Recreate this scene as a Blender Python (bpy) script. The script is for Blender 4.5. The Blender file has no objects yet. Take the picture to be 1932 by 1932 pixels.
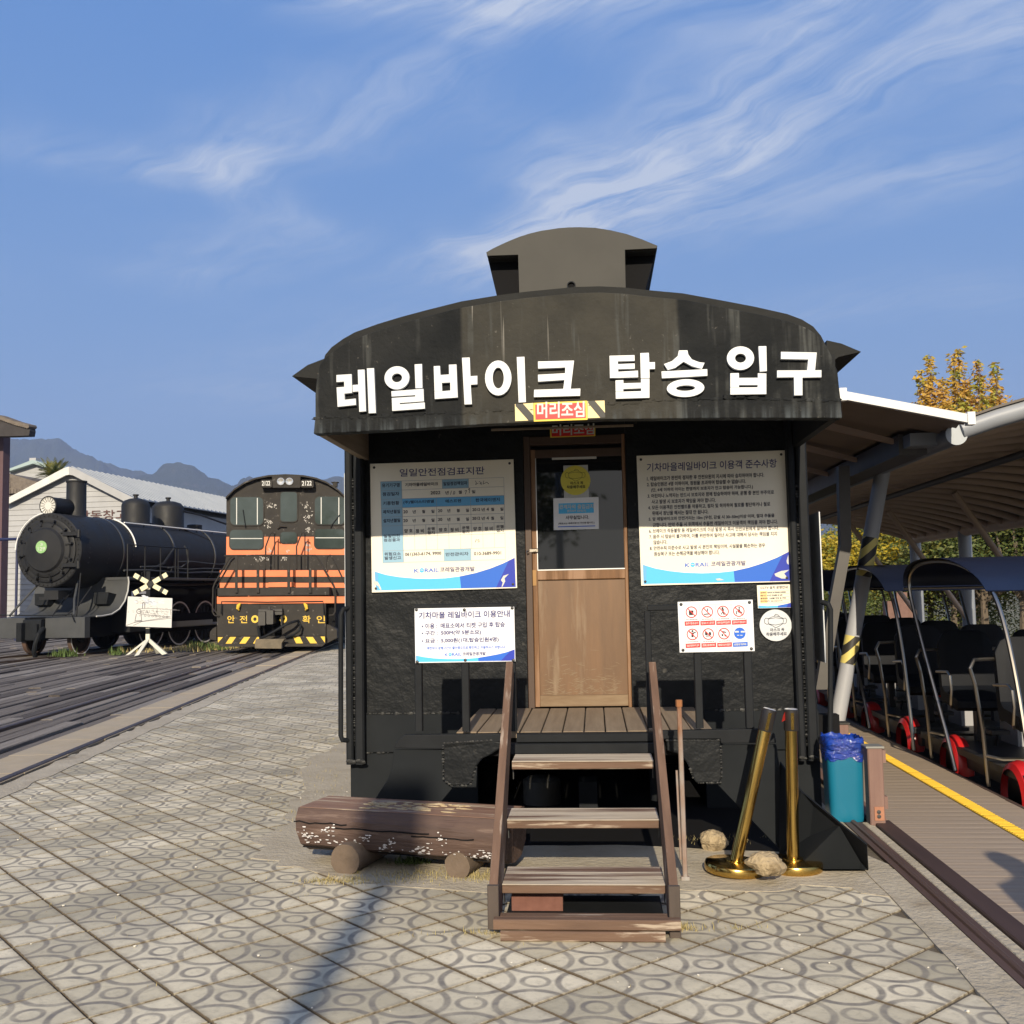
import bpy, math, random
from math import sin, cos, pi, radians, sqrt
from mathutils import Vector, Matrix, noise
random.seed(7)
# ------------------------------------------------------------------ camera
FD = 1935.0; HC = 1.45; PITCH = radians(4.5); ROLL = radians(1.1)
fw = Vector((0, cos(PITCH), sin(PITCH))); up0 = Vector((0, -sin(PITCH), cos(PITCH))); rt0 = Vector((1, 0, 0))
rt = cos(ROLL)*rt0 - sin(ROLL)*up0; up = cos(ROLL)*up0 + sin(ROLL)*rt0
CAMO = Vector((0, 0, HC))
S = bpy.context.scene; COL = S.collection
cam = bpy.data.cameras.new('camera'); camo = bpy.data.objects.new('camera', cam); COL.objects.link(camo)
cam.sensor_width = 36; cam.lens = 36*FD/1932; cam.clip_end = 20000; cam.clip_start = .05
M = Matrix(((rt.x, up.x, -fw.x, 0), (rt.y, up.y, -fw.y, 0), (rt.z, up.z, -fw.z, HC), (0, 0, 0, 1)))
camo.matrix_world = M; S.camera = camo
# ------------------------------------------------------------------ light
SUN_EL = radians(23.8); SUN_AZ = radians(3.0)          # light travels towards +Y, 3 deg to the right
S.view_settings.view_transform = 'Standard'; S.view_settings.look = 'None'
S.view_settings.exposure = .3; S.view_settings.gamma = 1; S.view_settings.use_curve_mapping = False
sd = bpy.data.lights.new('sun', 'SUN'); sd.energy = 5.0; sd.angle = radians(.5); sd.color = (1, .87, .67)
so = bpy.data.objects.new('sun', sd); COL.objects.link(so)
ldir = Vector((sin(SUN_AZ)*cos(SUN_EL), cos(SUN_AZ)*cos(SUN_EL), -sin(SUN_EL)))
so.rotation_euler = ldir.to_track_quat('-Z', 'Y').to_euler(); so.location = (-3, -20, 12)
W = bpy.data.worlds.new('World'); S.world = W; W.use_nodes = True
wn = W.node_tree.nodes; wl = W.node_tree.links; wn.clear()
def WN(t, **k):
    n = wn.new(t)
    for a, b in k.items(): setattr(n, a, b)
    return n
def wmath(op, a, b=None, c=None, clamp=False):
    n = WN('ShaderNodeMath', operation=op, use_clamp=clamp)
    for i, x in enumerate((a, b, c)):
        if x is None: continue
        if isinstance(x, (int, float)): n.inputs[i].default_value = x
        else: wl.new(x, n.inputs[i])
    return n.outputs[0]
sky = WN('ShaderNodeTexSky', sky_type='NISHITA', sun_disc=False)
sky.sun_elevation = SUN_EL; sky.sun_rotation = radians(180)+SUN_AZ; sky.air_density = 1.35; sky.dust_density = .45; sky.ozone_density = 3.0; sky.altitude = 100
tc = WN('ShaderNodeTexCoord'); sp = WN('ShaderNodeSeparateXYZ'); wl.new(tc.outputs['Generated'], sp.inputs[0])
zc = wmath('MAXIMUM', sp.outputs[2], .03)
cx = wmath('DIVIDE', sp.outputs[0], zc); cy = wmath('DIVIDE', sp.outputs[1], zc)   # point on a flat cloud layer
cb = WN('ShaderNodeCombineXYZ'); wl.new(cx, cb.inputs[0]); wl.new(cy, cb.inputs[1])
warp = WN('ShaderNodeTexNoise'); warp.inputs['Scale'].default_value = 1.6; warp.inputs['Detail'].default_value = 3
wl.new(cb.outputs[0], warp.inputs['Vector'])
wsub = WN('ShaderNodeVectorMath', operation='SUBTRACT'); wl.new(warp.outputs['Color'], wsub.inputs[0]); wsub.inputs[1].default_value = (.5, .5, .5)
wsc = WN('ShaderNodeVectorMath', operation='SCALE'); wl.new(wsub.outputs[0], wsc.inputs[0]); wsc.inputs['Scale'].default_value = .55
wad = WN('ShaderNodeVectorMath', operation='ADD'); wl.new(cb.outputs[0], wad.inputs[0]); wl.new(wsc.outputs[0], wad.inputs[1])
mr_ = WN('ShaderNodeMapping'); mr_.inputs['Rotation'].default_value = (0, 0, radians(50)); wl.new(wad.outputs[0], mr_.inputs['Vector'])
mp = WN('ShaderNodeMapping'); mp.inputs['Scale'].default_value = (1.0, 6.5, 1); wl.new(mr_.outputs[0], mp.inputs['Vector'])
n1 = WN('ShaderNodeTexNoise'); n1.inputs['Scale'].default_value = 1.6; n1.inputs['Detail'].default_value = 9; n1.inputs['Roughness'].default_value = .62
wl.new(mp.outputs[0], n1.inputs['Vector'])
n2 = WN('ShaderNodeTexNoise'); n2.inputs['Scale'].default_value = 5.5; n2.inputs['Detail'].default_value = 8; n2.inputs['Roughness'].default_value = .6
wl.new(wad.outputs[0], n2.inputs['Vector'])
# cirrus bands: soft segments on the cloud layer (x/z, y/z), half width, strength
def cl(x, y): # display pixel -> cloud layer point
    d = fw*FD + rt*(x-966) - up*(y-966); return d.x/d.z, d.y/d.z
bands = [((960, 450), (1932, 60), .16, .75), ((1010, 400), (1650, -40), .13, .7), ((950, 500), (1800, 330), .20, .5),
         ((860, 520), (1300, 300), .22, .35), ((700, -60), (1180, -20), .16, .9), ((880, 90), (960, 10), .09, .6),
         ((420, 330), (790, 190), .13, .5), ((160, 300), (420, 330), .13, .3), ((360, 520), (520, 450), .22, .36),
         ((430, 250), (470, 400), .12, .22), ((1020, 250), (1150, 330), .12, .35), ((480, 740), (800, 640), .5, .3),
         ((1180, 620), (1800, 560), .3, .22), ((-900, 300), (-300, 500), .3, .5), ((2300, 100), (2900, 400), .3, .5)]
wsx = WN('ShaderNodeSeparateXYZ'); wl.new(wad.outputs[0], wsx.inputs[0])
msum = None
for (p, q, hw, st) in bands:
    ax, ay = cl(*p); bx, by = cl(*q); dx, dy = bx-ax, by-ay; L2 = dx*dx+dy*dy
    px = wmath('SUBTRACT', wsx.outputs[0], ax); py = wmath('SUBTRACT', wsx.outputs[1], ay)
    t = wmath('MULTIPLY_ADD', px, dx/L2, wmath('MULTIPLY', py, dy/L2), clamp=True)
    ex = wmath('MULTIPLY_ADD', t, -dx, px); ey = wmath('MULTIPLY_ADD', t, -dy, py)
    d2 = wmath('MULTIPLY_ADD', ex, ex, wmath('MULTIPLY', ey, ey))
    g = wmath('POWER', 2.718, wmath('MULTIPLY', d2, -1/(hw*hw)))
    g = wmath('MULTIPLY', g, st)
    msum = g if msum is None else wmath('ADD', msum, g)
nn = wmath('MULTIPLY_ADD', n1.outputs[0], 1.0, wmath('MULTIPLY', n2.outputs[0], .45))
n3 = WN('ShaderNodeTexNoise'); n3.inputs['Scale'].default_value = 7; n3.inputs['Detail'].default_value = 6; n3.inputs['Roughness'].default_value = .7; wl.new(mp.outputs[0], n3.inputs['Vector'])
nn = wmath('MULTIPLY_ADD', n3.outputs[0], .35, nn)
nn = wmath('MULTIPLY_ADD', nn, 2.8, -1.95, clamp=True)
den = wmath('MULTIPLY', msum, wmath('MULTIPLY_ADD', nn, .85, .12), clamp=True)
den = wmath('MULTIPLY', den, .86)
mixc = WN('ShaderNodeMix', data_type='RGBA'); wl.new(den, mixc.inputs[0])
hsv = WN('ShaderNodeHueSaturation'); hsv.inputs['Saturation'].default_value = 1.0; hsv.inputs['Value'].default_value = 1.0
# autumn air: pale blue towards the horizon, deeper blue overhead, the same all round
rampf = wmath('POWER', wmath('MAXIMUM', sp.outputs[2], 0.), .75, clamp=True)
grad = WN('ShaderNodeMix', data_type='RGBA'); wl.new(rampf, grad.inputs[0]); grad.inputs[6].default_value = (2.25, 4.45, 8.0, 1); grad.inputs[7].default_value = (.05, 2.05, 7.7, 1)
sk2 = WN('ShaderNodeMix', data_type='RGBA'); sk2.inputs[0].default_value = .8; wl.new(sky.outputs[0], sk2.inputs[6]); wl.new(grad.outputs[2], sk2.inputs[7])
# whiter haze glow on the sun's side of the sky
sdv = WN('ShaderNodeVectorMath', operation='DOT_PRODUCT'); wl.new(tc.outputs['Generated'], sdv.inputs[0]); sdv.inputs[1].default_value = tuple(-ldir)
glow = wmath('MULTIPLY', wmath('POWER', wmath('MULTIPLY_ADD', sdv.outputs['Value'], .5, .5, clamp=True), 5.0), .8)
sk3 = WN('ShaderNodeMix', data_type='RGBA'); wl.new(glow, sk3.inputs[0]); wl.new(sk2.outputs[2], sk3.inputs[6]); sk3.inputs[7].default_value = (12.5, 11.5, 10.0, 1)
wl.new(sk3.outputs[2], hsv.inputs['Color']); wl.new(hsv.outputs[0], mixc.inputs[6])
mixc.inputs[7].default_value = (7.2, 7.9, 9.2, 1)
bg = WN('ShaderNodeBackground'); bg.inputs['Strength'].default_value = .075; wl.new(mixc.outputs[2], bg.inputs[0])
wo = WN('ShaderNodeOutputWorld'); wl.new(bg.outputs[0], wo.inputs[0])

# ------------------------------------------------------------------ frames and picking
class Frame:
    def __init__(s, deg, ox=0., oy=0., oz=0.):
        a = radians(deg); s.a = a; s.o = Vector((ox, oy, oz)); s.u = Vector((cos(a), -sin(a), 0)); s.v = Vector((sin(a), cos(a), 0))
    def w(s, p): return s.o + s.u*p[0] + s.v*p[1] + Vector((0, 0, p[2]))
    def loc(s, P): d = Vector(P)-s.o; return Vector((d.dot(s.u), d.dot(s.v), d.z))
def ray(x, y): return fw*FD + rt*(x-966) - up*(y-966)
def BP(F, x, y, v):          # where the sight line through display pixel (x, y) meets the plane v of frame F
    d = ray(x, y); t = (v-(CAMO-F.o).dot(F.v))/d.dot(F.v); return F.loc(CAMO+d*t)
def GP(F, x, y, z=0.):
    d = ray(x, y); t = (z-HC)/d.z; return F.loc(CAMO+d*t)
CR = dict(a=(0, 1200, 2.414), b=(600, 1350, 3.22), c=(860, 850, 2.3), d=(1650, 850, 2.034), e=(1050, 1300, 2.76),
          f=(1500, 1200, 1.84), g=(1850, 1280, 2.683), h=(2380, 950, 2.576), i=(2400, 1550, 2.415), j=(2400, 2050, 1.984),
          k=(1400, 1900, 2.146), l=(850, 2250, 2.972), m=(1900, 1950, 2.576), n=(980, 1950, 3.39), o=(1400, 640, 3.22))
def K(c, x, y): a = CR[c]; return ((a[0]+x/a[2])/1.56522, (a[1]+y/a[2])/1.56522)
def KB(F, c, x, y, v): return BP(F, *K(c, x, y), v)
def PX(F, c, pts, v): return [(q.x, q.z) for q in (BP(F, *(K(c, *p) if c else p), v) for p in pts)]
WF = Frame(0); BF = Frame(4.5); LF = Frame(-3.4)

# ------------------------------------------------------------------ mesh builder
class MB:
    def __init__(s): s.V = []; s.F = []
    def add(s, V, F): n = len(s.V); s.V += [tuple(v) for v in V]; s.F += [tuple(i+n for i in f) for f in F]; return s
    def box(s, x0, x1, y0, y1, z0, z1):
        return s.add([(x0,y0,z0),(x1,y0,z0),(x1,y1,z0),(x0,y1,z0),(x0,y0,z1),(x1,y0,z1),(x1,y1,z1),(x0,y1,z1)],
            [(0,3,2,1),(4,5,6,7),(0,1,5,4),(1,2,6,5),(2,3,7,6),(3,0,4,7)])
    def hexa(s, b, t): return s.add(list(b)+list(t), [(3,2,1,0),(4,5,6,7),(0,1,5,4),(1,2,6,5),(2,3,7,6),(3,0,4,7)])
    def bbox(s, x0, x1, y0, y1, z0, z1, c=.01):      # box with chamfered long edges along its longest axis and end caps
        L = (x1-x0, y1-y0, z1-z0); ax = L.index(max(L))
        lo = [(x0,x1),(y0,y1),(z0,z1)]; o = [i for i in range(3) if i != ax]
        (a0,a1),(b0,b1) = lo[o[0]], lo[o[1]]; c = min(c, (a1-a0)*.4, (b1-b0)*.4)
        ring = [(a0+c,b0),(a1-c,b0),(a1,b0+c),(a1,b1-c),(a1-c,b1),(a0+c,b1),(a0,b1-c),(a0,b0+c)]
        V = []
        for e in lo[ax]:
            for r in ring:
                p = [0,0,0]; p[ax] = e; p[o[0]] = r[0]; p[o[1]] = r[1]; V.append(p)
        F = [(i,(i+1)%8,8+(i+1)%8,8+i) for i in range(8)]+[tuple(range(7,-1,-1)), tuple(range(8,16))]
        if ax == 1: F = [tuple(reversed(f)) for f in F]
        return s.add(V, F)
    def prism(s, poly, v0, v1):                       # poly of (u, z), clockwise or not
        n = len(poly); ar = sum(poly[i][0]*poly[(i+1)%n][1]-poly[(i+1)%n][0]*poly[i][1] for i in range(n))
        if ar < 0: poly = poly[::-1]
        V = [(p[0],v0,p[1]) for p in poly]+[(p[0],v1,p[1]) for p in poly]
        return s.add(V, [tuple(range(n)), tuple(range(2*n-1,n-1,-1))]+[(i,n+i,n+(i+1)%n,(i+1)%n) for i in range(n)])
    def extr(s, poly, ax, a0, a1):                    # prism along x (poly of (y,z)) or z (poly of (x,y))
        n = len(poly); mk = (lambda p,a:(a,p[0],p[1])) if ax == 0 else (lambda p,a:(p[0],p[1],a))
        V = [mk(p,a0) for p in poly]+[mk(p,a1) for p in poly]
        return s.add(V, [tuple(range(n-1,-1,-1)), tuple(range(n,2*n))]+[(i,(i+1)%n,n+(i+1)%n,n+i) for i in range(n)])
    def sheet(s, poly, v):                            # flat print on plane v facing the viewer
        n = len(poly); ar = sum(poly[i][0]*poly[(i+1)%n][1]-poly[(i+1)%n][0]*poly[i][1] for i in range(n))
        if ar < 0: poly = poly[::-1]
        return s.add([(p[0],v,p[1]) for p in poly], [tuple(range(n))])
    def ring(s, c, ro, ri, v0, v1=None, n=28):        # elliptic ring in the (u, z) plane; ro, ri are (ru, rz)
        V = []
        vs = [v0] if v1 is None else [v0, v1]
        for v in vs:
            for r in (ro, ri):
                V += [(c[0]+r[0]*cos(2*pi*i/n), v, c[1]+r[1]*sin(2*pi*i/n)) for i in range(n)]
        F = [(i,(i+1)%n,n+(i+1)%n,n+i) for i in range(n)]
        if v1 is not None:
            F += [(2*n+(i+1)%n,2*n+i,3*n+i,3*n+(i+1)%n) for i in range(n)]
            F += [((i+1)%n,i,2*n+i,2*n+(i+1)%n) for i in range(n)]
            F += [(n+i,n+(i+1)%n,3*n+(i+1)%n,3*n+i) for i in range(n)]
        return s.add(V, F)
    def disc(s, c, r, v, n=28):
        if not isinstance(r, tuple): r = (r, r)
        return s.add([(c[0]+r[0]*cos(2*pi*i/n), v, c[1]+r[1]*sin(2*pi*i/n)) for i in range(n)], [tuple(range(n))])
    def cyl(s, p, q, r, r2=None, n=12, caps=True):
        p = Vector(p); q = Vector(q); r2 = r if r2 is None else r2; d = (q-p).normalized()
        a = d.orthogonal().normalized(); b = d.cross(a)
        V = [p+a*r*cos(2*pi*i/n)+b*r*sin(2*pi*i/n) for i in range(n)]+[q+a*r2*cos(2*pi*i/n)+b*r2*sin(2*pi*i/n) for i in range(n)]
        F = [(i,(i+1)%n,n+(i+1)%n,n+i) for i in range(n)]
        if caps: F += [tuple(range(n-1,-1,-1)), tuple(range(n,2*n))]
        return s.add(V, F)
    def tube(s, pts, r, n=8, closed=False):
        P = [Vector(p) for p in pts]; m = len(P); V = []; a = None
        for i in range(m):
            if closed: d = P[(i+1)%m]-P[i-1]
            else: d = P[min(i+1,m-1)]-P[max(i-1,0)]
            d.normalize()
            if a is None: a = d.orthogonal().normalized()
            a = (a-d*a.dot(d)).normalized(); b = d.cross(a); rr = r[i] if isinstance(r, (list,tuple)) else r
            V += [P[i]+a*rr*cos(2*pi*k/n)+b*rr*sin(2*pi*k/n) for k in range(n)]
        F = []
        for i in range(m if closed else m-1):
            j = (i+1)%m
            F += [(i*n+k,i*n+(k+1)%n,j*n+(k+1)%n,j*n+k) for k in range(n)]
        if not closed: F += [tuple(range(n-1,-1,-1)), tuple(range((m-1)*n,m*n))]
        return s.add(V, F)
    def lathe(s, prof, c=(0,0,0), ax=(0,0,1), n=24, caps=True):   # prof: (r, h)
        d = Vector(ax).normalized(); a = d.orthogonal().normalized(); b = d.cross(a); c = Vector(c); V = []
        for r, h in prof: V += [c+d*h+a*r*cos(2*pi*k/n)+b*r*sin(2*pi*k/n) for k in range(n)]
        F = []
        for i in range(len(prof)-1): F += [(i*n+k,i*n+(k+1)%n,(i+1)*n+(k+1)%n,(i+1)*n+k) for k in range(n)]
        if caps and prof[0][0] > 1e-5: F.append(tuple(range(n-1,-1,-1)))
        if caps and prof[-1][0] > 1e-5: F.append(tuple(range((len(prof)-1)*n, len(prof)*n)))
        return s.add(V, F)
    def blob(s, c, r, amp=.2, fr=2., seed=0, nu=14, nv=9):
        V = []; 
        for j in range(nv+1):
            th = pi*j/nv
            for i in range(nu):
                ph = 2*pi*i/nu; d = Vector((sin(th)*cos(ph), sin(th)*sin(ph), cos(th)))
                k = 1+amp*noise.noise(d*fr+Vector((seed*3.1,seed*1.7,0)))+amp*.4*noise.noise(d*fr*3+Vector((seed,0,9)))
                V.append((c[0]+r[0]*d.x*k, c[1]+r[1]*d.y*k, c[2]+r[2]*d.z*k))
        F = [(j*nu+i,(j+1)*nu+i,(j+1)*nu+(i+1)%nu,j*nu+(i+1)%nu) for j in range(nv) for i in range(nu)]
        return s.add(V, F)
    def mesh(s, name, m, base=(0,0,0), smooth=False):
        me = bpy.data.meshes.new(name); bx, by, bz = base
        me.from_pydata([(v[0]-bx, v[1]-by, v[2]-bz) for v in s.V], [], s.F); me.validate(); me.update()
        if m: me.materials.append(m)
        if smooth:
            me.shade_smooth()
            me.set_sharp_from_angle(angle=radians(40 if smooth is True else smooth))
        return me
def link(name, me, parent=None):
    o = bpy.data.objects.new(name, me); COL.objects.link(o)
    if parent: o.parent = parent
    return o
class Thing:
    def __init__(s, name, label, cat, F=WF, base=(0,0,0), group=None, tilt=None):
        o = bpy.data.objects.new(name, None); COL.objects.link(o); o.empty_display_size = .1
        o.location = F.w(base); o.rotation_euler = (0, 0, -F.a); o['label'] = label; o['category'] = cat
        if group: o['group'] = group
        s.o = o; s.base = base; s.F = F
    def part(s, name, mb, m, parent=None, smooth=False, label=None, stuff=False, bevel=0):
        o = link(name, mb.mesh(name, m, s.base, smooth), parent or s.o)
        if label: o['label'] = label
        if stuff or any(k in name for k in ('lettering', 'lines', 'handwriting', 'drawing', 'pictograms')): o['kind'] = 'stuff'
        if bevel:
            b = o.modifiers.new('bevel', 'BEVEL'); b.width = bevel; b.segments = 2; b.limit_method = 'ANGLE'; b.angle_limit = radians(40)
        return o
def single(name, mb, m, label, cat, F=WF, base=(0,0,0), group=None, smooth=False):
    o = link(name, mb.mesh(name, m, base, smooth)); o.location = F.w(base); o.rotation_euler = (0, 0, -F.a)
    o['label'] = label; o['category'] = cat
    if group: o['group'] = group
    return o
def struct(name, mb, m, F=WF, smooth=False, kind='structure'):
    o = link(name, mb.mesh(name, m, (0,0,0), smooth)); o.location = F.o; o.rotation_euler = (0, 0, -F.a); o['kind'] = kind; return o
def copy_thing(root, loc, rotz=None, label=None):
    r = root.copy(); COL.objects.link(r); r.location = loc
    if rotz is not None: r.rotation_euler = (0, 0, rotz)
    if label: r['label'] = label
    for ch in list(root.children):
        c = ch.copy(); COL.objects.link(c); c.parent = r
        for g in list(ch.children):
            d = g.copy(); COL.objects.link(d); d.parent = c
    return r
def grow(F, o=0): pass

# ------------------------------------------------------------------ materials
def lin(c): return (c[0], c[1], c[2], 1)
def mat(name, c1, c2=None, scale=4., stretch=(1,1,1), rough=.7, metal=0., bump=0., bscale=None, spec=.5, contrast=1., detail=6,
        rough2=None, dist=.01, c3=None, s3=1.2, t3=(.5,.65), bst=None, coat=0, pos=False):
    m = bpy.data.materials.new(name); m.use_nodes = True; N = m.node_tree.nodes; L = m.node_tree.links
    b = N['Principled BSDF']; b.inputs['Roughness'].default_value = rough; b.inputs['Metallic'].default_value = metal
    b.inputs['Specular IOR Level'].default_value = spec; b.inputs['Base Color'].default_value = lin(c1); b.inputs['Coat Weight'].default_value = coat
    if c2 is None and not bump: return m
    if pos: v = N.new('ShaderNodeNewGeometry').outputs['Position']
    else: v = N.new('ShaderNodeTexCoord').outputs['Object']
    def nz(sc, st, det=detail):
        mpn = N.new('ShaderNodeMapping'); mpn.inputs['Scale'].default_value = st; L.new(v, mpn.inputs['Vector'])
        n = N.new('ShaderNodeTexNoise'); n.inputs['Scale'].default_value = sc; n.inputs['Detail'].default_value = det; n.inputs['Roughness'].default_value = .6
        L.new(mpn.outputs[0], n.inputs['Vector']); return n.outputs[0]
    if c2 is not None:
        n = nz(scale, stretch); r = N.new('ShaderNodeMapRange'); w = .22/contrast
        r.inputs[1].default_value = .5-w; r.inputs[2].default_value = .5+w; L.new(n, r.inputs[0])
        mx = N.new('ShaderNodeMix'); mx.data_type = 'RGBA'; L.new(r.outputs[0], mx.inputs[0]); mx.inputs[6].default_value = lin(c1); mx.inputs[7].default_value = lin(c2)
        out = mx.outputs[2]
        if c3 is not None:
            n3 = nz(s3, stretch); r3 = N.new('ShaderNodeMapRange'); r3.inputs[1].default_value = t3[0]; r3.inputs[2].default_value = t3[1]; L.new(n3, r3.inputs[0])
            m3 = N.new('ShaderNodeMix'); m3.data_type = 'RGBA'; L.new(r3.outputs[0], m3.inputs[0]); L.new(out, m3.inputs[6]); m3.inputs[7].default_value = lin(c3); out = m3.outputs[2]
        L.new(out, b.inputs['Base Color'])
        if rough2 is not None:
            rr = N.new('ShaderNodeMapRange'); L.new(n, rr.inputs[0]); rr.inputs[1].default_value = .3; rr.inputs[2].default_value = .7
            rr.inputs[3].default_value = rough; rr.inputs[4].default_value = rough2; L.new(rr.outputs[0], b.inputs['Roughness'])
    if bump:
        nb = nz(bscale or scale*3, bst or stretch, 5); bp = N.new('ShaderNodeBump'); bp.inputs['Strength'].default_value = bump; bp.inputs['Distance'].default_value = dist
        L.new(nb, bp.inputs['Height']); L.new(bp.outputs[0], b.inputs['Normal'])
    return m
BLK = mat('black_paint', (.0085,.0098,.0115), (.0135,.0150,.0168), 2.2, rough=.5, bump=.85, bscale=2.6, dist=.05, spec=.13, c3=(.05,.048,.044), s3=14, t3=(.66,.72))  # sparse pale chips, coloured brighter to paint in highlights
BLKF = mat('fascia_paint', (.013,.0138,.0142), (.022,.0225,.022), 1.6, rough=.68, bump=.6, bscale=6, dist=.02, spec=.12)
BLK2 = mat('black_steel', (.0085,.0098,.0118), (.014,.0158,.0185), 6, rough=.66, spec=.16, bump=.15, bscale=30, dist=.004)
DGREY = mat('dark_grey_panel', (.0105,.0125,.0148), (.0155,.0178,.0205), 3, rough=.75, spec=.12, bump=.1, bscale=12)
GREYP = mat('weathered_grey_paint', (.042,.041,.0375), (.053,.051,.046), 3, rough=.6, spec=.2, bump=.1, bscale=20, dist=.004)
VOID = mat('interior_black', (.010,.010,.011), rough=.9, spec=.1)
WHITE = mat('white_acrylic', (.60,.63,.66), (.55,.57,.59), 5, rough=.35, spec=.4)
BOARD = mat('sign_board_cream', (.76,.715,.60), (.80,.755,.65), 2, rough=.3, spec=.4)
BOARDW = mat('sign_board_white', (.72,.73,.76), (.68,.69,.72), 3, rough=.3, spec=.4)
def flat(n, c, r=.45): return mat(n, c, rough=r, spec=.3)
NAVY = flat('print_navy', (.02,.022,.15)); PBLUE = flat('print_blue', (.02,.12,.55)); PLBLUE = flat('print_light_blue', (.08,.45,.80)); PDBLUE = flat('print_deep_blue', (.02,.04,.38))
PCELL = flat('print_cell_blue', (.25,.42,.55)); PCELL2 = flat('print_cell_mid_blue', (.12,.38,.66)); PTEXT = flat('print_dark', (.02,.02,.045)); PGREY = flat('print_grey', (.30,.32,.36))
PRED = flat('print_red', (.62,.03,.03)); PYEL = flat('print_yellow', (.80,.58,.06)); PTAN = flat('print_tan', (.75,.60,.30)); PBLK = flat('print_black', (.02,.02,.02)); PWHT = flat('print_white', (.55,.55,.53))
RUST = mat('rusty_steel', (.20,.085,.035), (.32,.33,.32), 5, stretch=(1,1,.35), rough=.75, contrast=1.6)
BOLT = mat('bolt_steel', (.06,.06,.06), rough=.5, metal=.6)
CHROME = mat('stainless_tube', (.40,.36,.30), rough=.3, metal=1)
WOODP = mat('worn_brown_wood', (.088,.050,.032), (.15,.088,.056), 7, stretch=(.3,3,3), rough=.75, bump=.5, bscale=26, bst=(.3,3,3), dist=.005, c3=(.34,.275,.21), s3=9, t3=(.54,.62))
WOODPV = mat('worn_brown_wood_stringer', (.088,.050,.032), (.155,.092,.060), 7, stretch=(3,.4,.4), rough=.75, bump=.5, bscale=26, bst=(3,.4,.4), dist=.005, c3=(.30,.24,.19), s3=9, t3=(.55,.68))
TREAD = mat('worn_tread_wood', (.38,.32,.25), (.56,.49,.39), 6, stretch=(.25,4,4), rough=.85, bump=.8, bscale=22, bst=(.25,4,4), dist=.008, c3=(.13,.075,.055), s3=2.5, t3=(.52,.62))
DECKW = mat('deck_board_wood', (.17,.125,.085), (.24,.185,.13), 8, stretch=(4,.25,4), rough=.8, bump=.4, bscale=26, bst=(4,.25,4), dist=.004)
DOORW = mat('door_wood', (.105,.048,.016), (.19,.088,.030), 6, stretch=(4,4,.35), rough=.65, bump=.25, bscale=20, bst=(4,4,.3), dist=.004, c3=(.26,.15,.085), s3=3, t3=(.45,.62))
GLASSD = mat('dark_window_glass', (.008,.009,.010), rough=.03, spec=.6)
GOLD = mat('polished_brass', (.62,.42,.12), (.55,.36,.10), 4, rough=.09, metal=1, bump=.02, bscale=3, rough2=.28, contrast=1.5)
STONE = mat('sandstone_rock', (.42,.33,.20), (.30,.23,.14), 9, rough=.9, bump=1., bscale=26, dist=.03, c3=(.16,.115,.06), s3=7, t3=(.56,.66))
CONC = mat('rough_concrete', (.32,.275,.20), (.44,.39,.30), 3, rough=.9, bump=.8, bscale=30, dist=.015, c3=(.20,.155,.10), s3=1.5, t3=(.58,.72), pos=True)
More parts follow.
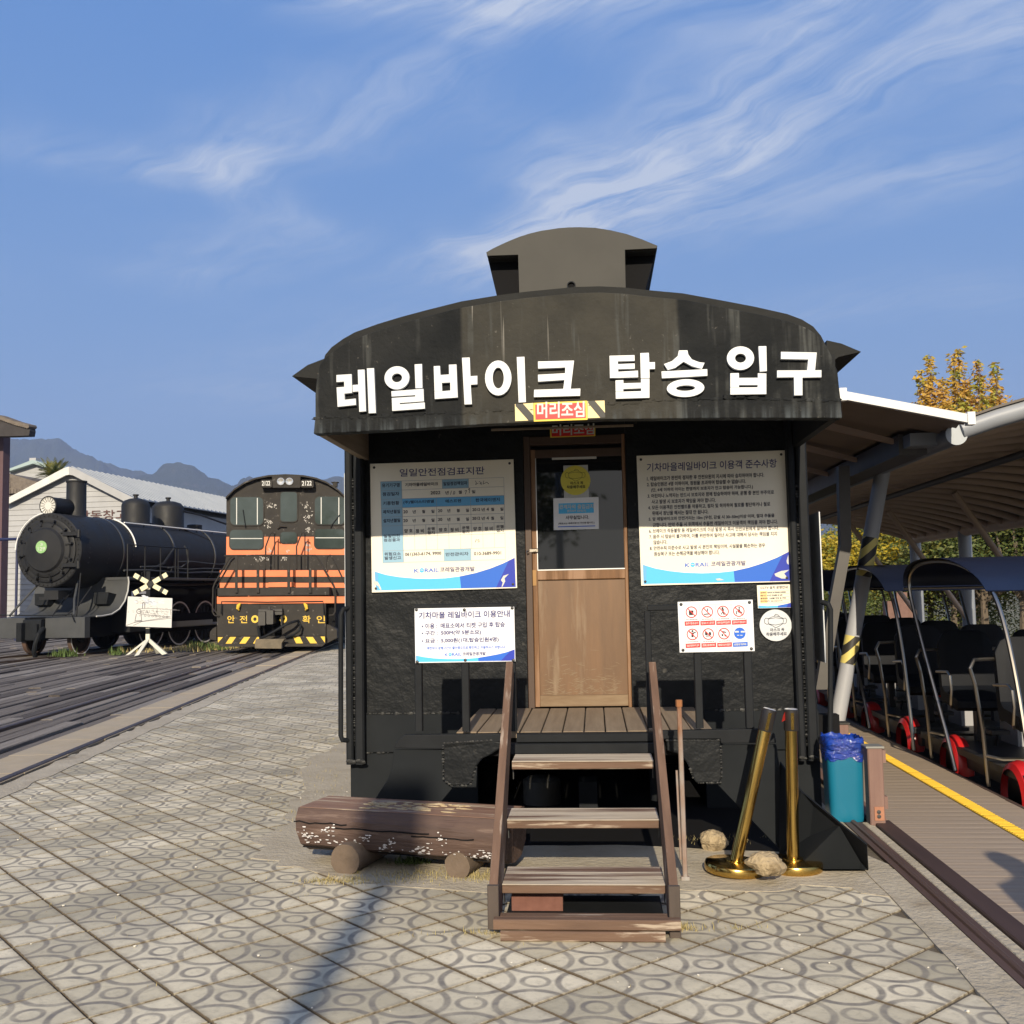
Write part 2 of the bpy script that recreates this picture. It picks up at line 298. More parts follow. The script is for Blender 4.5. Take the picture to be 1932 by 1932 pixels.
# glyph outlines on a 91 x 91 grid, keyed by character code: advance, closed loops x, y, x, y ...
GLYPHS = {
32:(278,[]),
40:(323,[[20,36,21,49,25,61,31,71,27,71,19,61,14,49,12,36,14,24,19,12,27,1,31,1,25,12,21,23]]),
41:(323,[[19,36,18,23,14,12,8,1,12,1,20,12,25,24,27,36,25,49,20,61,12,71,8,71,14,61,18,49]]),
44:(219,[[12,10,17,12,20,16,21,21,20,25,15,28,12,26,11,22,15,20,15,17]]),
45:(323,[[29,39,11,39,11,32,29,32]]),
46:(219,[[16,27,13,26,11,23,13,19,16,18,20,20,20,25]]),
48:(500,[[43,44,41,58,35,67,26,71,18,67,12,58,10,44,12,31,18,21,26,18,35,21,41,31],[35,44,34,34,31,27,26,25,21,27,18,34,17,44,18,55,21,61,26,64,31,61,34,55]]),
49:(500,[[30,70,23,70,23,19,30,19]]),
50:(500,[[42,26,23,26,32,37,37,46,39,55,37,63,31,69,23,71,19,70,11,66,11,56,15,61,19,63,23,63,27,62,30,59,31,54,31,50,28,43,23,35,16,27,10,19,42,19]]),
51:(500,[[14,61,17,63,20,63,22,64,27,63,30,60,31,56,30,52,27,49,21,49,21,42,27,41,31,38,32,33,31,29,28,26,24,25,20,25,12,29,12,21,16,19,20,18,23,18,32,20,37,26,39,34,39,39,36,43,32,46,36,49,38,52,38,57,37,64,31,69,23,71,20,70,17,70,14,68]]),
52:(500,[[37,71,34,71,8,39,8,36,30,36,30,19,37,19,37,36,43,36,43,42,37,42],[30,57,30,57,30,42,18,42]]),
53:(500,[[38,70,15,70,15,43,25,44,31,40,33,34,32,30,28,26,22,25,19,25,11,29,11,21,15,19,19,18,24,18,32,20,38,26,40,34,38,43,32,49,22,50,22,63,38,63]]),
54:(500,[[31,71,20,61,13,49,11,36,13,27,19,20,27,18,35,20,40,26,42,33,40,41,35,46,28,48,25,48,20,46,23,53,29,60,36,65],[18,39,24,41,27,41,31,40,34,37,35,33,34,29,31,26,27,25,22,27,19,31]]),
55:(500,[[44,70,11,70,11,63,33,63,15,21,21,18]]),
56:(500,[[43,33,42,37,39,42,35,45,39,48,41,52,42,56,40,63,35,69,27,71,19,69,13,63,11,56,12,52,14,48,17,45,13,42,11,38,10,33,12,25,18,20,26,18,35,20,40,25],[35,56,31,49,26,48,22,49,18,56,19,60,22,63,27,64,31,63],[35,33,34,29,31,26,26,25,22,26,18,29,17,33,18,37,22,40,26,41,31,40,34,37]]),
57:(500,[[22,18,32,27,39,39,42,52,40,62,34,68,26,71,18,68,12,63,10,55,12,48,17,43,25,41,27,41,33,43,30,36,25,30,17,23],[18,56,19,60,22,63,26,64,30,62,33,59,35,54,34,50,26,47,19,51]]),
58:(219,[[16,53,13,52,11,49,13,45,16,44,20,46,20,51],[16,27,13,26,11,23,13,19,16,18,20,20,20,25]]),
65:(667,[[35,70,29,70,8,19,15,19,21,34,43,34,50,19,58,19],[32,59,40,40,24,40]]),
67:(708,[[57,66,50,69,39,71,25,67,15,58,11,44,14,32,23,22,39,18,52,20,57,23,57,31,51,27,45,25,39,25,29,27,21,34,19,44,21,54,29,61,39,64,51,62,57,59]]),
68:(750,[[13,19,33,19,48,22,57,32,60,44,57,56,49,66,33,70,13,70],[21,63,32,63,44,61,51,54,53,44,51,37,45,29,32,25,21,25]]),
70:(469,[[41,70,13,70,13,19,21,19,21,43,41,43,41,49,21,49,21,63,41,63]]),
71:(740,[[58,44,41,44,41,37,51,37,51,27,40,25,29,27,21,34,19,44,21,54,29,61,39,64,51,62,57,59,57,66,50,69,39,71,25,67,15,58,11,44,15,31,24,21,38,18,45,18,58,22]]),
73:(250,[[21,70,13,70,13,19,21,19]]),
75:(656,[[29,46,51,70,42,70,20,47,20,70,13,70,13,19,20,19,20,44,47,19,57,19]]),
76:(490,[[20,70,13,70,13,19,44,19,44,25,20,25]]),
77:(781,[[61,70,54,70,37,49,20,70,13,70,13,19,20,19,20,59,36,39,37,39,53,59,53,19,61,19]]),
78:(781,[[60,70,54,70,54,30,19,70,13,70,13,19,20,19,20,58,54,19,60,19]]),
79:(823,[[11,44,14,31,24,22,38,18,53,22,63,31,66,44,62,57,53,67,38,71,24,67,14,57],[18,44,21,54,28,61,38,64,49,61,56,54,58,44,56,34,49,27,38,25,28,27,21,34]]),
82:(604,[[13,70,13,19,21,19,21,41,27,40,32,37,44,19,53,19,39,39,34,43,39,46,42,50,43,56,41,63,35,68,26,70],[21,64,31,63,34,60,35,52,31,49,21,48]]),
83:(458,[[37,67,34,69,26,71,18,69,12,64,11,57,16,46,27,39,33,31,32,28,29,26,24,25,15,28,11,32,11,23,15,20,25,18,33,20,38,25,39,32,34,44,23,50,17,58,18,61,21,63,29,64,37,59]]),
84:(604,[[52,70,9,70,9,63,26,63,26,19,34,19,34,63,52,63]]),
86:(604,[[53,70,46,70,30,34,15,70,8,70,30,18,31,18]]),
89:(604,[[30,52,16,70,8,70,26,46,26,19,34,19,34,46,53,70,44,70]]),
109:(771,[[12,52,12,19,19,19,19,43,21,46,30,47,33,40,33,19,40,19,40,43,45,47,51,47,54,40,54,19,61,19,61,40,60,47,56,51,50,53,45,52,38,47,36,50,32,52,25,53,19,48,19,52]]),
126:(584,[[9,34,16,38,20,39,32,34,39,33,46,35,50,38,50,44,46,41,39,39,33,40,21,45,17,44,9,40]]),
8226:(354,[[21,54,16,52,13,49,11,44,16,36,21,35,25,36,29,40,30,44,29,49]]),
8251:(635,[[20,27,15,32,44,61,48,56],[44,27,15,56,20,61,48,32],[13,48,19,47,18,41,13,41],[29,31,34,31,34,24,29,24],[29,63,34,63,34,56,29,56],[44,47,50,48,50,41,45,41]]),
44032:(920,[[57,81,57,13,63,13,63,48,74,48,74,53,63,53,63,81],[15,74,15,68,40,68,36,53,26,41,12,31,15,26,33,39,43,55,46,74]]),
44036:(920,[[58,81,58,31,64,31,64,55,74,55,74,60,64,60,64,81],[14,76,14,70,39,70,35,59,25,50,11,44,14,39,31,47,42,60,46,76],[22,36,22,14,67,14,67,20,28,20,28,36]]),
44053:(920,[[43,39,31,38,23,33,20,26,23,19,31,15,43,13,54,15,62,19,65,26,62,33,54,38],[43,34,51,33,57,31,59,26,57,22,51,19,43,18,34,19,29,22,27,26,29,31,34,33],[58,81,58,40,64,40,64,58,74,58,74,63,64,63,64,81],[14,76,14,71,39,71,35,60,25,51,11,45,14,40,31,48,42,60,46,76]]),
44060:(920,[[48,79,48,16,54,16,54,48,63,48,63,13,69,13,69,81,63,81,63,53,54,53,54,79],[14,72,14,67,34,67,31,54,24,42,11,32,15,27,30,40,38,55,40,72]]),
44061:(920,[[23,38,23,32,62,32,62,13,68,13,68,38],[48,79,48,41,54,41,54,59,62,59,62,41,68,41,68,81,62,81,62,64,54,64,54,79],[14,76,14,71,34,71,31,60,23,51,12,45,15,40,29,49,38,61,41,76]]),
44144:(920,[[45,54,45,48,61,48,61,13,67,13,67,81,61,81,61,54],[14,73,14,68,39,68,35,54,26,41,11,31,15,26,33,39,42,55,45,73]]),
44160:(920,[[23,39,23,14,67,14,67,39],[61,34,61,19,29,19,29,34],[15,76,15,71,39,71,35,61,26,52,12,46,15,42,31,49,42,61,46,76],[46,63,46,58,61,58,61,42,67,42,67,81,61,81,61,63]]),
44172:(920,[[63,81,63,13,69,13,69,81],[14,72,14,67,34,67,31,54,23,42,11,32,15,28,30,40,35,48,49,48,49,16,55,16,55,79,49,79,49,53,37,53,39,59,40,72]]),
44208:(920,[[43,58,43,53,61,53,61,46,67,46,67,81,61,81,61,71,46,71,46,77,16,77,16,72,39,72,35,63,26,55,12,50,15,45,28,49,38,57,44,66,61,66,61,58],[24,14,69,14,69,19,30,19,30,26,67,26,67,43,23,43,23,38,61,38,61,31,24,31]]),
44221:(920,[[45,39,33,38,25,33,23,26,25,19,33,15,45,13,57,15,65,19,67,26,65,33,57,38],[45,34,54,33,59,31,61,26,59,22,54,19,45,18,36,19,31,22,29,26,31,31,36,33],[16,76,16,71,39,71,35,60,26,51,12,45,15,40,28,46,38,53,44,63,61,63,61,54,43,54,43,49,61,49,61,40,67,40,67,81,61,81,61,68,45,68,46,76]]),
44228:(920,[[63,81,63,13,69,13,69,81],[14,72,14,67,34,67,31,54,23,42,11,32,15,28,26,36,34,46,38,57,49,57,49,45,37,45,37,40,49,40,49,16,55,16,55,79,49,79,49,62,39,62,40,65,40,72]]),
44256:(920,[[18,74,18,69,59,69,59,59,58,49,56,37,63,36,65,48,65,74],[35,52,35,28,11,28,11,22,73,22,73,28,41,28,41,52]]),
44284:(920,[[14,73,14,68,42,68,42,54,40,43,47,43,48,54,48,63,49,73],[11,28,24,28,53,30,53,35,46,34,38,34,31,33,31,54,25,54,25,33,11,33],[57,81,57,13,63,13,63,47,74,47,74,52,63,52,63,81]]),
44288:(920,[[15,76,15,70,42,70,42,60,41,52,47,52,48,60,48,67,49,76],[11,41,39,41,54,43,53,48,39,46,31,46,31,60,25,60,25,46,11,46],[58,81,58,30,64,30,64,53,74,53,74,59,64,59,64,81],[21,34,21,14,66,14,66,20,27,20,27,34]]),
44305:(920,[[42,38,30,36,22,32,20,25,22,19,30,15,42,13,54,15,62,19,65,25,62,32,54,36],[42,33,51,32,56,29,58,25,56,21,51,19,42,18,33,19,28,21,26,25,28,29,33,32],[15,77,15,71,42,71,42,62,41,55,47,55,49,77],[11,43,25,43,39,44,54,46,53,50,46,49,31,49,31,62,25,62,25,48,11,48],[58,81,58,38,64,38,64,57,74,57,74,62,64,62,64,81]]),
44396:(920,[[11,47,11,42,39,42,39,13,45,13,45,42,73,42,73,47,63,47,64,56,64,64,65,76,19,76,19,71,58,71,58,56,56,47]]),
44397:(920,[[18,36,18,31,59,31,59,13,65,13,65,36,45,36,45,48,73,48,73,53,63,53,65,67,65,78,19,78,19,72,59,72,59,67,57,53,11,53,11,48,39,48,39,36]]),
44552:(920,[[19,38,19,14,65,14,65,38],[59,33,59,19,25,19,25,33],[11,52,11,47,73,47,73,52,63,52,65,66,65,77,19,77,19,72,59,72,59,66,57,52]]),
44592:(920,[[61,81,61,13,67,13,67,81],[15,73,15,68,41,68,37,53,27,41,12,31,15,26,34,39,44,55,47,73]]),
44620:(920,[[58,81,58,13,65,13,65,48,75,48,75,53,65,53,65,81],[13,73,13,68,26,68,24,55,19,43,11,32,16,28,25,42,30,57,32,73],[34,73,34,68,44,68,43,54,38,40,30,27,35,24,45,40,49,57,50,73]]),
44760:(920,[[63,81,63,13,69,13,69,81],[13,73,13,68,23,68,21,55,18,43,11,32,16,29,24,43,27,58,28,73],[51,79,51,54,42,54,42,61,43,73,30,73,30,68,37,68,37,54,33,40,26,27,31,25,36,32,41,49,51,49,51,16,56,16,56,79]]),
44845:(920,[[18,36,18,31,59,31,59,13,65,13,65,36],[43,78,43,73,60,73,58,55,64,54,66,70,66,78],[40,62,40,49,11,49,11,43,72,43,72,49,46,49,46,62],[17,78,17,73,31,73,30,62,28,55,34,54,37,70,37,78]]),
45208:(920,[[57,81,57,13,63,13,63,49,74,49,74,54,63,54,63,81],[14,30,30,30,40,31,52,33,51,38,20,35,20,74,14,74]]),
45209:(920,[[20,38,20,33,58,33,58,13,64,13,64,38],[58,81,58,42,64,42,64,59,74,59,74,64,64,64,64,81],[14,47,30,47,40,48,52,50,51,55,40,53,30,52,21,52,21,77,14,77]]),
45212:(920,[[14,44,30,44,41,45,52,47,51,52,40,50,30,49,21,49,21,76,14,76],[58,81,58,32,64,32,64,55,74,55,74,61,64,61,64,81],[22,36,22,14,66,14,66,20,28,20,28,36]]),
45236:(920,[[47,79,47,16,53,16,53,48,63,48,63,13,69,13,69,81,63,81,63,53,53,53,53,79],[15,30,19,30,26,31,34,31,43,33,42,38,28,36,21,36,21,73,15,73]]),
45380:(920,[[42,59,42,54,61,54,61,30,67,30,67,81,61,81,61,72,42,72,42,67,61,67,61,59],[24,35,24,14,69,14,69,20,30,20,30,35],[15,41,30,41,50,43,50,48,31,46,21,46,21,76,15,76]]),
45432:(920,[[19,75,19,45,39,45,39,27,11,27,11,22,73,22,73,27,45,27,45,45,66,45,66,50,25,50,25,75]]),
45433:(920,[[18,36,18,30,59,30,59,13,65,13,65,36],[11,47,11,42,73,42,73,47,45,47,45,57,66,57,66,62,26,62,26,79,20,79,20,57,39,57,39,47]]),
45716:(920,[[11,46,11,41,73,41,73,46],[20,78,20,55,66,55,66,60,26,60,26,78],[19,34,19,15,66,15,66,20,25,20,25,34]]),
45733:(920,[[11,49,11,44,73,44,73,49],[42,38,29,36,21,32,19,26,21,19,29,15,42,13,54,15,62,19,65,26,62,32,54,36],[42,33,51,32,57,30,59,26,57,22,51,19,42,18,33,19,27,22,25,26,27,30,33,32],[20,79,20,57,66,57,66,62,26,62,26,79]]),
45768:(920,[[61,81,61,13,67,13,67,81],[16,30,21,30,43,32,54,34,54,39,43,37,32,36,22,36,22,74,16,74]]),
45796:(920,[[57,81,57,13,63,13,63,49,74,49,74,54,63,54,63,81],[14,74,14,30,31,30,52,32,51,37,31,35,20,35,20,69,46,69,46,74]]),
45800:(920,[[58,81,58,32,64,32,64,56,74,56,74,61,64,61,64,81],[14,75,14,44,32,44,51,46,50,51,32,49,21,49,21,70,44,70,44,75],[22,37,22,14,67,14,67,20,28,20,28,37]]),
45817:(920,[[42,39,30,37,23,33,20,26,23,19,30,15,42,13,54,15,62,19,65,26,62,33,54,37],[42,34,51,33,57,30,59,26,57,22,51,19,42,18,34,19,28,22,26,26,28,30,34,33],[58,81,58,40,64,40,64,58,74,58,74,63,64,63,64,81],[14,76,14,46,32,46,51,48,51,53,32,51,20,51,20,71,44,71,44,76]]),
45824:(920,[[47,79,47,16,53,16,53,48,63,48,63,13,69,13,69,81,63,81,63,54,53,54,53,79],[14,73,14,30,35,30,43,32,43,37,28,35,20,35,20,67,39,67,39,73]]),
45908:(920,[[15,74,15,30,41,30,51,32,50,37,32,35,21,35,21,69,45,69,45,74],[41,56,41,51,61,51,61,13,67,13,67,81,61,81,61,56]]),
46028:(920,[[11,51,11,46,73,46,73,51,45,51,45,58,65,58,65,63,26,63,26,73,65,73,65,78,19,78,19,58,39,58,39,51],[19,14,67,14,67,19,25,19,25,25,65,25,65,41,19,41,19,36,59,36,59,30,19,30]]),
46041:(920,[[42,37,29,36,21,32,19,25,21,19,29,14,42,13,54,14,62,19,65,25,62,32,54,36],[42,33,51,32,57,29,59,25,57,21,51,19,42,18,33,19,27,21,25,25,27,29,33,32],[19,78,19,55,39,55,39,47,11,47,11,42,73,42,73,47,45,47,45,55,65,55,65,60,25,60,25,73,65,73,65,78]]),
46121:(920,[[61,81,61,42,67,42,67,81],[22,39,22,14,67,14,67,39,61,39,61,32,29,32,29,39],[29,27,61,27,61,19,29,19],[18,77,18,56,31,56,31,49,24,48,11,48,12,43,26,43,40,44,56,46,55,51,43,49,37,49,37,56,50,56,50,61,24,61,24,72,50,72,50,77]]),
46244:(920,[[61,81,61,13,67,13,67,81],[12,39,31,39,31,15,37,15,37,39,43,40,50,40,56,41,56,46,41,44,11,44],[17,77,17,52,51,52,51,58,24,58,24,72,50,72,50,77]]),
46300:(920,[[11,27,11,22,73,22,73,27],[19,74,19,43,66,43,66,48,25,48,25,69,65,69,65,74]]),
46304:(920,[[11,47,11,41,73,41,73,47],[19,78,19,54,66,54,66,59,25,59,25,73,65,73,65,78],[19,34,19,14,66,14,66,20,25,20,25,34]]),
46321:(920,[[11,49,11,43,73,43,73,49],[42,38,29,36,21,32,19,25,21,19,29,14,42,13,54,14,62,19,65,25,62,32,54,36],[42,33,51,32,57,29,59,25,57,21,51,19,42,18,33,19,27,21,25,25,27,29,33,32],[19,78,19,55,65,55,65,60,25,60,25,73,65,73,65,78]]),
46384:(920,[[58,81,58,13,65,13,65,49,74,49,74,54,65,54,65,81],[13,74,13,31,26,31,32,32,31,37,19,36,19,69,30,69,30,74],[34,74,34,31,49,31,55,32,54,37,40,36,40,69,52,69,52,74]]),
46608:(920,[[44,74,44,44,68,44,68,49,50,49,50,69,67,69,67,74],[39,41,39,27,11,27,11,22,73,22,73,27,45,27,45,41],[17,44,27,44,41,46,40,51,34,50,23,50,23,69,39,69,39,74,17,74]]),
46972:(920,[[57,81,57,13,63,13,63,49,74,49,74,54,63,54,63,81],[14,74,14,69,38,69,38,55,14,55,14,29,31,29,42,30,52,32,51,37,41,35,31,35,20,34,20,50,44,50,44,74]]),
46989:(920,[[21,40,21,14,64,14,64,40,58,40,58,32,27,32,27,40],[27,27,58,27,58,19,27,19],[58,81,58,43,64,43,64,59,74,59,74,64,64,64,64,81],[14,77,14,72,38,72,38,64,14,64,14,45,31,45,52,47,51,52,31,50,20,50,20,59,45,59,45,77]]),
47049:(920,[[42,38,30,36,23,32,20,25,23,19,30,15,42,13,54,15,62,19,65,25,62,32,54,36],[42,33,51,32,56,29,58,25,56,21,51,19,42,18,34,19,28,21,26,25,28,29,34,32],[58,81,58,40,64,40,64,51,74,51,74,56,64,56,64,65,74,65,74,70,64,70,64,81],[14,77,14,71,38,71,38,63,14,63,14,44,41,44,52,46,51,51,31,49,20,49,20,58,45,58,45,77]]),
47112:(920,[[63,81,63,13,69,13,69,81],[13,73,13,68,32,68,32,55,14,55,14,30,35,30,44,32,43,37,35,35,20,35,20,50,38,50,38,73],[49,79,49,56,41,56,41,51,49,51,49,16,55,16,55,79]]),
47116:(920,[[62,81,62,30,68,30,68,81],[14,75,14,70,32,70,32,60,14,60,14,40,28,40,44,42,43,47,28,45,20,45,20,56,38,56,38,75],[49,80,49,62,41,62,41,57,49,57,49,32,55,32,55,80],[24,35,24,14,70,14,70,20,30,20,30,35]]),
47140:(920,[[47,47,47,42,61,42,61,13,67,13,67,81,61,81,61,65,47,65,47,60,61,60,61,47],[14,75,14,70,37,70,37,55,14,55,14,29,39,29,49,31,48,36,30,34,20,34,20,50,43,50,43,75]]),
47196:(920,[[19,39,39,39,39,26,11,26,11,21,73,21,73,26,45,26,45,39,67,39,67,44,25,44,25,55,65,55,65,76,19,76,19,71,59,71,59,60,19,60]]),
47484:(920,[[11,49,11,44,73,44,73,49],[19,14,67,14,67,18,25,18,25,25,65,25,65,39,19,39,19,35,59,35,59,29,19,29],[19,54,66,54,66,59,25,59,25,65,65,65,65,79,19,79,19,74,59,74,59,69,19,69]]),
47532:(920,[[61,81,61,13,67,13,67,81],[15,74,15,69,40,69,40,55,15,55,15,29,32,29,43,30,55,32,54,37,43,35,32,35,21,34,21,50,46,50,46,74]]),
47536:(920,[[61,81,61,31,67,31,67,81],[23,35,23,14,69,14,69,20,29,20,29,35],[15,76,15,71,39,71,39,61,15,61,15,40,32,41,43,41,53,43,53,48,42,46,21,46,21,56,45,56,45,76]]),
47560:(920,[[14,74,14,30,45,30,45,74],[39,69,39,35,20,35,20,69],[57,81,57,13,63,13,63,48,74,48,74,54,63,54,63,81]]),
47564:(920,[[14,75,14,43,45,43,45,75],[39,70,39,48,20,48,20,70],[58,81,58,31,64,31,64,55,74,55,74,60,64,60,64,81],[22,36,22,14,67,14,67,20,28,20,28,36]]),
47588:(920,[[14,73,14,31,40,31,40,73],[34,68,34,36,20,36,20,68],[48,79,48,16,54,16,54,49,63,49,63,13,69,13,69,81,63,81,63,54,54,54,54,79]]),
47672:(920,[[39,69,39,35,20,35,20,69],[61,81,61,56,45,56,45,74,14,74,14,30,45,30,45,51,61,51,61,13,67,13,67,81]]),
47728:(920,[[39,69,39,35,20,35,20,69],[45,59,61,59,61,46,45,46],[61,81,61,65,45,65,45,74,14,74,14,30,45,30,45,41,61,41,61,13,67,13,67,81]]),
47732:(920,[[39,70,39,48,20,48,20,70],[45,64,61,64,61,54,45,54],[61,81,61,69,45,69,45,75,14,75,14,43,45,43,45,49,61,49,61,31,67,31,67,81],[23,36,23,14,69,14,69,20,30,20,30,36]]),
47749:(920,[[39,71,39,50,20,50,20,71],[45,39,33,37,25,33,22,26,25,19,33,15,45,13,57,15,65,19,67,26,65,33,57,37],[45,34,53,33,59,30,61,26,59,22,53,19,45,18,36,19,30,22,28,26,30,30,36,33],[61,65,61,56,45,56,45,65],[14,76,14,45,45,45,45,51,61,51,61,41,67,41,67,81,61,81,61,70,45,70,45,76]]),
47784:(920,[[59,70,59,48,25,48,25,70],[18,75,18,43,39,43,39,27,11,27,11,22,73,22,73,27,45,27,45,43,65,43,65,75]]),
47785:(920,[[59,73,59,60,25,60,25,73],[18,34,18,29,59,29,59,13,65,13,65,34],[11,46,11,41,73,41,73,46,45,46,45,55,65,55,65,78,19,78,19,55,39,55,39,46]]),
47924:(920,[[19,77,19,51,65,51,65,77],[59,72,59,56,25,56,25,72],[11,41,11,36,39,36,39,13,45,13,45,36,73,36,73,41]]),
47932:(920,[[19,79,19,58,65,58,65,79],[58,74,58,63,25,63,25,74],[19,14,67,14,67,19,25,19,25,25,65,25,65,41,45,41,45,47,73,47,73,52,11,52,11,47,39,47,39,41,19,41,19,36,59,36,59,30,19,30]]),
48064:(920,[[11,27,11,22,73,22,73,27],[18,75,18,43,65,43,65,75],[59,70,59,48,25,48,25,70]]),
48120:(920,[[15,74,15,30,46,30,46,74],[40,69,40,35,21,35,21,69],[61,81,61,13,67,13,67,81]]),
48128:(920,[[15,77,15,49,46,49,46,77],[40,72,40,54,21,54,21,72],[61,81,61,46,67,46,67,81],[23,14,69,14,69,19,29,19,29,26,67,26,67,42,23,42,23,38,61,38,61,31,23,31]]),
48143:(920,[[15,76,15,49,46,49,46,76],[40,71,40,54,21,54,21,71],[61,81,61,42,67,42,67,81],[42,44,42,37,22,37,22,32,42,32,39,26,31,21,20,18,22,13,32,16,40,20,45,26,51,20,59,16,69,13,71,18,60,21,52,26,49,32,68,32,68,37,48,37,48,44]]),
48148:(920,[[14,75,14,29,46,29,46,75,39,75,39,57,20,57,20,75],[20,52,39,52,39,34,20,34],[57,81,57,13,63,13,63,49,74,49,74,54,63,54,63,81]]),
48152:(920,[[14,76,14,42,45,42,45,76,39,76,39,65,20,65,20,76],[20,60,39,60,39,47,20,47],[58,81,58,31,64,31,64,55,74,55,74,60,64,60,64,81],[22,36,22,14,67,14,67,20,28,20,28,36]]),
48156:(920,[[14,78,14,48,45,48,45,78,39,78,39,68,20,68,20,78],[20,63,39,63,39,53,20,53],[58,81,58,46,64,46,64,61,74,61,74,66,64,66,64,81],[21,14,66,14,66,19,27,19,27,26,64,26,64,43,21,43,21,38,58,38,58,31,21,31]]),
48169:(920,[[42,38,30,37,23,32,20,26,23,19,30,14,42,13,54,14,62,19,65,26,62,32,54,37],[42,33,51,32,56,30,58,26,56,21,51,19,42,18,34,19,28,21,26,26,28,30,34,32],[14,77,14,45,45,45,45,77,39,77,39,66,20,66,20,77],[20,61,39,61,39,50,20,50],[58,81,58,40,64,40,64,59,74,59,74,64,64,64,64,81]]),
48176:(920,[[14,74,14,30,40,30,40,74,34,74,34,58,20,58,20,74],[20,53,34,53,34,35,20,35],[48,79,48,16,54,16,54,49,63,49,63,13,69,13,69,81,63,81,63,54,54,54,54,79]]),
48276:(920,[[21,61,39,61,39,50,21,50],[23,38,23,14,67,14,67,38],[61,33,61,19,29,19,29,33],[61,81,61,64,45,64,45,77,39,77,39,66,21,66,21,77,15,77,15,45,45,45,45,58,61,58,61,41,67,41,67,81]]),
48296:(920,[[62,81,62,45,68,45,68,81],[20,63,35,63,35,53,20,53],[14,77,14,48,41,48,41,60,49,60,49,46,55,46,55,79,49,79,49,65,41,65,41,77,35,77,35,68,20,68,20,77],[24,14,71,14,71,19,30,19,30,26,68,26,68,42,24,42,24,37,62,37,62,30,24,30]]),
48320:(920,[[21,59,39,59,39,47,21,47],[61,63,61,54,45,54,45,63],[15,76,15,42,45,42,45,49,61,49,61,31,67,31,67,81,61,81,61,68,45,68,45,76,39,76,39,64,21,64,21,76],[23,35,23,14,69,14,69,20,30,20,30,35]]),
48372:(920,[[25,59,59,59,59,46,25,46],[18,76,18,41,39,41,39,27,11,27,11,22,73,22,73,27,45,27,45,41,65,41,65,76,59,76,59,64,25,64,25,76]]),
48373:(920,[[18,34,18,29,59,29,59,13,65,13,65,34],[26,67,58,67,58,59,26,59],[19,79,19,54,39,54,39,46,11,46,11,41,73,41,73,46,45,46,45,54,65,54,65,79,58,79,58,71,26,71,26,79]]),
48376:(920,[[26,65,58,65,58,56,26,56],[11,44,11,39,73,39,73,44,45,44,45,51,65,51,65,78,58,78,58,70,26,70,26,78,19,78,19,51,39,51,39,44],[19,33,19,14,66,14,66,20,25,20,25,33]]),
48512:(920,[[19,78,19,49,65,49,65,78,59,78,59,69,25,69,25,78],[25,64,59,64,59,54,25,54],[11,41,11,36,39,36,39,13,45,13,45,36,73,36,73,41]]),
48516:(920,[[19,79,19,51,65,51,65,79,58,79,58,70,26,70,26,79],[26,65,58,65,58,56,26,56],[11,45,11,40,39,40,39,27,45,27,45,40,73,40,73,45],[19,33,19,14,66,14,66,20,25,20,25,33]]),
48520:(920,[[19,80,19,57,65,57,65,80,58,80,58,73,26,73,26,80],[26,69,58,69,58,62,26,62],[19,14,67,14,67,19,25,19,25,25,65,25,65,40,45,40,45,47,73,47,73,52,11,52,11,47,39,47,39,40,19,40,19,35,59,35,59,30,19,30]]),
48652:(920,[[11,27,11,22,73,22,73,27],[18,76,18,41,65,41,65,76,59,76,59,63,25,63,25,76],[25,58,59,58,59,46,25,46]]),
48708:(920,[[61,81,61,13,67,13,67,81],[15,75,15,29,47,29,47,75,41,75,41,57,21,57,21,75],[21,52,41,52,41,34,21,34]]),
49324:(920,[[28,75,28,63,25,50,19,40,10,32,14,27,21,33,27,41,31,50,35,41,41,34,47,29,51,34,42,41,36,51,34,63,34,75],[57,81,57,13,63,13,63,48,74,48,74,53,63,53,63,81]]),
49328:(920,[[28,77,28,68,26,58,20,50,11,45,14,40,22,44,27,50,31,57,35,51,41,45,48,42,51,47,42,52,36,59,34,68,34,77],[58,81,58,31,64,31,64,55,74,55,74,60,64,60,64,81],[22,35,22,14,67,14,67,20,28,20,28,35]]),
49345:(920,[[42,38,30,36,23,32,20,25,23,19,30,15,42,13,54,15,62,19,65,25,62,32,54,36],[42,33,51,32,56,29,58,25,56,21,51,19,42,18,34,19,28,21,26,25,28,29,34,32],[28,77,28,70,26,61,20,52,11,47,14,42,21,46,27,52,31,59,35,53,40,48,47,44,50,49,42,54,36,61,34,70,34,77],[58,81,58,40,64,40,64,58,74,58,74,63,64,63,64,81]]),
49373:(920,[[46,37,34,36,26,32,23,25,26,19,34,14,46,13,58,14,66,19,69,25,66,32,58,36],[46,33,55,32,61,29,63,25,61,21,55,19,46,18,37,19,32,21,30,25,32,29,37,32],[25,77,25,67,24,60,19,52,11,47,15,42,21,46,29,57,36,47,42,44,45,49,38,54,33,60,31,67,31,77],[48,79,48,41,54,41,54,57,62,57,62,39,68,39,68,81,62,81,62,63,54,63,54,79]]),
49436:(920,[[61,81,61,58,45,58,45,53,61,53,61,13,67,13,67,81],[29,75,29,63,26,50,20,40,11,32,15,27,22,33,28,41,32,50,36,41,42,34,49,28,53,33,44,40,37,51,35,63,35,75]]),
49444:(920,[[61,81,61,68,46,68,46,63,61,63,61,46,67,46,67,81],[24,14,70,14,70,19,30,19,30,26,67,26,67,42,23,42,23,37,61,37,61,31,24,31],[28,79,28,72,26,63,20,56,11,51,14,46,22,49,27,55,31,62,35,56,41,51,48,47,51,52,42,57,36,64,34,72,34,79]]),
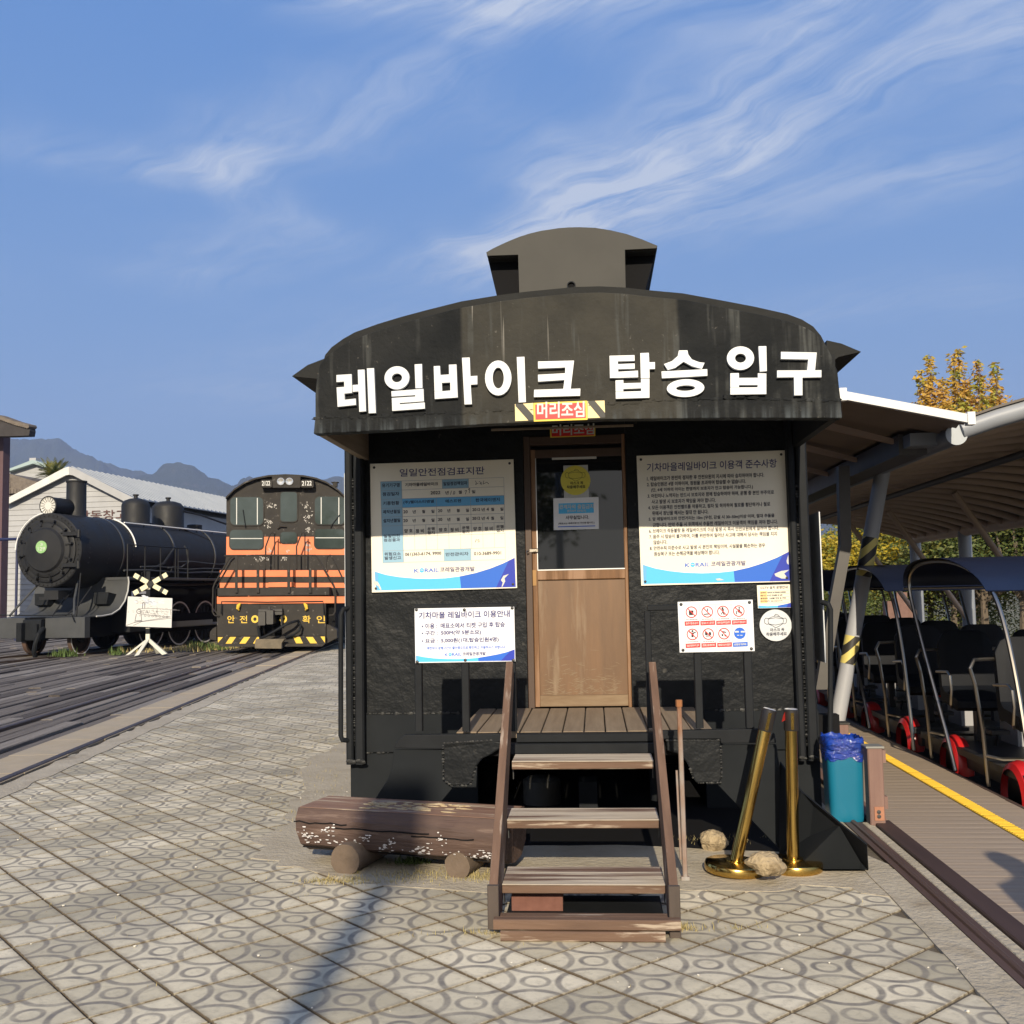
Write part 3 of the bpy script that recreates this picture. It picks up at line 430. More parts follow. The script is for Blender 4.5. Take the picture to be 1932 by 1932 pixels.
49464:(920,[[63,81,63,13,69,13,69,81],[49,79,49,56,38,56,38,51,49,51,49,16,55,16,55,79],[25,74,25,61,24,50,18,40,11,32,14,28,20,33,25,40,28,48,32,40,36,34,42,29,45,34,38,41,33,51,31,62,31,74]]),
49548:(920,[[39,43,39,27,11,27,11,22,73,22,73,27,45,27,45,43],[38,76,38,71,35,60,25,52,14,48,16,43,27,46,35,53,42,61,48,53,57,46,67,43,70,48,58,52,49,60,45,71,45,76]]),
49549:(920,[[18,35,18,30,59,30,59,13,65,13,65,35],[39,57,39,47,11,47,11,42,73,42,73,47,45,47,45,57],[39,80,39,77,35,68,26,62,15,58,17,53,27,56,36,61,42,68,48,61,56,56,66,53,69,58,57,62,48,68,45,77,45,80]]),
49552:(920,[[19,34,19,14,66,14,66,20,25,20,25,34],[39,56,39,44,11,44,11,39,73,39,73,44,45,44,45,56],[39,79,39,76,35,67,27,60,15,56,18,51,28,55,36,60,42,67,48,60,56,55,66,51,68,56,57,60,48,67,45,76,45,79]]),
49688:(920,[[39,78,39,75,35,66,26,59,14,55,17,50,27,53,36,58,42,66,48,58,57,53,67,50,70,55,58,59,49,66,45,75,45,78],[11,43,11,37,39,37,39,13,45,13,45,37,73,37,73,43]]),
49828:(920,[[11,27,11,22,73,22,73,27],[38,76,38,71,35,60,25,51,14,47,17,42,27,45,36,52,42,61,48,52,57,45,67,42,70,47,58,51,49,60,45,71,45,76]]),
49845:(920,[[19,40,19,14,65,14,65,40,58,40,58,32,25,32,25,40],[25,27,58,27,58,19,25,19],[11,50,11,45,73,45,73,50],[39,80,39,77,35,69,26,63,15,60,17,55,27,57,36,62,42,69,48,62,57,57,67,55,69,60,57,63,49,69,45,77,45,80]]),
49849:(920,[[11,48,11,43,73,43,73,48],[42,37,29,36,21,32,19,25,21,18,29,14,42,13,54,14,62,18,65,25,62,32,54,36],[42,32,51,31,57,29,59,25,57,21,51,19,42,18,33,19,27,21,25,25,27,29,33,31],[39,80,39,77,35,68,26,62,15,59,17,54,27,57,36,62,42,68,48,62,57,57,67,54,69,59,57,62,49,68,45,77,45,80]]),
49884:(920,[[61,81,61,13,67,13,67,81],[29,75,29,63,27,50,20,39,11,32,15,27,22,32,28,40,32,50,42,33,50,28,53,33,44,40,38,51,35,63,35,75]]),
49885:(920,[[22,37,22,31,61,31,61,13,67,13,67,37],[61,81,61,40,67,40,67,81],[29,78,29,71,27,61,21,53,12,48,15,43,22,47,28,53,32,60,36,53,42,48,49,44,52,49,43,54,37,62,35,71,35,78]]),
49888:(920,[[61,81,61,31,67,31,67,81],[23,36,23,14,69,14,69,20,29,20,29,36],[29,77,29,70,27,60,21,51,12,46,15,41,22,45,28,51,32,59,36,52,42,46,49,42,52,47,43,52,37,60,35,70,35,77]]),
49892:(920,[[61,81,61,46,67,46,67,81],[23,14,69,14,69,19,29,19,29,26,67,26,67,42,23,42,23,37,61,37,61,31,23,31],[29,79,29,74,27,64,21,56,12,51,15,46,22,50,28,56,32,63,36,56,42,51,49,48,52,52,43,57,37,65,35,74,35,79]]),
49900:(920,[[61,81,61,42,67,42,67,81],[23,38,23,14,67,14,67,38],[61,33,61,19,29,19,29,33],[29,78,29,71,27,62,21,54,12,49,15,44,22,48,28,54,32,61,36,54,42,49,49,45,52,50,43,55,37,62,35,71,35,78]]),
50500:(920,[[29,76,20,73,14,64,12,52,14,39,20,31,29,28,38,31,44,39,46,52,44,64,38,73],[29,70,35,68,39,61,40,52,39,42,35,36,29,34,23,36,20,42,18,52,20,61,23,68],[57,81,57,13,63,13,63,48,74,48,74,54,63,54,63,81]]),
50504:(920,[[30,76,21,74,15,68,12,59,15,51,21,45,30,43,39,45,46,51,48,59,46,68,39,74],[30,71,36,69,40,65,42,59,40,53,36,49,30,48,24,49,20,53,19,59,20,65,24,69],[58,81,58,31,64,31,64,55,74,55,74,60,64,60,64,81],[22,36,22,14,67,14,67,20,28,20,28,36]]),
50506:(920,[[30,77,21,75,15,69,12,61,15,53,21,48,30,46,39,48,45,53,47,61,45,69,39,75],[30,72,36,70,40,67,41,61,40,56,36,52,30,51,24,52,20,56,19,61,20,67,24,70],[54,32,47,31,43,28,41,23,43,18,47,14,54,13,60,14,64,18,66,23,64,28,60,31],[54,28,60,25,60,20,54,17,47,20,47,25],[58,81,58,47,64,47,64,60,74,60,74,66,64,66,64,81],[18,40,18,15,27,15,39,17,38,22,29,20,24,20,24,40],[51,45,51,39,37,39,37,35,71,35,71,39,57,39,57,45]]),
50508:(920,[[30,78,21,76,15,71,12,63,15,55,21,50,30,48,39,50,45,55,47,63,45,71,39,76],[30,73,36,72,40,68,41,63,40,58,36,54,30,53,24,54,20,58,19,63,20,68,24,72],[58,81,58,46,64,46,64,61,74,61,74,66,64,66,64,81],[21,14,66,14,66,19,27,19,27,26,64,26,64,43,21,43,21,38,58,38,58,31,21,31]]),
50526:(920,[[30,77,21,75,15,69,12,61,15,53,21,47,30,45,39,47,46,53,48,61,46,69,39,75],[30,72,36,70,40,67,42,61,40,55,36,52,30,50,24,52,20,55,19,61,20,67,24,70],[58,81,58,42,64,42,64,59,74,59,74,64,64,64,64,81],[20,19,20,14,66,14,66,19,56,19,56,34,66,34,66,39,21,39,21,34,30,34,30,19],[36,34,50,34,50,19,36,19]]),
50528:(920,[[26,75,19,72,14,64,12,52,14,39,19,31,26,28,34,31,39,39,41,52,39,64,34,72],[26,69,31,67,34,61,35,52,34,42,31,36,26,34,22,36,19,42,18,52,19,61,22,67],[48,79,48,16,54,16,54,49,63,49,63,13,69,13,69,81,63,81,63,54,54,54,54,79]]),
50529:(920,[[27,77,19,74,14,69,12,60,14,52,19,47,27,45,35,47,41,52,43,60,41,69,35,74],[27,71,32,70,36,66,37,60,36,55,32,51,27,50,22,51,19,55,18,60,19,66,22,70],[23,37,23,32,62,32,62,13,68,13,68,37],[48,79,48,41,54,41,54,58,62,58,62,40,68,40,68,81,62,81,62,63,54,63,54,79]]),
50556:(920,[[29,76,20,73,14,64,12,52,14,39,20,31,29,28,38,31,44,39,46,52,44,64,38,73],[29,70,35,68,39,61,40,52,39,42,35,36,29,34,23,36,20,42,18,52,20,61,23,68],[57,81,57,13,63,13,63,38,74,38,74,44,63,44,63,59,74,59,74,64,63,64,63,81]]),
50557:(920,[[20,37,20,32,58,32,58,13,64,13,64,37],[30,77,21,75,15,69,12,61,15,52,21,47,30,45,39,47,46,52,48,61,46,69,39,75],[30,71,36,70,40,66,42,61,40,55,36,51,30,50,24,51,20,55,19,61,20,66,24,70],[58,81,58,41,64,41,64,51,74,51,74,56,64,56,64,65,74,65,74,70,64,70,64,81]]),
50577:(920,[[30,77,21,75,15,69,12,61,15,52,21,47,30,45,39,47,46,52,48,61,46,69,39,75],[30,71,36,70,40,66,42,61,40,55,36,51,30,50,24,51,20,55,19,61,20,66,24,70],[42,38,30,37,23,33,20,26,23,19,30,15,42,13,54,15,62,19,65,26,62,33,54,37],[51,33,56,30,58,26,56,22,51,19,42,18,34,19,28,22,26,26,28,30,34,33],[58,81,58,41,64,41,64,51,74,51,74,56,64,56,64,65,74,65,74,71,64,71,64,81]]),
50612:(920,[[29,70,35,68,39,61,40,52,39,42,35,36,29,34,24,36,20,42,18,52,20,61,24,68],[61,81,61,55,46,55,43,66,38,73,29,76,21,73,15,64,12,52,15,39,21,31,29,28,38,31,44,38,46,50,61,50,61,13,67,13,67,81]]),
50630:(920,[[19,41,19,14,42,14,42,41,37,41,37,33,25,33,25,41],[25,28,37,28,37,19,25,19],[30,73,36,71,40,68,41,62,40,57,36,53,30,52,24,53,20,57,18,62,20,68,24,71],[56,41,56,36,54,29,50,23,43,18,46,13,52,16,59,26,61,21,65,16,71,13,74,18,67,22,63,29,62,41],[61,81,61,65,47,65,44,72,38,76,30,78,21,76,15,70,12,62,15,54,21,48,30,47,38,48,44,53,47,60,61,60,61,45,67,45,67,81]]),
50640:(920,[[63,81,63,13,69,13,69,81],[26,69,31,67,34,61,35,52,34,42,31,36,26,34,22,36,19,42,18,52,19,61,22,67],[26,75,19,72,14,64,12,52,14,39,19,31,26,28,34,30,39,38,41,49,49,49,49,16,55,16,55,79,49,79,49,54,41,54,39,65,34,73]]),
50644:(920,[[27,70,32,69,36,65,37,59,36,53,32,49,27,48,22,49,19,53,18,59,19,65,22,69],[62,81,62,30,68,30,68,81],[50,79,50,61,43,61,40,69,35,74,27,75,19,73,14,68,12,59,14,50,19,45,27,43,35,44,40,49,43,56,50,56,50,32,56,32,56,79],[24,37,24,14,70,14,70,20,30,20,30,37]]),
50648:(920,[[62,81,62,45,68,45,68,81],[27,73,32,71,36,68,37,63,36,57,32,54,27,53,22,54,19,57,18,63,19,68,22,71],[27,78,19,76,14,70,12,63,14,55,19,50,27,48,35,49,40,54,43,60,50,60,50,46,56,46,56,79,50,79,50,65,43,65,40,72,35,76],[24,14,71,14,71,19,30,19,30,26,68,26,68,42,24,42,24,37,62,37,62,31,24,31]]),
50668:(920,[[29,70,35,68,39,61,40,52,39,42,35,36,29,34,24,36,20,42,18,52,20,61,24,68],[45,61,61,61,61,44,45,44,46,47,46,58],[61,81,61,66,44,66,40,71,35,74,29,76,21,73,15,64,12,52,15,39,21,31,29,28,35,29,40,33,44,39,61,39,61,13,67,13,67,81]]),
50672:(920,[[30,71,36,69,40,65,41,59,40,53,36,49,30,48,24,49,20,53,18,59,20,65,24,69],[61,65,61,54,46,54,47,63,46,65],[30,76,21,74,15,68,12,59,15,51,21,45,30,42,40,45,44,49,61,49,61,31,67,31,67,81,61,81,61,70,44,70,35,76],[24,36,24,14,69,14,69,20,30,20,30,36]]),
50689:(920,[[30,71,36,70,40,66,41,61,40,55,36,51,30,50,24,51,20,55,18,61,20,66,24,70],[45,39,33,37,25,33,22,26,25,19,33,15,45,13,57,15,65,19,67,26,65,33,57,37],[45,34,54,33,59,30,61,26,59,22,54,19,45,18,36,19,30,22,28,26,30,30,36,33],[46,66,61,66,61,55,46,55,47,64],[61,81,61,71,43,71,40,74,30,77,21,75,15,69,12,61,15,52,21,47,30,44,40,47,43,50,61,50,61,41,67,41,67,81]]),
50696:(920,[[63,81,63,13,69,13,69,81],[26,69,31,67,34,61,35,52,34,42,31,36,26,34,22,36,19,42,18,52,19,61,22,67],[50,59,50,44,40,44,41,54,40,59],[26,75,19,72,14,64,12,52,14,39,19,31,26,28,32,29,36,33,39,39,50,39,50,16,56,16,56,79,50,79,50,64,39,64,36,70,32,74]]),
50752:(920,[[32,71,38,70,42,66,43,60,42,55,38,51,32,50,25,51,21,55,20,60,21,66,25,70],[11,28,39,28,53,30,53,35,35,33,35,45,42,47,48,53,49,60,47,69,41,74,32,76,22,74,16,69,14,60,15,53,21,47,28,45,28,33,10,33],[57,81,57,13,63,13,63,48,74,48,74,53,63,53,63,81]]),
50756:(920,[[32,73,37,72,41,69,43,64,41,60,37,57,32,56,26,57,22,60,21,64,22,69,26,72],[12,39,25,39,39,40,54,42,53,46,35,44,35,51,42,53,47,58,48,64,46,71,40,76,32,78,23,76,17,71,15,64,17,58,22,53,29,51,29,44,11,44],[58,81,58,29,64,29,64,53,74,53,74,58,64,58,64,81],[21,33,21,14,66,14,66,20,27,20,27,33]]),
50808:(920,[[33,71,39,70,44,66,45,60,44,55,39,51,33,50,27,51,23,55,21,60,23,66,27,70],[60,81,60,13,67,13,67,81],[12,28,26,28,41,29,56,31,56,35,36,33,36,45,44,47,49,53,51,60,49,69,43,74,33,76,24,74,17,69,15,60,17,53,22,47,30,45,30,33,12,33]]),
50836:(920,[[42,72,52,70,58,66,61,59,58,52,52,48,42,47,32,48,26,52,23,59,26,66,32,70],[42,77,29,74,20,68,17,59,18,53,21,49,26,45,26,27,11,27,11,22,73,22,73,27,58,27,58,45,65,53,67,59,63,68,55,74],[32,27,32,43,35,42,48,42,51,43,51,27]]),
50857:(920,[[42,37,29,36,21,32,19,25,21,19,29,14,42,13,54,14,62,19,65,25,62,32,54,36],[42,32,51,31,57,29,59,25,57,21,51,19,42,18,33,19,27,21,25,25,27,29,33,31],[42,75,51,74,57,71,59,67,57,63,51,60,42,59,33,60,27,63,24,67,27,71,33,74],[42,80,29,78,21,74,18,67,19,63,22,59,26,57,26,47,11,47,11,42,73,42,73,47,57,47,57,57,62,59,65,63,66,67,63,74,55,78],[33,47,33,55,39,54,45,54,48,55,51,55,51,47]]),
50864:(920,[[42,78,29,76,21,71,18,63,21,55,29,50,42,48,54,50,63,55,66,63,63,71,54,76],[42,73,51,72,57,68,59,63,57,58,51,55,42,53,33,55,27,58,24,63,27,68,33,72],[11,42,11,37,39,37,39,13,45,13,45,37,73,37,73,42]]),
50868:(920,[[42,79,29,77,21,73,18,65,21,58,29,53,42,52,54,53,63,58,66,65,63,73,54,77],[42,74,51,73,57,70,59,65,57,61,51,58,42,57,33,58,27,61,25,65,27,70,33,73],[11,46,11,41,39,41,39,28,46,28,46,41,73,41,73,46],[19,34,19,14,66,14,66,20,25,20,25,34]]),
50896:(920,[[33,78,24,77,18,72,16,66,18,60,24,56,33,54,42,56,47,60,50,66,47,72,42,77],[33,73,39,72,42,70,44,66,42,62,39,60,33,59,27,60,24,62,22,66,24,70,27,72],[12,44,24,44,30,45,30,32,37,32,37,45,43,45,55,47,55,51,40,50,25,50,11,49],[47,41,47,36,61,36,61,29,67,29,67,81,61,81,61,41],[20,34,20,14,68,14,68,20,27,20,27,34]]),
50900:(920,[[33,79,24,78,18,75,16,69,18,64,24,60,33,59,42,60,48,64,50,69,48,75,42,78],[33,75,39,74,44,69,39,64,33,63,27,64,23,66,23,72,27,74],[12,51,29,51,29,41,36,41,36,51,42,51,56,53,55,57,25,55,11,55],[47,48,47,44,61,44,61,41,67,41,67,81,61,81,61,48],[22,14,69,14,69,18,28,18,28,24,67,24,67,38,21,38,21,34,61,34,61,28,22,28]]),
50948:(920,[[33,78,24,76,18,71,16,64,18,56,24,51,33,50,42,51,48,56,51,64,48,71,42,76],[33,72,39,71,43,68,45,64,43,59,39,56,33,55,28,56,24,59,22,64,24,68,28,71],[61,81,61,13,67,13,67,81],[12,39,31,39,31,15,37,15,37,39,56,42,56,46,25,44,11,44]]),
50976:(920,[[42,78,29,76,21,71,18,63,21,55,29,50,42,49,54,50,63,55,66,63,63,71,54,76],[42,73,51,72,57,68,59,63,57,58,51,55,42,54,33,55,27,58,24,63,27,68,33,72],[11,42,11,37,27,37,27,13,33,13,33,37,50,37,50,13,57,13,57,37,73,37,73,42]]),
51004:(920,[[42,76,29,74,21,68,17,58,21,48,29,41,42,39,55,41,63,48,67,58,63,68,55,74],[42,71,51,70,58,65,61,58,58,51,51,46,42,44,32,46,26,51,23,58,26,65,32,70],[11,27,11,22,73,22,73,27]]),
51008:(920,[[11,45,11,40,73,40,73,45],[42,78,29,77,21,72,18,65,21,58,29,53,42,51,54,53,63,58,66,65,63,72,54,77],[42,73,51,72,57,69,59,65,57,60,51,57,42,56,33,57,27,60,24,65,27,69,33,72],[19,34,19,14,66,14,66,20,25,20,25,34]]),
51012:(920,[[42,80,29,78,21,74,18,68,21,61,29,57,42,56,55,57,63,61,66,68,63,74,55,78],[42,75,51,74,57,72,59,68,57,64,51,62,42,61,32,62,27,64,24,68,27,72,32,74],[11,52,11,47,73,47,73,52],[19,14,67,14,67,19,25,19,25,25,65,25,65,41,19,41,19,36,59,36,59,30,19,30]]),
51020:(920,[[42,79,29,78,21,73,18,66,21,60,29,55,42,54,55,55,63,60,66,66,63,73,55,78],[42,74,51,73,57,71,59,66,57,62,51,60,42,59,33,60,27,62,24,66,27,71,33,73],[19,36,19,14,65,14,65,36],[59,31,59,19,25,19,25,31],[11,48,11,43,73,43,73,48]]),
51032:(920,[[33,76,24,74,17,68,15,60,17,52,24,46,33,44,43,46,49,52,51,60,49,68,43,74],[33,70,39,69,44,65,45,60,44,54,39,51,33,49,27,51,23,54,21,60,23,65,27,69],[60,81,60,13,67,13,67,81],[12,28,26,28,41,29,56,31,56,35,25,33,12,33]]),
51060:(920,[[61,81,61,13,67,13,67,81],[31,76,22,73,16,64,14,52,16,39,22,31,31,28,40,31,46,39,48,52,46,64,40,73],[31,70,37,68,41,61,42,52,41,42,37,36,31,34,25,36,21,42,20,52,21,61,25,68]]),
51064:(920,[[61,81,61,31,67,31,67,81],[30,76,21,74,15,68,13,59,15,51,21,45,30,43,40,45,46,51,48,59,46,68,40,74],[30,71,36,69,41,65,42,59,41,53,36,50,30,48,25,50,20,53,19,59,20,65,25,69],[23,36,23,14,69,14,69,20,29,20,29,36]]),
51068:(920,[[30,78,21,76,15,71,13,63,15,55,21,50,30,48,39,50,45,55,48,63,45,71,39,76],[30,73,36,72,40,68,42,63,40,58,36,55,30,53,24,55,20,58,19,63,20,68,24,72],[61,81,61,46,67,46,67,81],[23,14,69,14,69,19,29,19,29,26,67,26,67,43,23,43,23,38,61,38,61,31,23,31]]),
51076:(920,[[61,81,61,42,67,42,67,81],[23,38,23,14,67,14,67,38],[61,33,61,19,29,19,29,33],[30,77,21,75,15,70,13,61,15,53,21,47,30,45,40,47,46,53,48,61,46,70,40,75],[30,72,36,71,41,67,42,61,41,56,36,52,30,51,24,52,20,56,19,61,20,67,24,71]]),
51077:(920,[[61,81,61,44,67,44,67,81],[23,41,23,14,67,14,67,41,61,41,61,33,29,33,29,41],[29,28,61,28,61,19,29,19],[30,78,21,76,15,70,13,62,15,54,21,48,30,46,40,48,46,54,48,62,46,70,40,76],[30,72,36,71,41,67,42,62,41,56,36,53,30,51,24,53,20,56,19,62,20,67,24,71]]),
51088:(920,[[13,74,13,69,28,69,28,60,26,48,19,38,10,31,14,26,21,31,27,39,31,48,35,40,41,33,48,28,52,33,43,39,36,49,34,60,34,69,49,69,49,74],[57,81,57,13,63,13,63,48,74,48,74,53,63,53,63,81]]),
51089:(920,[[20,36,20,31,58,31,58,13,64,13,64,36],[13,76,13,71,28,71,26,59,20,51,11,46,14,41,22,45,27,51,31,58,40,46,47,43,51,48,42,53,36,60,34,71,49,71,49,76],[58,81,58,40,64,40,64,58,74,58,74,63,64,63,64,81]]),
51109:(920,[[42,38,30,37,23,32,20,26,23,19,30,15,42,13,54,15,62,19,65,26,62,32,54,37],[42,33,51,32,56,30,58,26,56,21,51,19,42,18,34,19,28,21,26,26,28,30,34,32],[13,76,13,71,28,71,26,59,20,51,11,46,14,41,22,45,27,51,31,58,35,51,48,43,51,48,42,53,36,60,34,71,49,71,49,76],[58,81,58,40,64,40,64,58,74,58,74,64,64,64,64,81]]),
51116:(920,[[48,79,48,16,54,16,54,48,63,48,63,13,69,13,69,81,63,81,63,53,54,53,54,79],[12,73,12,68,25,68,24,50,19,39,11,32,14,27,21,32,25,39,28,48,32,40,36,34,42,29,46,34,38,41,33,51,31,62,31,68,44,68,44,73]]),
51201:(920,[[22,37,22,31,61,31,61,13,67,13,67,37],[13,76,13,71,29,71,29,68,26,59,20,51,11,46,15,41,22,45,28,51,32,58,41,46,48,43,51,48,43,53,37,60,35,71,50,71,50,76],[61,81,61,63,48,63,48,58,61,58,61,40,67,40,67,81]]),
51204:(920,[[61,81,61,62,47,62,47,57,61,57,61,31,67,31,67,81],[24,35,24,14,69,14,69,20,30,20,30,35],[13,75,13,70,29,70,29,67,26,58,20,50,11,45,15,40,22,44,28,49,32,57,36,50,41,45,48,41,51,46,43,51,37,58,35,67,35,70,50,70,50,75]]),
51208:(920,[[61,81,61,66,47,66,47,61,61,61,61,46,67,46,67,81],[13,77,13,72,28,72,26,62,20,55,11,50,15,45,22,49,28,54,32,61,35,55,41,50,48,47,51,51,42,56,37,63,35,72,50,72,50,77],[23,14,70,14,70,19,30,19,30,26,67,26,67,42,23,42,23,37,61,37,61,31,23,31]]),
51216:(920,[[23,38,23,14,67,14,67,38],[61,33,61,19,29,19,29,33],[61,81,61,64,47,64,47,59,61,59,61,41,67,41,67,81],[13,76,13,71,29,71,29,69,26,60,20,52,11,47,15,42,22,46,28,51,32,59,36,52,41,47,48,43,51,48,43,53,37,60,35,69,35,71,50,71,50,76]]),
51221:(920,[[45,38,33,37,25,32,22,26,25,19,33,14,45,13,57,14,65,19,67,26,65,32,57,37],[45,33,53,32,59,30,61,26,59,21,53,19,45,18,36,19,30,21,28,26,30,30,36,32],[61,81,61,63,47,63,47,58,61,58,61,40,67,40,67,81],[13,76,13,71,29,71,29,68,26,59,20,51,11,46,15,41,22,45,28,51,32,58,41,46,48,43,51,48,43,53,37,60,35,71,50,71,50,76]]),
51228:(920,[[63,81,63,13,69,13,69,81],[49,79,49,56,38,56,38,51,49,51,49,16,55,16,55,79],[12,73,12,68,25,68,25,62,23,49,18,39,10,31,14,26,20,32,25,39,28,48,31,40,36,33,42,28,46,33,38,40,33,50,31,62,31,68,43,68,43,73]]),
51256:(920,[[47,47,47,42,61,42,61,13,67,13,67,81,61,81,61,62,47,62,47,56,61,56,61,47],[13,74,13,69,28,69,28,61,26,49,20,38,11,31,15,26,22,32,28,40,32,49,36,40,42,33,49,28,52,32,43,40,37,50,35,61,35,69,50,69,50,74]]),
51276:(920,[[48,57,48,52,61,52,61,41,67,41,67,81,61,81,61,68,48,68,48,63,61,63,61,57],[14,76,14,71,29,71,29,68,26,58,20,51,12,46,15,41,22,45,28,50,32,57,36,51,41,46,48,42,51,47,43,52,37,59,35,71,50,71,50,76],[54,39,53,30,49,24,44,19,39,24,36,29,35,39,29,39,29,35,27,29,22,23,15,18,18,14,24,17,32,26,34,21,38,16,44,13,50,17,54,21,57,27,60,21,64,17,70,14,73,18,66,23,61,29,60,39]]),
51312:(920,[[39,43,39,27,11,27,11,22,73,22,73,27,45,27,45,43],[16,75,16,69,39,69,39,68,35,58,26,50,14,46,17,41,27,44,36,51,42,59,48,51,57,45,67,41,70,46,58,50,49,58,45,68,45,69,68,69,68,75]]),
51333:(920,[[42,36,29,35,21,31,19,25,21,18,29,14,42,13,54,14,62,18,65,25,62,31,54,35],[42,32,51,31,57,28,59,25,57,21,51,19,42,18,33,19,27,21,25,25,27,28,33,31],[11,47,11,42,73,42,73,47,45,47,45,57,39,57,39,47],[17,78,17,73,38,73,34,66,26,61,15,58,17,53,28,56,36,60,42,67,48,60,56,56,67,53,69,58,58,61,50,66,46,73,67,73,67,78]]),
51340:(920,[[14,74,14,69,29,69,26,60,20,53,12,48,15,43,22,47,28,52,32,59,36,53,41,48,49,44,52,49,43,54,37,61,35,69,50,69,50,74],[11,27,24,27,39,28,53,30,53,34,35,33,35,46,29,46,29,32,10,32],[57,81,57,13,63,13,63,47,74,47,74,53,63,53,63,81]]),
51396:(920,[[60,81,60,13,67,13,67,81],[15,74,15,69,30,69,28,60,22,53,13,48,16,43,23,47,29,52,34,59,38,53,44,48,51,45,54,49,45,54,39,60,37,69,52,69,52,74],[12,27,26,27,41,28,56,30,56,35,43,33,37,33,37,46,30,46,30,33,24,32,12,32]]),
51452:(920,[[17,77,17,72,38,72,35,63,26,56,15,53,17,48,27,51,36,56,42,63,48,56,56,51,67,48,69,53,58,56,49,63,45,72,67,72,67,77],[11,42,11,37,39,37,39,13,45,13,45,37,73,37,73,42]]),
51456:(920,[[17,77,17,72,38,72,35,65,26,59,15,56,17,51,28,54,36,59,42,66,47,59,56,54,67,51,69,56,58,59,49,65,46,72,67,72,67,77],[11,46,11,41,39,41,39,27,45,27,45,41,73,41,73,46],[19,34,19,14,66,14,66,20,25,20,25,34]]),
51473:(920,[[42,32,51,31,57,29,59,25,57,21,51,19,42,18,33,19,27,21,25,25,27,29,33,31],[11,49,11,44,39,44,39,37,28,35,21,31,19,25,21,18,29,14,42,13,54,14,62,18,65,25,63,31,56,35,45,37,45,44,73,44,73,49],[17,78,17,73,38,73,34,66,26,61,15,58,17,53,28,56,36,60,42,67,48,60,56,56,67,53,69,58,58,61,50,66,46,73,67,73,67,78]]),
51593:(920,[[11,48,11,43,73,43,73,48],[18,36,18,31,59,31,59,13,65,13,65,36],[17,78,17,73,38,73,34,66,26,60,15,57,17,53,28,55,36,60,42,67,48,60,56,55,67,53,69,57,58,60,49,66,46,73,67,73,67,78]]),
51648:(920,[[61,81,61,13,67,13,67,81],[13,74,13,69,29,69,29,60,27,48,20,38,11,31,15,26,22,31,28,39,32,48,37,40,43,33,50,28,54,33,44,39,38,49,35,60,35,69,51,69,51,74]]),
51687:(920,[[44,42,44,14,65,14,65,42,60,42,60,33,50,33,50,42],[50,28,60,28,60,19,50,19],[35,77,35,72,40,72,39,63,37,57,33,53,28,63,27,72,32,72,32,77,13,77,13,72,21,72,20,62,17,56,11,51,14,47,22,54,24,59,29,49,33,46,38,49,43,58,45,54,53,47,56,51,50,56,47,62,46,72,54,72,54,77],[59,81,59,45,65,45,65,61,74,61,74,66,65,66,65,81],[19,14,36,14,42,15,41,20,25,18,25,26,40,26,40,41,18,41,18,36,34,36,34,30,19,30]]),
51901:(920,[[18,35,18,30,59,30,59,13,65,13,65,35],[43,78,43,73,52,73,51,68,42,60,36,64,33,68,32,73,41,73,41,78,15,78,15,73,26,73,24,67,20,62,13,58,16,54,22,57,29,65,36,57,42,55,47,57,52,61,55,65,57,60,68,54,71,58,64,62,59,67,58,73,68,73,68,78],[39,54,39,47,11,47,11,42,73,42,73,47,45,47,45,54]]),
52264:(920,[[28,80,28,69,12,69,12,64,28,64,28,59,26,47,19,38,11,31,14,26,21,31,27,38,31,47,35,39,40,32,47,27,50,32,42,39,36,48,34,59,34,64,49,64,49,69,34,69,34,80],[57,81,57,13,63,13,63,48,74,48,74,53,63,53,63,81]]),
52265:(920,[[20,36,20,31,58,31,58,13,64,13,64,36],[28,81,28,72,13,72,13,67,28,67,26,57,20,50,11,46,14,41,22,44,31,56,35,50,41,45,48,42,51,47,42,51,36,58,34,67,49,67,49,72,34,72,34,81],[58,81,58,39,64,39,64,57,74,57,74,63,64,63,64,81]]),
52285:(920,[[42,38,30,36,23,32,20,25,23,19,30,15,42,13,54,15,62,19,65,25,62,32,54,36],[42,33,51,32,56,29,58,25,56,21,51,19,42,18,34,19,28,21,26,25,28,29,34,32],[28,81,28,73,13,73,13,68,28,68,28,66,26,57,20,50,11,46,14,41,22,45,27,50,31,56,35,51,41,46,48,43,51,48,42,52,36,58,34,66,34,68,49,68,49,73,34,73,34,81],[58,81,58,39,64,39,64,58,74,58,74,63,64,63,64,81]]),
52293:(920,[[23,36,23,30,62,30,62,13,68,13,68,36],[25,80,25,72,13,72,13,67,25,67,24,58,19,51,12,46,15,41,21,45,25,50,28,56,32,50,36,46,42,42,45,47,38,52,33,58,31,67,43,67,43,72,31,72,31,80],[48,80,48,40,54,40,54,58,62,58,62,39,68,39,68,81,62,81,62,63,54,63,54,80]]),
52380:(920,[[28,80,28,72,13,72,13,67,28,67,26,56,20,48,11,43,14,38,22,42,31,54,35,48,41,43,48,40,51,44,42,49,37,56,34,67,49,67,49,72,34,72,34,80],[61,81,61,60,47,60,47,55,61,55,61,30,67,30,67,81],[24,35,24,14,69,14,69,20,30,20,30,35]]),
52384:(920,[[28,81,28,74,13,74,13,69,28,69,26,60,20,54,11,50,14,45,21,48,27,53,31,59,36,53,42,49,49,46,52,51,43,55,37,60,34,69,49,69,49,74,34,74,34,81],[61,81,61,64,47,64,47,59,61,59,61,45,67,45,67,81],[23,14,70,14,70,19,30,19,30,26,67,26,67,42,23,42,23,37,61,37,61,30,23,30]]),
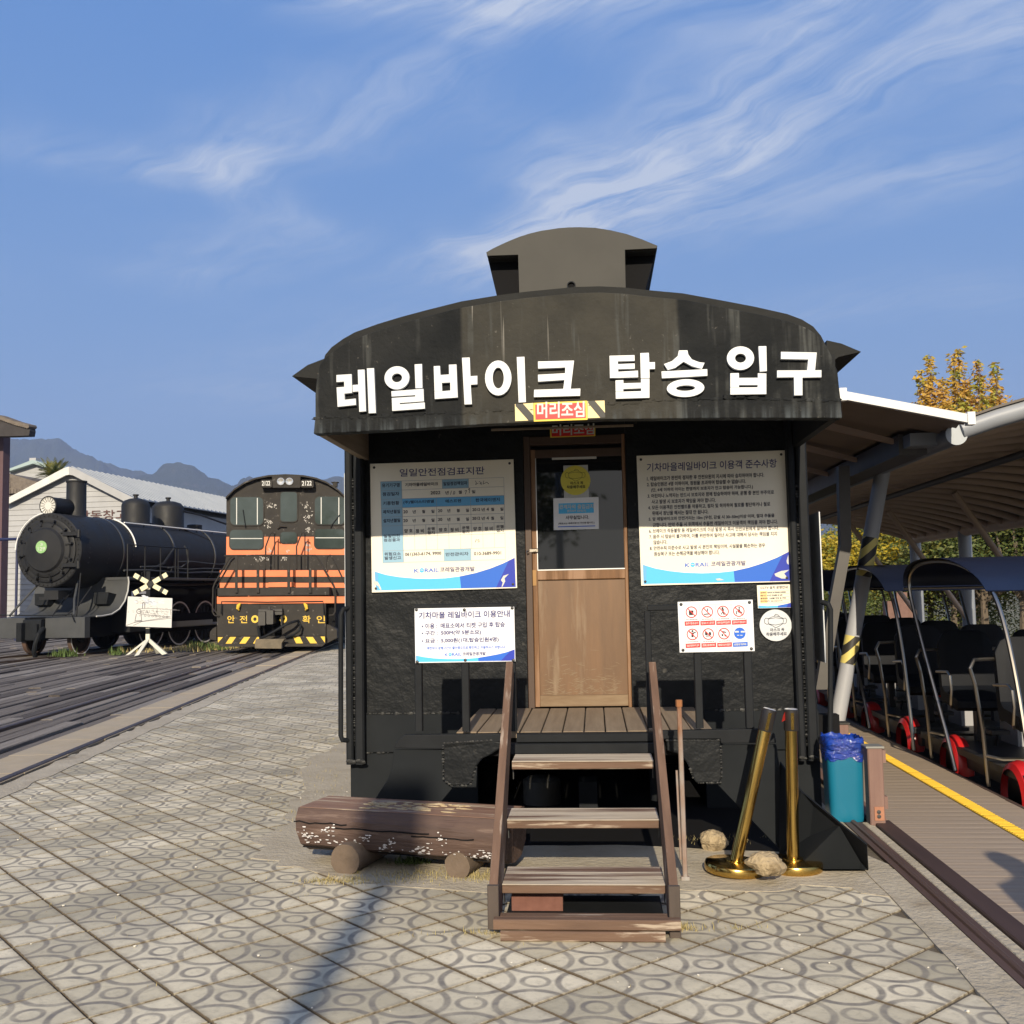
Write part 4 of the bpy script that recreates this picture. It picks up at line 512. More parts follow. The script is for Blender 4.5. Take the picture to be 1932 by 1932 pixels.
52404:(920,[[63,81,63,13,69,13,69,81],[49,79,49,54,39,54,39,49,49,49,49,16,55,16,55,79],[25,78,25,68,13,68,13,63,25,63,23,49,19,39,11,32,14,27,20,32,25,39,28,47,31,39,36,33,42,28,46,33,38,40,33,49,31,63,44,63,44,68,31,68,31,78]]),
52488:(920,[[39,42,39,27,11,27,11,21,73,21,73,27,45,27,45,42],[39,79,39,70,17,70,17,65,39,65,35,55,27,48,15,45,17,40,27,43,36,48,42,55,48,48,56,43,67,40,69,45,57,48,48,55,45,65,67,65,67,70,45,70,45,79]]),
52524:(920,[[29,81,29,75,15,75,15,70,29,70,27,65,21,61,13,58,15,54,23,56,29,60,32,64,36,60,42,57,50,55,52,59,43,61,38,65,35,70,50,70,50,75,35,75,35,81],[12,44,25,45,39,45,54,47,53,51,42,50,35,50,35,57,29,57,29,50,23,49,11,49],[20,14,66,14,66,18,26,18,26,25,64,25,64,39,20,39,20,35,58,35,58,29,20,29],[58,81,58,42,64,42,64,59,74,59,74,65,64,65,64,81]]),
52628:(920,[[11,40,11,35,39,35,39,13,45,13,45,35,73,35,73,40],[39,81,39,72,17,72,17,67,39,67,35,59,27,53,15,50,17,45,27,48,36,52,42,59,48,52,56,48,66,45,69,50,57,53,48,59,45,67,67,67,67,72,45,72,45,81]]),
52636:(920,[[19,14,67,14,67,18,25,18,25,25,65,25,65,40,45,40,45,46,72,46,72,51,11,51,11,46,39,46,39,40,19,40,19,35,59,35,59,29,19,29],[18,75,18,70,38,70,34,64,26,60,15,58,16,54,27,55,36,59,42,65,48,59,57,55,67,54,69,58,58,60,49,64,45,70,66,70,66,75,45,75,45,81,39,81,39,75]]),
52712:(920,[[61,81,61,13,67,13,67,81],[31,81,31,73,16,73,16,68,31,68,28,61,23,56,14,52,17,47,24,50,30,54,34,60,38,55,43,51,50,48,53,53,44,56,39,62,37,68,52,68,52,73,37,73,37,81],[12,37,24,38,31,38,31,15,37,15,37,38,43,39,50,39,56,40,56,45,41,43,11,43]]),
52769:(920,[[11,47,11,41,73,41,73,47],[18,34,18,29,59,29,59,13,65,13,65,34],[18,74,18,69,38,69,35,62,27,58,15,55,17,50,27,52,36,56,42,62,48,56,56,52,67,50,69,55,57,58,49,62,45,69,66,69,66,74,45,74,45,81,39,81,39,74]]),
52824:(920,[[61,81,61,13,67,13,67,81],[30,80,30,69,14,69,14,64,30,64,30,59,28,47,22,38,13,31,16,26,23,31,29,38,33,47,37,39,43,32,51,27,54,32,45,38,39,48,36,59,36,64,52,64,52,69,36,69,36,80]]),
52825:(920,[[61,81,61,39,67,39,67,81],[22,36,22,30,61,30,61,13,67,13,67,36],[30,81,30,73,14,73,14,68,30,68,27,57,21,50,13,45,16,40,23,44,29,49,33,56,37,50,43,45,50,41,53,46,44,51,38,58,36,68,51,68,51,73,36,73,36,81]]),
53011:(920,[[63,81,63,35,69,35,69,81],[15,75,15,70,35,70,34,62,12,61,13,56,32,58,27,51,21,46,12,41,15,37,25,42,32,48,37,56,49,56,49,41,55,41,55,80,49,80,49,61,39,61,41,70,41,75],[43,39,40,28,31,22,20,18,22,13,32,16,40,21,46,28,52,21,60,16,70,13,72,18,61,22,52,28,49,39]]),
53076:(920,[[19,74,19,69,59,69,59,58,17,56,18,51,59,53,56,37,62,36,64,49,65,59,65,74],[35,45,35,27,11,27,11,22,73,22,73,27,41,27,41,45]]),
53356:(920,[[11,28,11,22,73,22,73,28],[19,74,19,69,59,69,59,55,17,53,18,48,59,50,56,33,62,32,64,45,65,56,65,74]]),
53457:(920,[[21,40,21,14,64,14,64,40,58,40,58,32,27,32,27,40],[27,27,58,27,58,19,27,19],[14,77,14,45,32,46,41,46,50,47,50,52,41,51,32,51,21,50,21,59,44,59,44,64,21,64,21,72,45,72,45,77],[58,81,58,43,64,43,64,60,74,60,74,65,64,65,64,81]]),
53944:(920,[[11,27,11,22,73,22,73,27],[19,75,19,39,66,39,66,44,25,44,25,55,64,55,64,60,25,60,25,70,65,70,65,75]]),
54000:(920,[[61,81,61,13,67,13,67,81],[16,75,16,29,33,29,54,31,53,37,43,35,33,35,22,34,22,51,46,51,46,56,22,56,22,69,48,69,48,75]]),
54032:(920,[[12,41,25,41,53,43,53,48,43,47,43,69,50,69,50,74,13,74,13,69,20,69,20,46,11,46],[26,69,37,69,37,47,26,46],[58,81,58,31,64,31,64,55,74,55,74,60,64,60,64,81],[22,35,22,14,67,14,67,20,28,20,28,35]]),
54364:(920,[[17,47,17,42,28,42,28,26,11,26,11,21,73,21,73,26,55,26,55,42,67,42,67,47,56,47,56,69,67,69,67,74,17,74,17,69,27,69,27,47],[35,26,35,42,49,42,49,26],[33,69,50,69,50,47,33,47]]),
54532:(920,[[11,27,11,22,73,22,73,27],[17,45,17,40,67,40,67,45,56,45,56,69,67,69,67,74,17,74,17,69,27,69,27,45],[33,69,50,69,50,45,33,45]]),
54616:(920,[[31,59,23,57,17,52,15,44,17,36,23,30,31,28,40,30,46,36,48,44,46,52,40,57],[31,54,37,53,40,49,42,44,40,38,37,35,31,33,26,35,22,38,21,44,22,49,26,53],[57,81,57,13,63,13,63,48,74,48,74,53,63,53,63,81],[28,80,28,70,11,70,11,65,51,65,51,70,34,70,34,80]]),
54620:(920,[[31,64,23,62,17,58,15,51,17,44,23,40,31,38,40,40,46,44,48,51,46,58,40,62],[31,59,37,58,42,51,37,44,31,43,26,44,22,47,21,51,22,55,26,58],[58,81,58,30,64,30,64,53,74,53,74,58,64,58,64,81],[28,81,28,72,11,72,11,67,51,67,51,72,35,72,35,81],[22,34,22,14,67,14,67,20,28,20,28,34]]),
54624:(920,[[31,67,23,65,17,62,15,56,17,50,23,46,31,45,40,46,46,50,48,56,46,62,40,65],[31,62,37,61,42,56,40,52,37,50,31,49,22,52,21,56,22,59],[58,81,58,44,64,44,64,59,74,59,74,65,64,65,64,81],[21,14,66,14,66,18,27,18,27,25,64,25,64,40,21,40,21,35,58,35,58,29,21,29],[28,81,28,75,11,75,11,70,51,70,51,75,35,75,35,81]]),
54632:(920,[[21,36,21,14,64,14,64,36],[58,31,58,19,27,19,27,31],[31,65,23,64,17,59,15,53,17,47,23,43,31,41,40,43,46,47,48,53,46,59,40,64],[31,60,37,59,40,57,42,53,40,49,37,47,31,46,22,49,21,53,22,57],[58,81,58,40,64,40,64,58,74,58,74,63,64,63,64,81],[28,81,28,74,11,74,11,69,51,69,51,74,35,74,35,81]]),
54633:(920,[[21,38,21,14,64,14,64,38,58,38,58,31,27,31,27,38],[27,26,58,26,58,19,27,19],[31,66,23,64,17,60,15,54,17,47,23,43,31,42,40,43,46,47,48,54,46,60,40,64],[31,61,37,60,40,58,42,54,37,47,26,47,22,50,21,54,22,58],[58,81,58,41,64,41,64,58,74,58,74,63,64,63,64,81],[28,81,28,74,11,74,11,69,51,69,51,74,35,74,35,81]]),
54637:(920,[[43,37,31,35,23,31,20,25,23,18,31,14,43,13,54,14,62,18,65,25,62,31,54,35],[43,32,51,31,57,29,59,25,57,21,51,19,43,18,34,19,29,21,27,25,29,29,34,31],[31,65,23,63,17,59,15,53,17,46,23,42,31,41,40,42,46,46,48,53,46,59,40,63],[31,60,37,59,40,57,42,53,40,49,37,46,26,46,22,49,21,53,22,57,26,59],[58,81,58,37,64,37,64,57,74,57,74,62,64,62,64,81],[28,81,28,73,11,73,11,68,51,68,51,73,35,73,35,81]]),
54644:(920,[[28,60,20,58,15,52,13,44,15,36,20,31,28,29,36,31,41,36,43,44,41,52,36,58],[28,54,33,53,36,49,37,44,36,39,33,35,28,34,23,35,20,39,19,44,20,49,23,53],[25,79,25,69,11,69,11,64,45,64,45,69,31,69,31,79],[48,79,48,16,54,16,54,47,63,47,63,13,69,13,69,81,63,81,63,52,54,52,54,79]]),
54665:(920,[[28,64,21,63,16,59,14,53,16,46,21,42,28,41,36,42,41,46,43,53,41,59,36,63],[28,60,33,59,37,53,36,49,33,46,23,46,20,49,19,53,23,59],[46,37,34,35,26,31,23,25,26,18,34,14,46,13,58,14,66,18,69,25,66,31,58,35],[46,32,55,31,61,29,63,25,61,21,55,19,46,18,37,19,32,21,30,25,32,29,37,31],[48,79,48,40,54,40,54,57,62,57,62,38,68,38,68,81,62,81,62,62,54,62,54,79],[25,80,25,73,11,73,11,68,45,68,45,73,31,73,31,80]]),
54744:(920,[[23,36,23,14,67,14,67,36],[61,31,61,19,29,19,29,31],[31,65,23,64,17,59,15,53,17,47,23,43,31,41,39,43,45,47,47,53,45,59,39,64],[31,60,36,59,39,57,41,53,39,49,36,47,31,46,22,49,21,53,22,57],[50,60,50,55,61,55,61,40,67,40,67,81,61,81,61,60],[28,81,28,74,11,74,11,69,51,69,51,74,34,74,34,81]]),
54764:(920,[[62,81,62,43,68,43,68,81],[28,67,20,65,15,61,14,55,15,49,20,46,28,44,35,46,40,49,42,55,40,61,35,65],[28,62,35,59,36,55,32,49,23,49,19,55,20,59,23,61],[50,80,50,63,43,63,43,58,50,58,50,43,56,43,56,80],[24,14,71,14,71,18,30,18,30,25,68,25,68,40,24,40,24,35,62,35,62,29,24,29],[25,81,25,74,11,74,11,69,44,69,44,74,31,74,31,81]]),
54788:(920,[[31,64,23,62,17,58,15,51,17,44,23,39,31,38,39,39,44,44,46,51,44,58,39,62],[31,59,35,58,39,55,40,51,39,47,35,44,31,43,26,44,22,47,21,51,22,55,26,58],[49,48,49,43,61,43,61,29,67,29,67,81,61,81,61,63,49,63,49,58,61,58,61,48],[28,81,28,72,11,72,11,67,49,67,49,72,34,72,34,81],[23,33,23,14,69,14,69,20,30,20,30,33]]),
54840:(920,[[42,56,50,55,56,53,58,48,56,44,50,41,42,40,33,41,28,44,26,48,28,53,33,55],[39,80,39,71,14,71,14,66,69,66,69,71,45,71,45,80],[42,61,30,60,22,55,20,48,22,42,29,37,39,35,39,26,11,26,11,21,73,21,73,26,45,26,45,35,55,37,62,42,64,48,61,55,54,60]]),
54868:(920,[[32,59,37,58,41,55,42,51,41,47,37,44,32,43,27,44,23,47,22,51,23,55,27,58],[32,64,24,62,18,58,16,51,18,45,22,41,29,39,29,31,10,31,11,26,24,26,39,27,54,29,53,33,47,32,35,32,35,39,42,41,46,45,48,51,46,58,40,62],[57,81,57,13,64,13,64,47,74,47,74,52,64,52,64,81],[29,81,29,73,12,73,12,68,52,68,52,73,35,73,35,81]]),
54869:(920,[[19,32,19,27,58,27,58,13,64,13,64,32],[32,63,37,62,41,60,42,57,41,54,37,52,27,52,23,54,22,57,23,60,27,62],[32,67,24,66,18,63,16,57,18,52,22,49,29,47,29,42,11,42,12,37,25,37,39,38,54,40,54,44,48,44,41,43,35,43,35,47,42,49,46,52,48,57,46,63,40,66],[58,81,58,35,64,35,64,55,74,55,74,60,64,60,64,81],[29,81,29,75,13,75,13,70,52,70,52,75,35,75,35,81]]),
54889:(920,[[42,34,30,33,22,29,20,23,22,18,30,14,42,13,54,14,62,18,64,23,62,29,54,33],[51,29,56,27,58,23,56,20,51,18,33,18,28,20,26,23,28,27,33,29],[32,63,41,61,41,55,32,52,23,55,23,61],[58,81,58,35,64,35,64,55,74,55,74,60,64,60,64,81],[32,67,24,66,18,63,16,58,18,53,22,50,29,48,29,43,11,43,12,38,25,38,39,39,54,41,54,45,48,44,41,44,35,43,35,48,42,50,46,53,48,58,46,63,40,66],[29,81,29,75,13,75,13,70,52,70,52,75,35,75,35,81]]),
54945:(920,[[61,81,61,35,67,35,67,81],[39,63,43,61,43,55,39,53,28,53,23,58,28,63],[45,34,32,33,25,29,22,23,25,18,32,14,45,13,57,14,64,18,67,23,64,29,57,33],[53,29,59,27,61,23,59,20,53,18,36,18,30,20,28,23,30,27,36,29],[31,81,31,75,14,75,14,70,53,70,53,75,37,75,37,81],[12,38,26,38,40,39,56,41,55,45,49,44,37,44,37,48,44,50,48,53,50,58,48,63,42,67,34,68,25,67,20,63,18,58,19,53,24,50,31,48,31,43,12,43]]),
54980:(920,[[42,64,30,63,22,59,20,53,22,47,30,43,42,41,54,43,61,47,64,53,61,59,54,63],[50,59,56,56,57,53,56,49,50,47,42,46,33,47,28,49,26,53,28,56,33,59],[39,81,39,73,14,73,14,68,69,68,69,73,45,73,45,81],[11,37,11,32,39,32,39,13,45,13,45,32,73,32,73,37]]),
55036:(920,[[29,65,21,64,16,61,14,55,16,50,21,46,29,45,36,46,41,50,43,55,41,61,36,64],[29,61,36,58,36,52,33,50,24,50,21,52,21,58,24,60],[63,81,63,13,69,13,69,81],[26,80,26,73,12,73,12,68,45,68,45,73,32,73,32,80],[37,32,37,28,50,28,50,16,56,16,56,79,50,79,50,32],[11,36,25,36,25,16,31,16,31,37,46,38,46,43,21,41,10,41]]),
55176:(920,[[61,81,61,13,67,13,67,81],[33,59,25,57,19,52,16,44,19,36,25,30,33,28,42,30,48,36,50,44,48,52,42,57],[33,54,39,53,43,49,44,44,43,38,39,35,33,33,28,35,24,38,22,44,24,49,28,53],[30,80,30,70,13,70,13,65,53,65,53,70,36,70,36,80]])}
# ------------------------------------------------------------------ text
from mathutils.geometry import tessellate_polygon
_tc = {}
def _glyph(ch):
    if ch not in _tc:
        adv, data = GLYPHS[ord(ch)]; adv /= 1000
        loops = [[Vector((l[i]/75-.1, l[i+1]/75-.25, 0)) for i in range(0, len(l), 2)] for l in data]
        V = [(p.x, p.y) for l in loops for p in l]; off = [sum(len(q) for q in loops[:i]) for i in range(len(loops))]
        ar = [sum(l[i-1].x*l[i].y-l[i].x*l[i-1].y for i in range(len(l))) for l in loops]
        def inside(p, l): return sum((l[i-1].y > p.y) != (l[i].y > p.y) and p.x < l[i-1].x+(p.y-l[i-1].y)*(l[i].x-l[i-1].x)/(l[i].y-l[i-1].y) for i in range(len(l))) % 2
        T_ = []
        for i, l in enumerate(loops):       # every outer loop with its own holes
            if ar[i] <= 0: continue
            grp = [i]+[j for j in range(len(loops)) if ar[j] <= 0 and inside(loops[j][0], l)]; idx = [off[k]+n_ for k in grp for n_ in range(len(loops[k]))]
            T_ += [tuple(idx[q] for q in t) for t in tessellate_polygon([loops[k] for k in grp])]
        _tc[ch] = (adv, V, T_)
    return _tc[ch]
def glyphs(s, bold=0.):
    x = 0; V = []; Fc = []
    for ch in s:
        adv, v, f = _glyph(ch); n = len(V); V += [(p[0]+x, p[1]) for p in v]; Fc += [tuple(i+n for i in t) for t in f]; x += adv
    x0 = min(v[0] for v in V); x1 = max(v[0] for v in V); y0 = min(v[1] for v in V); y1 = max(v[1] for v in V)
    return [((v[0]-x0)/(x1-x0), (v[1]-y0)/(y1-y0)) for v in V], Fc
def T(mb, F, c, s, xl, yl, xr, yr, h, v, bold=.012):
    """print s so that its box has bottom left (xl, yl), bottom right (xr, yr) and height h, on plane v"""
    V, Fc = glyphs(s, bold)
    k = (lambda x, y: K(c, x, y)) if c else (lambda x, y: (x, y))
    A = BP(F, *k(xl, yl), v); B = BP(F, *k(xr, yr), v); Cc = BP(F, *k(xl, yl-h), v)
    w_ = (Cc-A).length*(.045 if h < 60 else .018)      # heavier weight: the outline is laid down again, slightly shifted
    for dx, dz, dy in ((0, 0, 0), (w_, 0, -.00012), (0, w_, -.00024), (w_, w_, -.00036)):
        _T1(mb, [A+(B-A)*p[0]+(Cc-A)*p[1]+Vector((dx-w_/2, dy, dz-w_/2)) for p in V], Fc)
def _T1(mb, P, Fc):
    # make all faces look at the viewer (-v)
    out = []
    for f in Fc:
        a, b, d = P[f[0]], P[f[1]], P[f[2]]; n = (b-a).cross(d-a)
        out.append(f if n.y < 0 else tuple(reversed(f)))
    mb.add(P, out)
def quad(c, cs):
    def f(s, t):
        (x0,y0),(x1,y1),(x2,y2),(x3,y3) = cs
        return ((x0*(1-s)+x1*s)*(1-t)+(x3*(1-s)+x2*s)*t, (y0*(1-s)+y1*s)*(1-t)+(y3*(1-s)+y2*s)*t)
    return f
def qpoly(mb, F, c, f, s0, s1, t0, t1, v): mb.sheet(PX(F, c, [f(s0,t0),f(s1,t0),f(s1,t1),f(s0,t1)], v), v)
def qline(mb, F, c, a, b, w, v):
    A, B = PX(F, c, [a, b], v); dx, dy = B[0]-A[0], B[1]-A[1]; L = sqrt(dx*dx+dy*dy) or 1; nx, ny = -dy/L*w/2, dx/L*w/2
    mb.sheet([(A[0]+nx,A[1]+ny),(B[0]+nx,B[1]+ny),(B[0]-nx,B[1]-ny),(A[0]-nx,A[1]-ny)], v)
def korail(t, F, c, xl, yl, xm, ym, xr, yr, h, v, par):
    """wave logo word then the Korean company name"""
    w = xm-xl
    a = MB(); T(a, F, c, 'K', xl, yl, xl+w*.19, yl-(yl-ym)*.19, h*.82, v, .03); T(a, F, c, 'RAIL', xl+w*.43, yl-(yl-ym)*.43, xm, ym, h*.82, v, .03)
    t.part('logo_lettering', a, PBLUE, par)
    a = MB(); p = K(c, xl+w*.31, yl-h*.45-(yl-ym)*.3); q = BP(F, *p, v); r = BP(F, *K(c, xl+w*.31+h*.5, yl-h*.45-(yl-ym)*.3), v); rr = (r-q).length
    a.disc((q.x, q.z), rr, v, 16); t.part('logo_ball', a, PLBLUE, par)
    a = MB(); a.sheet([(q.x-rr, q.z+rr*.1), (q.x-.2*rr, q.z+rr*.35), (q.x+rr, q.z+rr*.05), (q.x+.2*rr, q.z-rr*.1)], v-.001); t.part('logo_wave', a, PWHT, par)
    a = MB(); T(a, F, c, '코레일관광개발', xm+h*.3, ym, xr, yr, h, v, .015); t.part('lettering', a, NAVY, par)
def waves(t, F, c, top, bl, br, v, par):
    """blue swoosh along the bottom of a board: top = curve points from left to right"""
    n = len(top)-1
    def bot(i): k = (top[i][0]-top[0][0])/(top[-1][0]-top[0][0]); return (bl[0]*(1-k)+br[0]*k, bl[1]*(1-k)+br[1]*k)
    cut = max(1, int(n*.62))
    a = MB(); a.sheet(PX(F, c, top[:cut+1]+[bot(cut), bl], v), v); t.part('blue_wave', a, PLBLUE, par)
    a = MB(); a.sheet(PX(F, c, top[cut:]+[br, bot(cut)], v), v); t.part('blue_wave', a, PBLUE, par)
    a = MB(); m = top[-2]; a.sheet(PX(F, c, [((m[0]+top[-1][0])/2, (m[1]+top[-1][1])/2), top[-1], br, (br[0]*.86+bl[0]*.14, br[1]*.86+bl[1]*.14)], v), v-.0006); t.part('blue_wave', a, PDBLUE, par)
    a = MB(); a.sheet(PX(F, c, [bot(0), top[0], (top[0][0]*.7+top[1][0]*.3, top[0][1]*.7+top[1][1]*.3), (bot(0)[0]*.8+bot(1)[0]*.2, bot(0)[1]*.8+bot(1)[1]*.2)], v), v-.0006); t.part('blue_wave', a, PCELL2, par)
def board(name, label, c, cs, v, m, th=.008, bolts=True, group=None, F=BF, inset=.028, extra=()):
    P = PX(F, c, cs, v); base = (P[3][0], v, min(P[2][1], P[3][1]))
    t = Thing(name, label, 'sign', F, base, group)
    b = MB(); b.prism(P, v, v+th); bd = t.part('board', b, m, bevel=.0015); t.board = bd
    if bolts:
        f = quad(c, cs)
        for s, tt in ((inset,inset*1.1),(1-inset,inset*1.1),(1-inset,1-inset*1.1),(inset,1-inset*1.1))+tuple(extra):
            q = BP(F, *K(c, *f(s, tt)), v); bb = MB(); bb.lathe([(.009,0),(.009,.003),(.005,.006)], (q.x, v, q.z), (0,-1,0), 10); t.part('bolt', bb, BOLT, smooth=True)
    return t

# ------------------------------------------------------------------ booth
VF = 5.80; VW = 7.03
booth = Thing('ticket_booth', 'black wooden booth shaped like an old railway carriage with curved roof and white Korean letters', 'booth', BF, (.35, VW, 0))
B = booth
fas = [K('c',*p) for p in [(155,990),(163,880),(163,720),(175,600),(196,520),(240,465),(320,405),(400,358),(560,298),(720,248),(900,198),(1140,136),(1400,92),(1600,66)]]
fas += [K('d',*p) for p in [(100,30),(250,26),(400,34),(515,48),(760,72),(1000,118),(1200,158),(1400,205),(1490,240),(1560,285),(1608,345),(1645,420),(1675,500),(1686,610),(1698,690),(1698,780)]]
FP = PX(BF, None, fas, VF)
bot = [BP(BF, *K('c',*p), VF) for p in [(155,990),(720,962),(1300,925)]]+[BP(BF, *K('d',*p), VF) for p in [(285,787),(1000,780),(1698,780)]]
FP2 = FP[:-1]+[(p.x, p.z) for p in bot[::-1]][:-1]
zb = sum(p.z for p in bot)/len(bot)
uL, uR = FP[0][0], FP[-1][0]; uC = (uL+uR)/2
b = MB(); b.prism(FP2, VF, VF+.07); fascia = B.part('front_fascia', b, None, bevel=.006)
# fascia paint: black, patched centre, pale run-off streaks below the rim and the roof joint
def fascia_mat():
    m = bpy.data.materials.new('fascia_weathered'); m.use_nodes = True; N = m.node_tree.nodes; L = m.node_tree.links; bs = N['Principled BSDF']
    tcn = N.new('ShaderNodeTexCoord'); 
    def nz(sc, st, det=6, ro=.6):
        a = N.new('ShaderNodeMapping'); a.inputs['Scale'].default_value = st; L.new(tcn.outputs['Object'], a.inputs['Vector'])
        n = N.new('ShaderNodeTexNoise'); n.inputs['Scale'].default_value = sc; n.inputs['Detail'].default_value = det; n.inputs['Roughness'].default_value = ro; L.new(a.outputs[0], n.inputs['Vector']); return n.outputs[0]
    def mr(x, a, b, c=0., d=1.):
        r = N.new('ShaderNodeMapRange'); L.new(x, r.inputs[0]); r.inputs[1].default_value = a; r.inputs[2].default_value = b; r.inputs[3].default_value = c; r.inputs[4].default_value = d; return r.outputs[0]
    def mul(x, y):
        r = N.new('ShaderNodeMath'); r.operation = 'MULTIPLY'; L.new(x, r.inputs[0])
        if isinstance(y, float): r.inputs[1].default_value = y
        else: L.new(y, r.inputs[1])
        return r.outputs[0]
    def mix(f, a, c):
        r = N.new('ShaderNodeMix'); r.data_type = 'RGBA'; L.new(f, r.inputs[0])
        if isinstance(a, tuple): r.inputs[6].default_value = lin(a)
        else: L.new(a, r.inputs[6])
        r.inputs[7].default_value = lin(c); return r.outputs[2]
    sx = N.new('ShaderNodeSeparateXYZ'); L.new(tcn.outputs['Object'], sx.inputs[0])
    col = mix(mr(nz(3, (1,1,1)), .35, .65), (.0075,.0088,.0102), (.0165,.0175,.0182))
    ux = mul(mr(sx.outputs[0], -1.09, -1.07), mr(sx.outputs[0], .17, .15)); col = mix(mul(ux, mr(nz(5,(1,1,1)), .2, .6, .5, 1.)), col, (.042,.040,.034))   # newer patch in the middle
    streak = mul(mr(nz(16, (1,1,.06), 3), .56, .68), mr(nz(3,(1,1,1)), .4, .6)); zt = mr(sx.outputs[2], 2.62, 3.0)
    col = mix(mul(streak, .8), col, (.065,.068,.066))
    low = mul(mr(sx.outputs[2], 2.48, 2.40), mr(nz(22, (1,1,.05), 3), .5, .68)); col = mix(mul(low, .6), col, (.09,.105,.115))
    hi = mul(mul(mr(sx.outputs[2], 2.72, 3.0), mr(nz(20, (1,1,.03), 2), .66, .70)), ux); col = mix(hi, col, (.22,.21,.19))
    chips = mul(mr(nz(34, (1,1,1), 4), .66, .70), mr(nz(3,(1,1,1)), .5, .6)); col = mix(chips, col, (.10,.095,.085))
    L.new(col, bs.inputs['Base Color']); bs.inputs['Roughness'].default_value = .68; bs.inputs['Specular IOR Level'].default_value = .09
    h1 = nz(3.2, (1,1,1), 6); h2 = nz(38, (1,1,1), 4); ad = N.new('ShaderNodeMath'); ad.operation = 'MULTIPLY_ADD'; L.new(h2, ad.inputs[0]); ad.inputs[1].default_value = .25; L.new(h1, ad.inputs[2])
    bp = N.new('ShaderNodeBump'); bp.inputs['Strength'].default_value = .75; bp.inputs['Distance'].default_value = .024; L.new(ad.outputs[0], bp.inputs['Height']); L.new(bp.outputs[0], bs.inputs['Normal']); return m
FASM = fascia_mat(); fascia.data.materials.append(FASM)
# lower rim band standing a little proud, with a rough seam
rim = PX(BF, None, [K('c',165,888),K('c',700,870),K('c',1300,840),K('d',100,705),K('d',700,672),K('d',1690,680)], VF)
b = MB(); b.prism(rim+[(uR+.002, bot[-1].z-.004)]+[(p.x, p.z-.004) for p in bot[::-1][1:]], VF-.012, VF+.074); o = B.part('fascia_rim', b, FASM, bevel=.005)
b = MB()
for i in range(46):
    k = .01+.98*i/45; x = uL+(uR-uL)*k; j = k*5; i0 = min(int(j), 4); z = rim[i0][1]*(1-(j-i0))+rim[i0+1][1]*(j-i0)
    b.blob((x, VF-.010, z+random.uniform(-.006,.006)), (.034, .006, .006+.007*random.random()), .9, 3, i, 8, 5)
B.part('filler_seam', b, FASM, smooth=True)
# roof behind: solid vault
ins = [(uC+(p[0]-uC)*.992, zb+.09+(p[1]-zb)*.955) for p in FP]; ins = [p for p in ins if p[1] > zb+.36]
ins = [(uC+(FP[0][0]-uC)*.992, zb+.33)]+ins+[(uC+(FP[-1][0]-uC)*.992, zb+.33)]
b = MB(); b.prism(ins, VF+.071, 13.5); B.part('roof', b, BLKF)
b = MB(); b.prism([(uL+.004, bot[0].z+.0),(uL+.004, zb+.36),(uL+.05, zb+.36),(uL+.05, bot[0].z)], VF+.072, VW+.1); B.part('soffit_board', b, DECKW)
b = MB(); b.prism([(uR-.05, bot[-1].z),(uR-.05, zb+.36),(uR-.004, zb+.36),(uR-.004, bot[-1].z)], VF+.072, VW+.1); B.part('soffit_board', b, BLK2)
for c, pts in (('c', [(5,600),(110,525),(205,488),(260,470),(260,640),(165,616)]), ('d', [(1816,384),(1700,335),(1610,315),(1600,480),(1680,415)])):
    b = MB(); b.prism(PX(BF, c, pts, 6.25), 6.25, 13.4); B.part('eave_wing', b, BLKF)
# ventilator on the roof
vp = [K('o',*p) for p in [(125,372),(115,338),(180,300),(260,262),(340,226),(430,190),(530,158),(640,132),(800,108),(900,100),(1000,98),(1150,104),(1300,128),(1450,163),(1600,215),(1745,275),(1735,300),(1435,315),(1445,775),(430,815),(418,362)]]
vent = PX(BF, None, vp, 5.93)
vt = B.part('ventilator', MB().prism(vent, 5.93, 5.96), GREYP, bevel=.002)
topv = vent[:17]; back = [(p[0], p[1]) for p in topv]
b = MB(); b.prism([(p[0], p[1]-.004) for p in topv], 5.961, 7.4); B.part('ventilator_cap', b, GREYP, vt)
for pts in ([(125,372),(418,362),(425,810),(230,810)], [(1435,315),(1735,300),(1600,800),(1445,800)]):
    b = MB(); b.prism(PX(BF, 'o', pts, 6.05), 6.05, 7.35); B.part('ventilator_side', b, VOID, vt)
q = KB(BF, 'o', 925, 662, 5.93); b = MB(); b.lathe([(.026,0),(.026,.02),(.020,.02),(.020,0)], (q.x, 5.93, q.z), (0,-1,0), 20); B.part('vent_pipe', b, BLK2, vt, smooth=True)
b = MB(); b.disc((q.x, q.z), .020, 5.926, 16); B.part('vent_hole', b, VOID, vt)
b = MB(); b.prism(PX(BF, 'o', [(480,768),(800,736),(1100,722),(1430,735),(1430,760),(1100,752),(800,772),(500,790)], 5.915), 5.915, 5.93); B.part('flashing', b, mat('bare_timber', (.26,.21,.16), (.2,.16,.12), 9), vt)
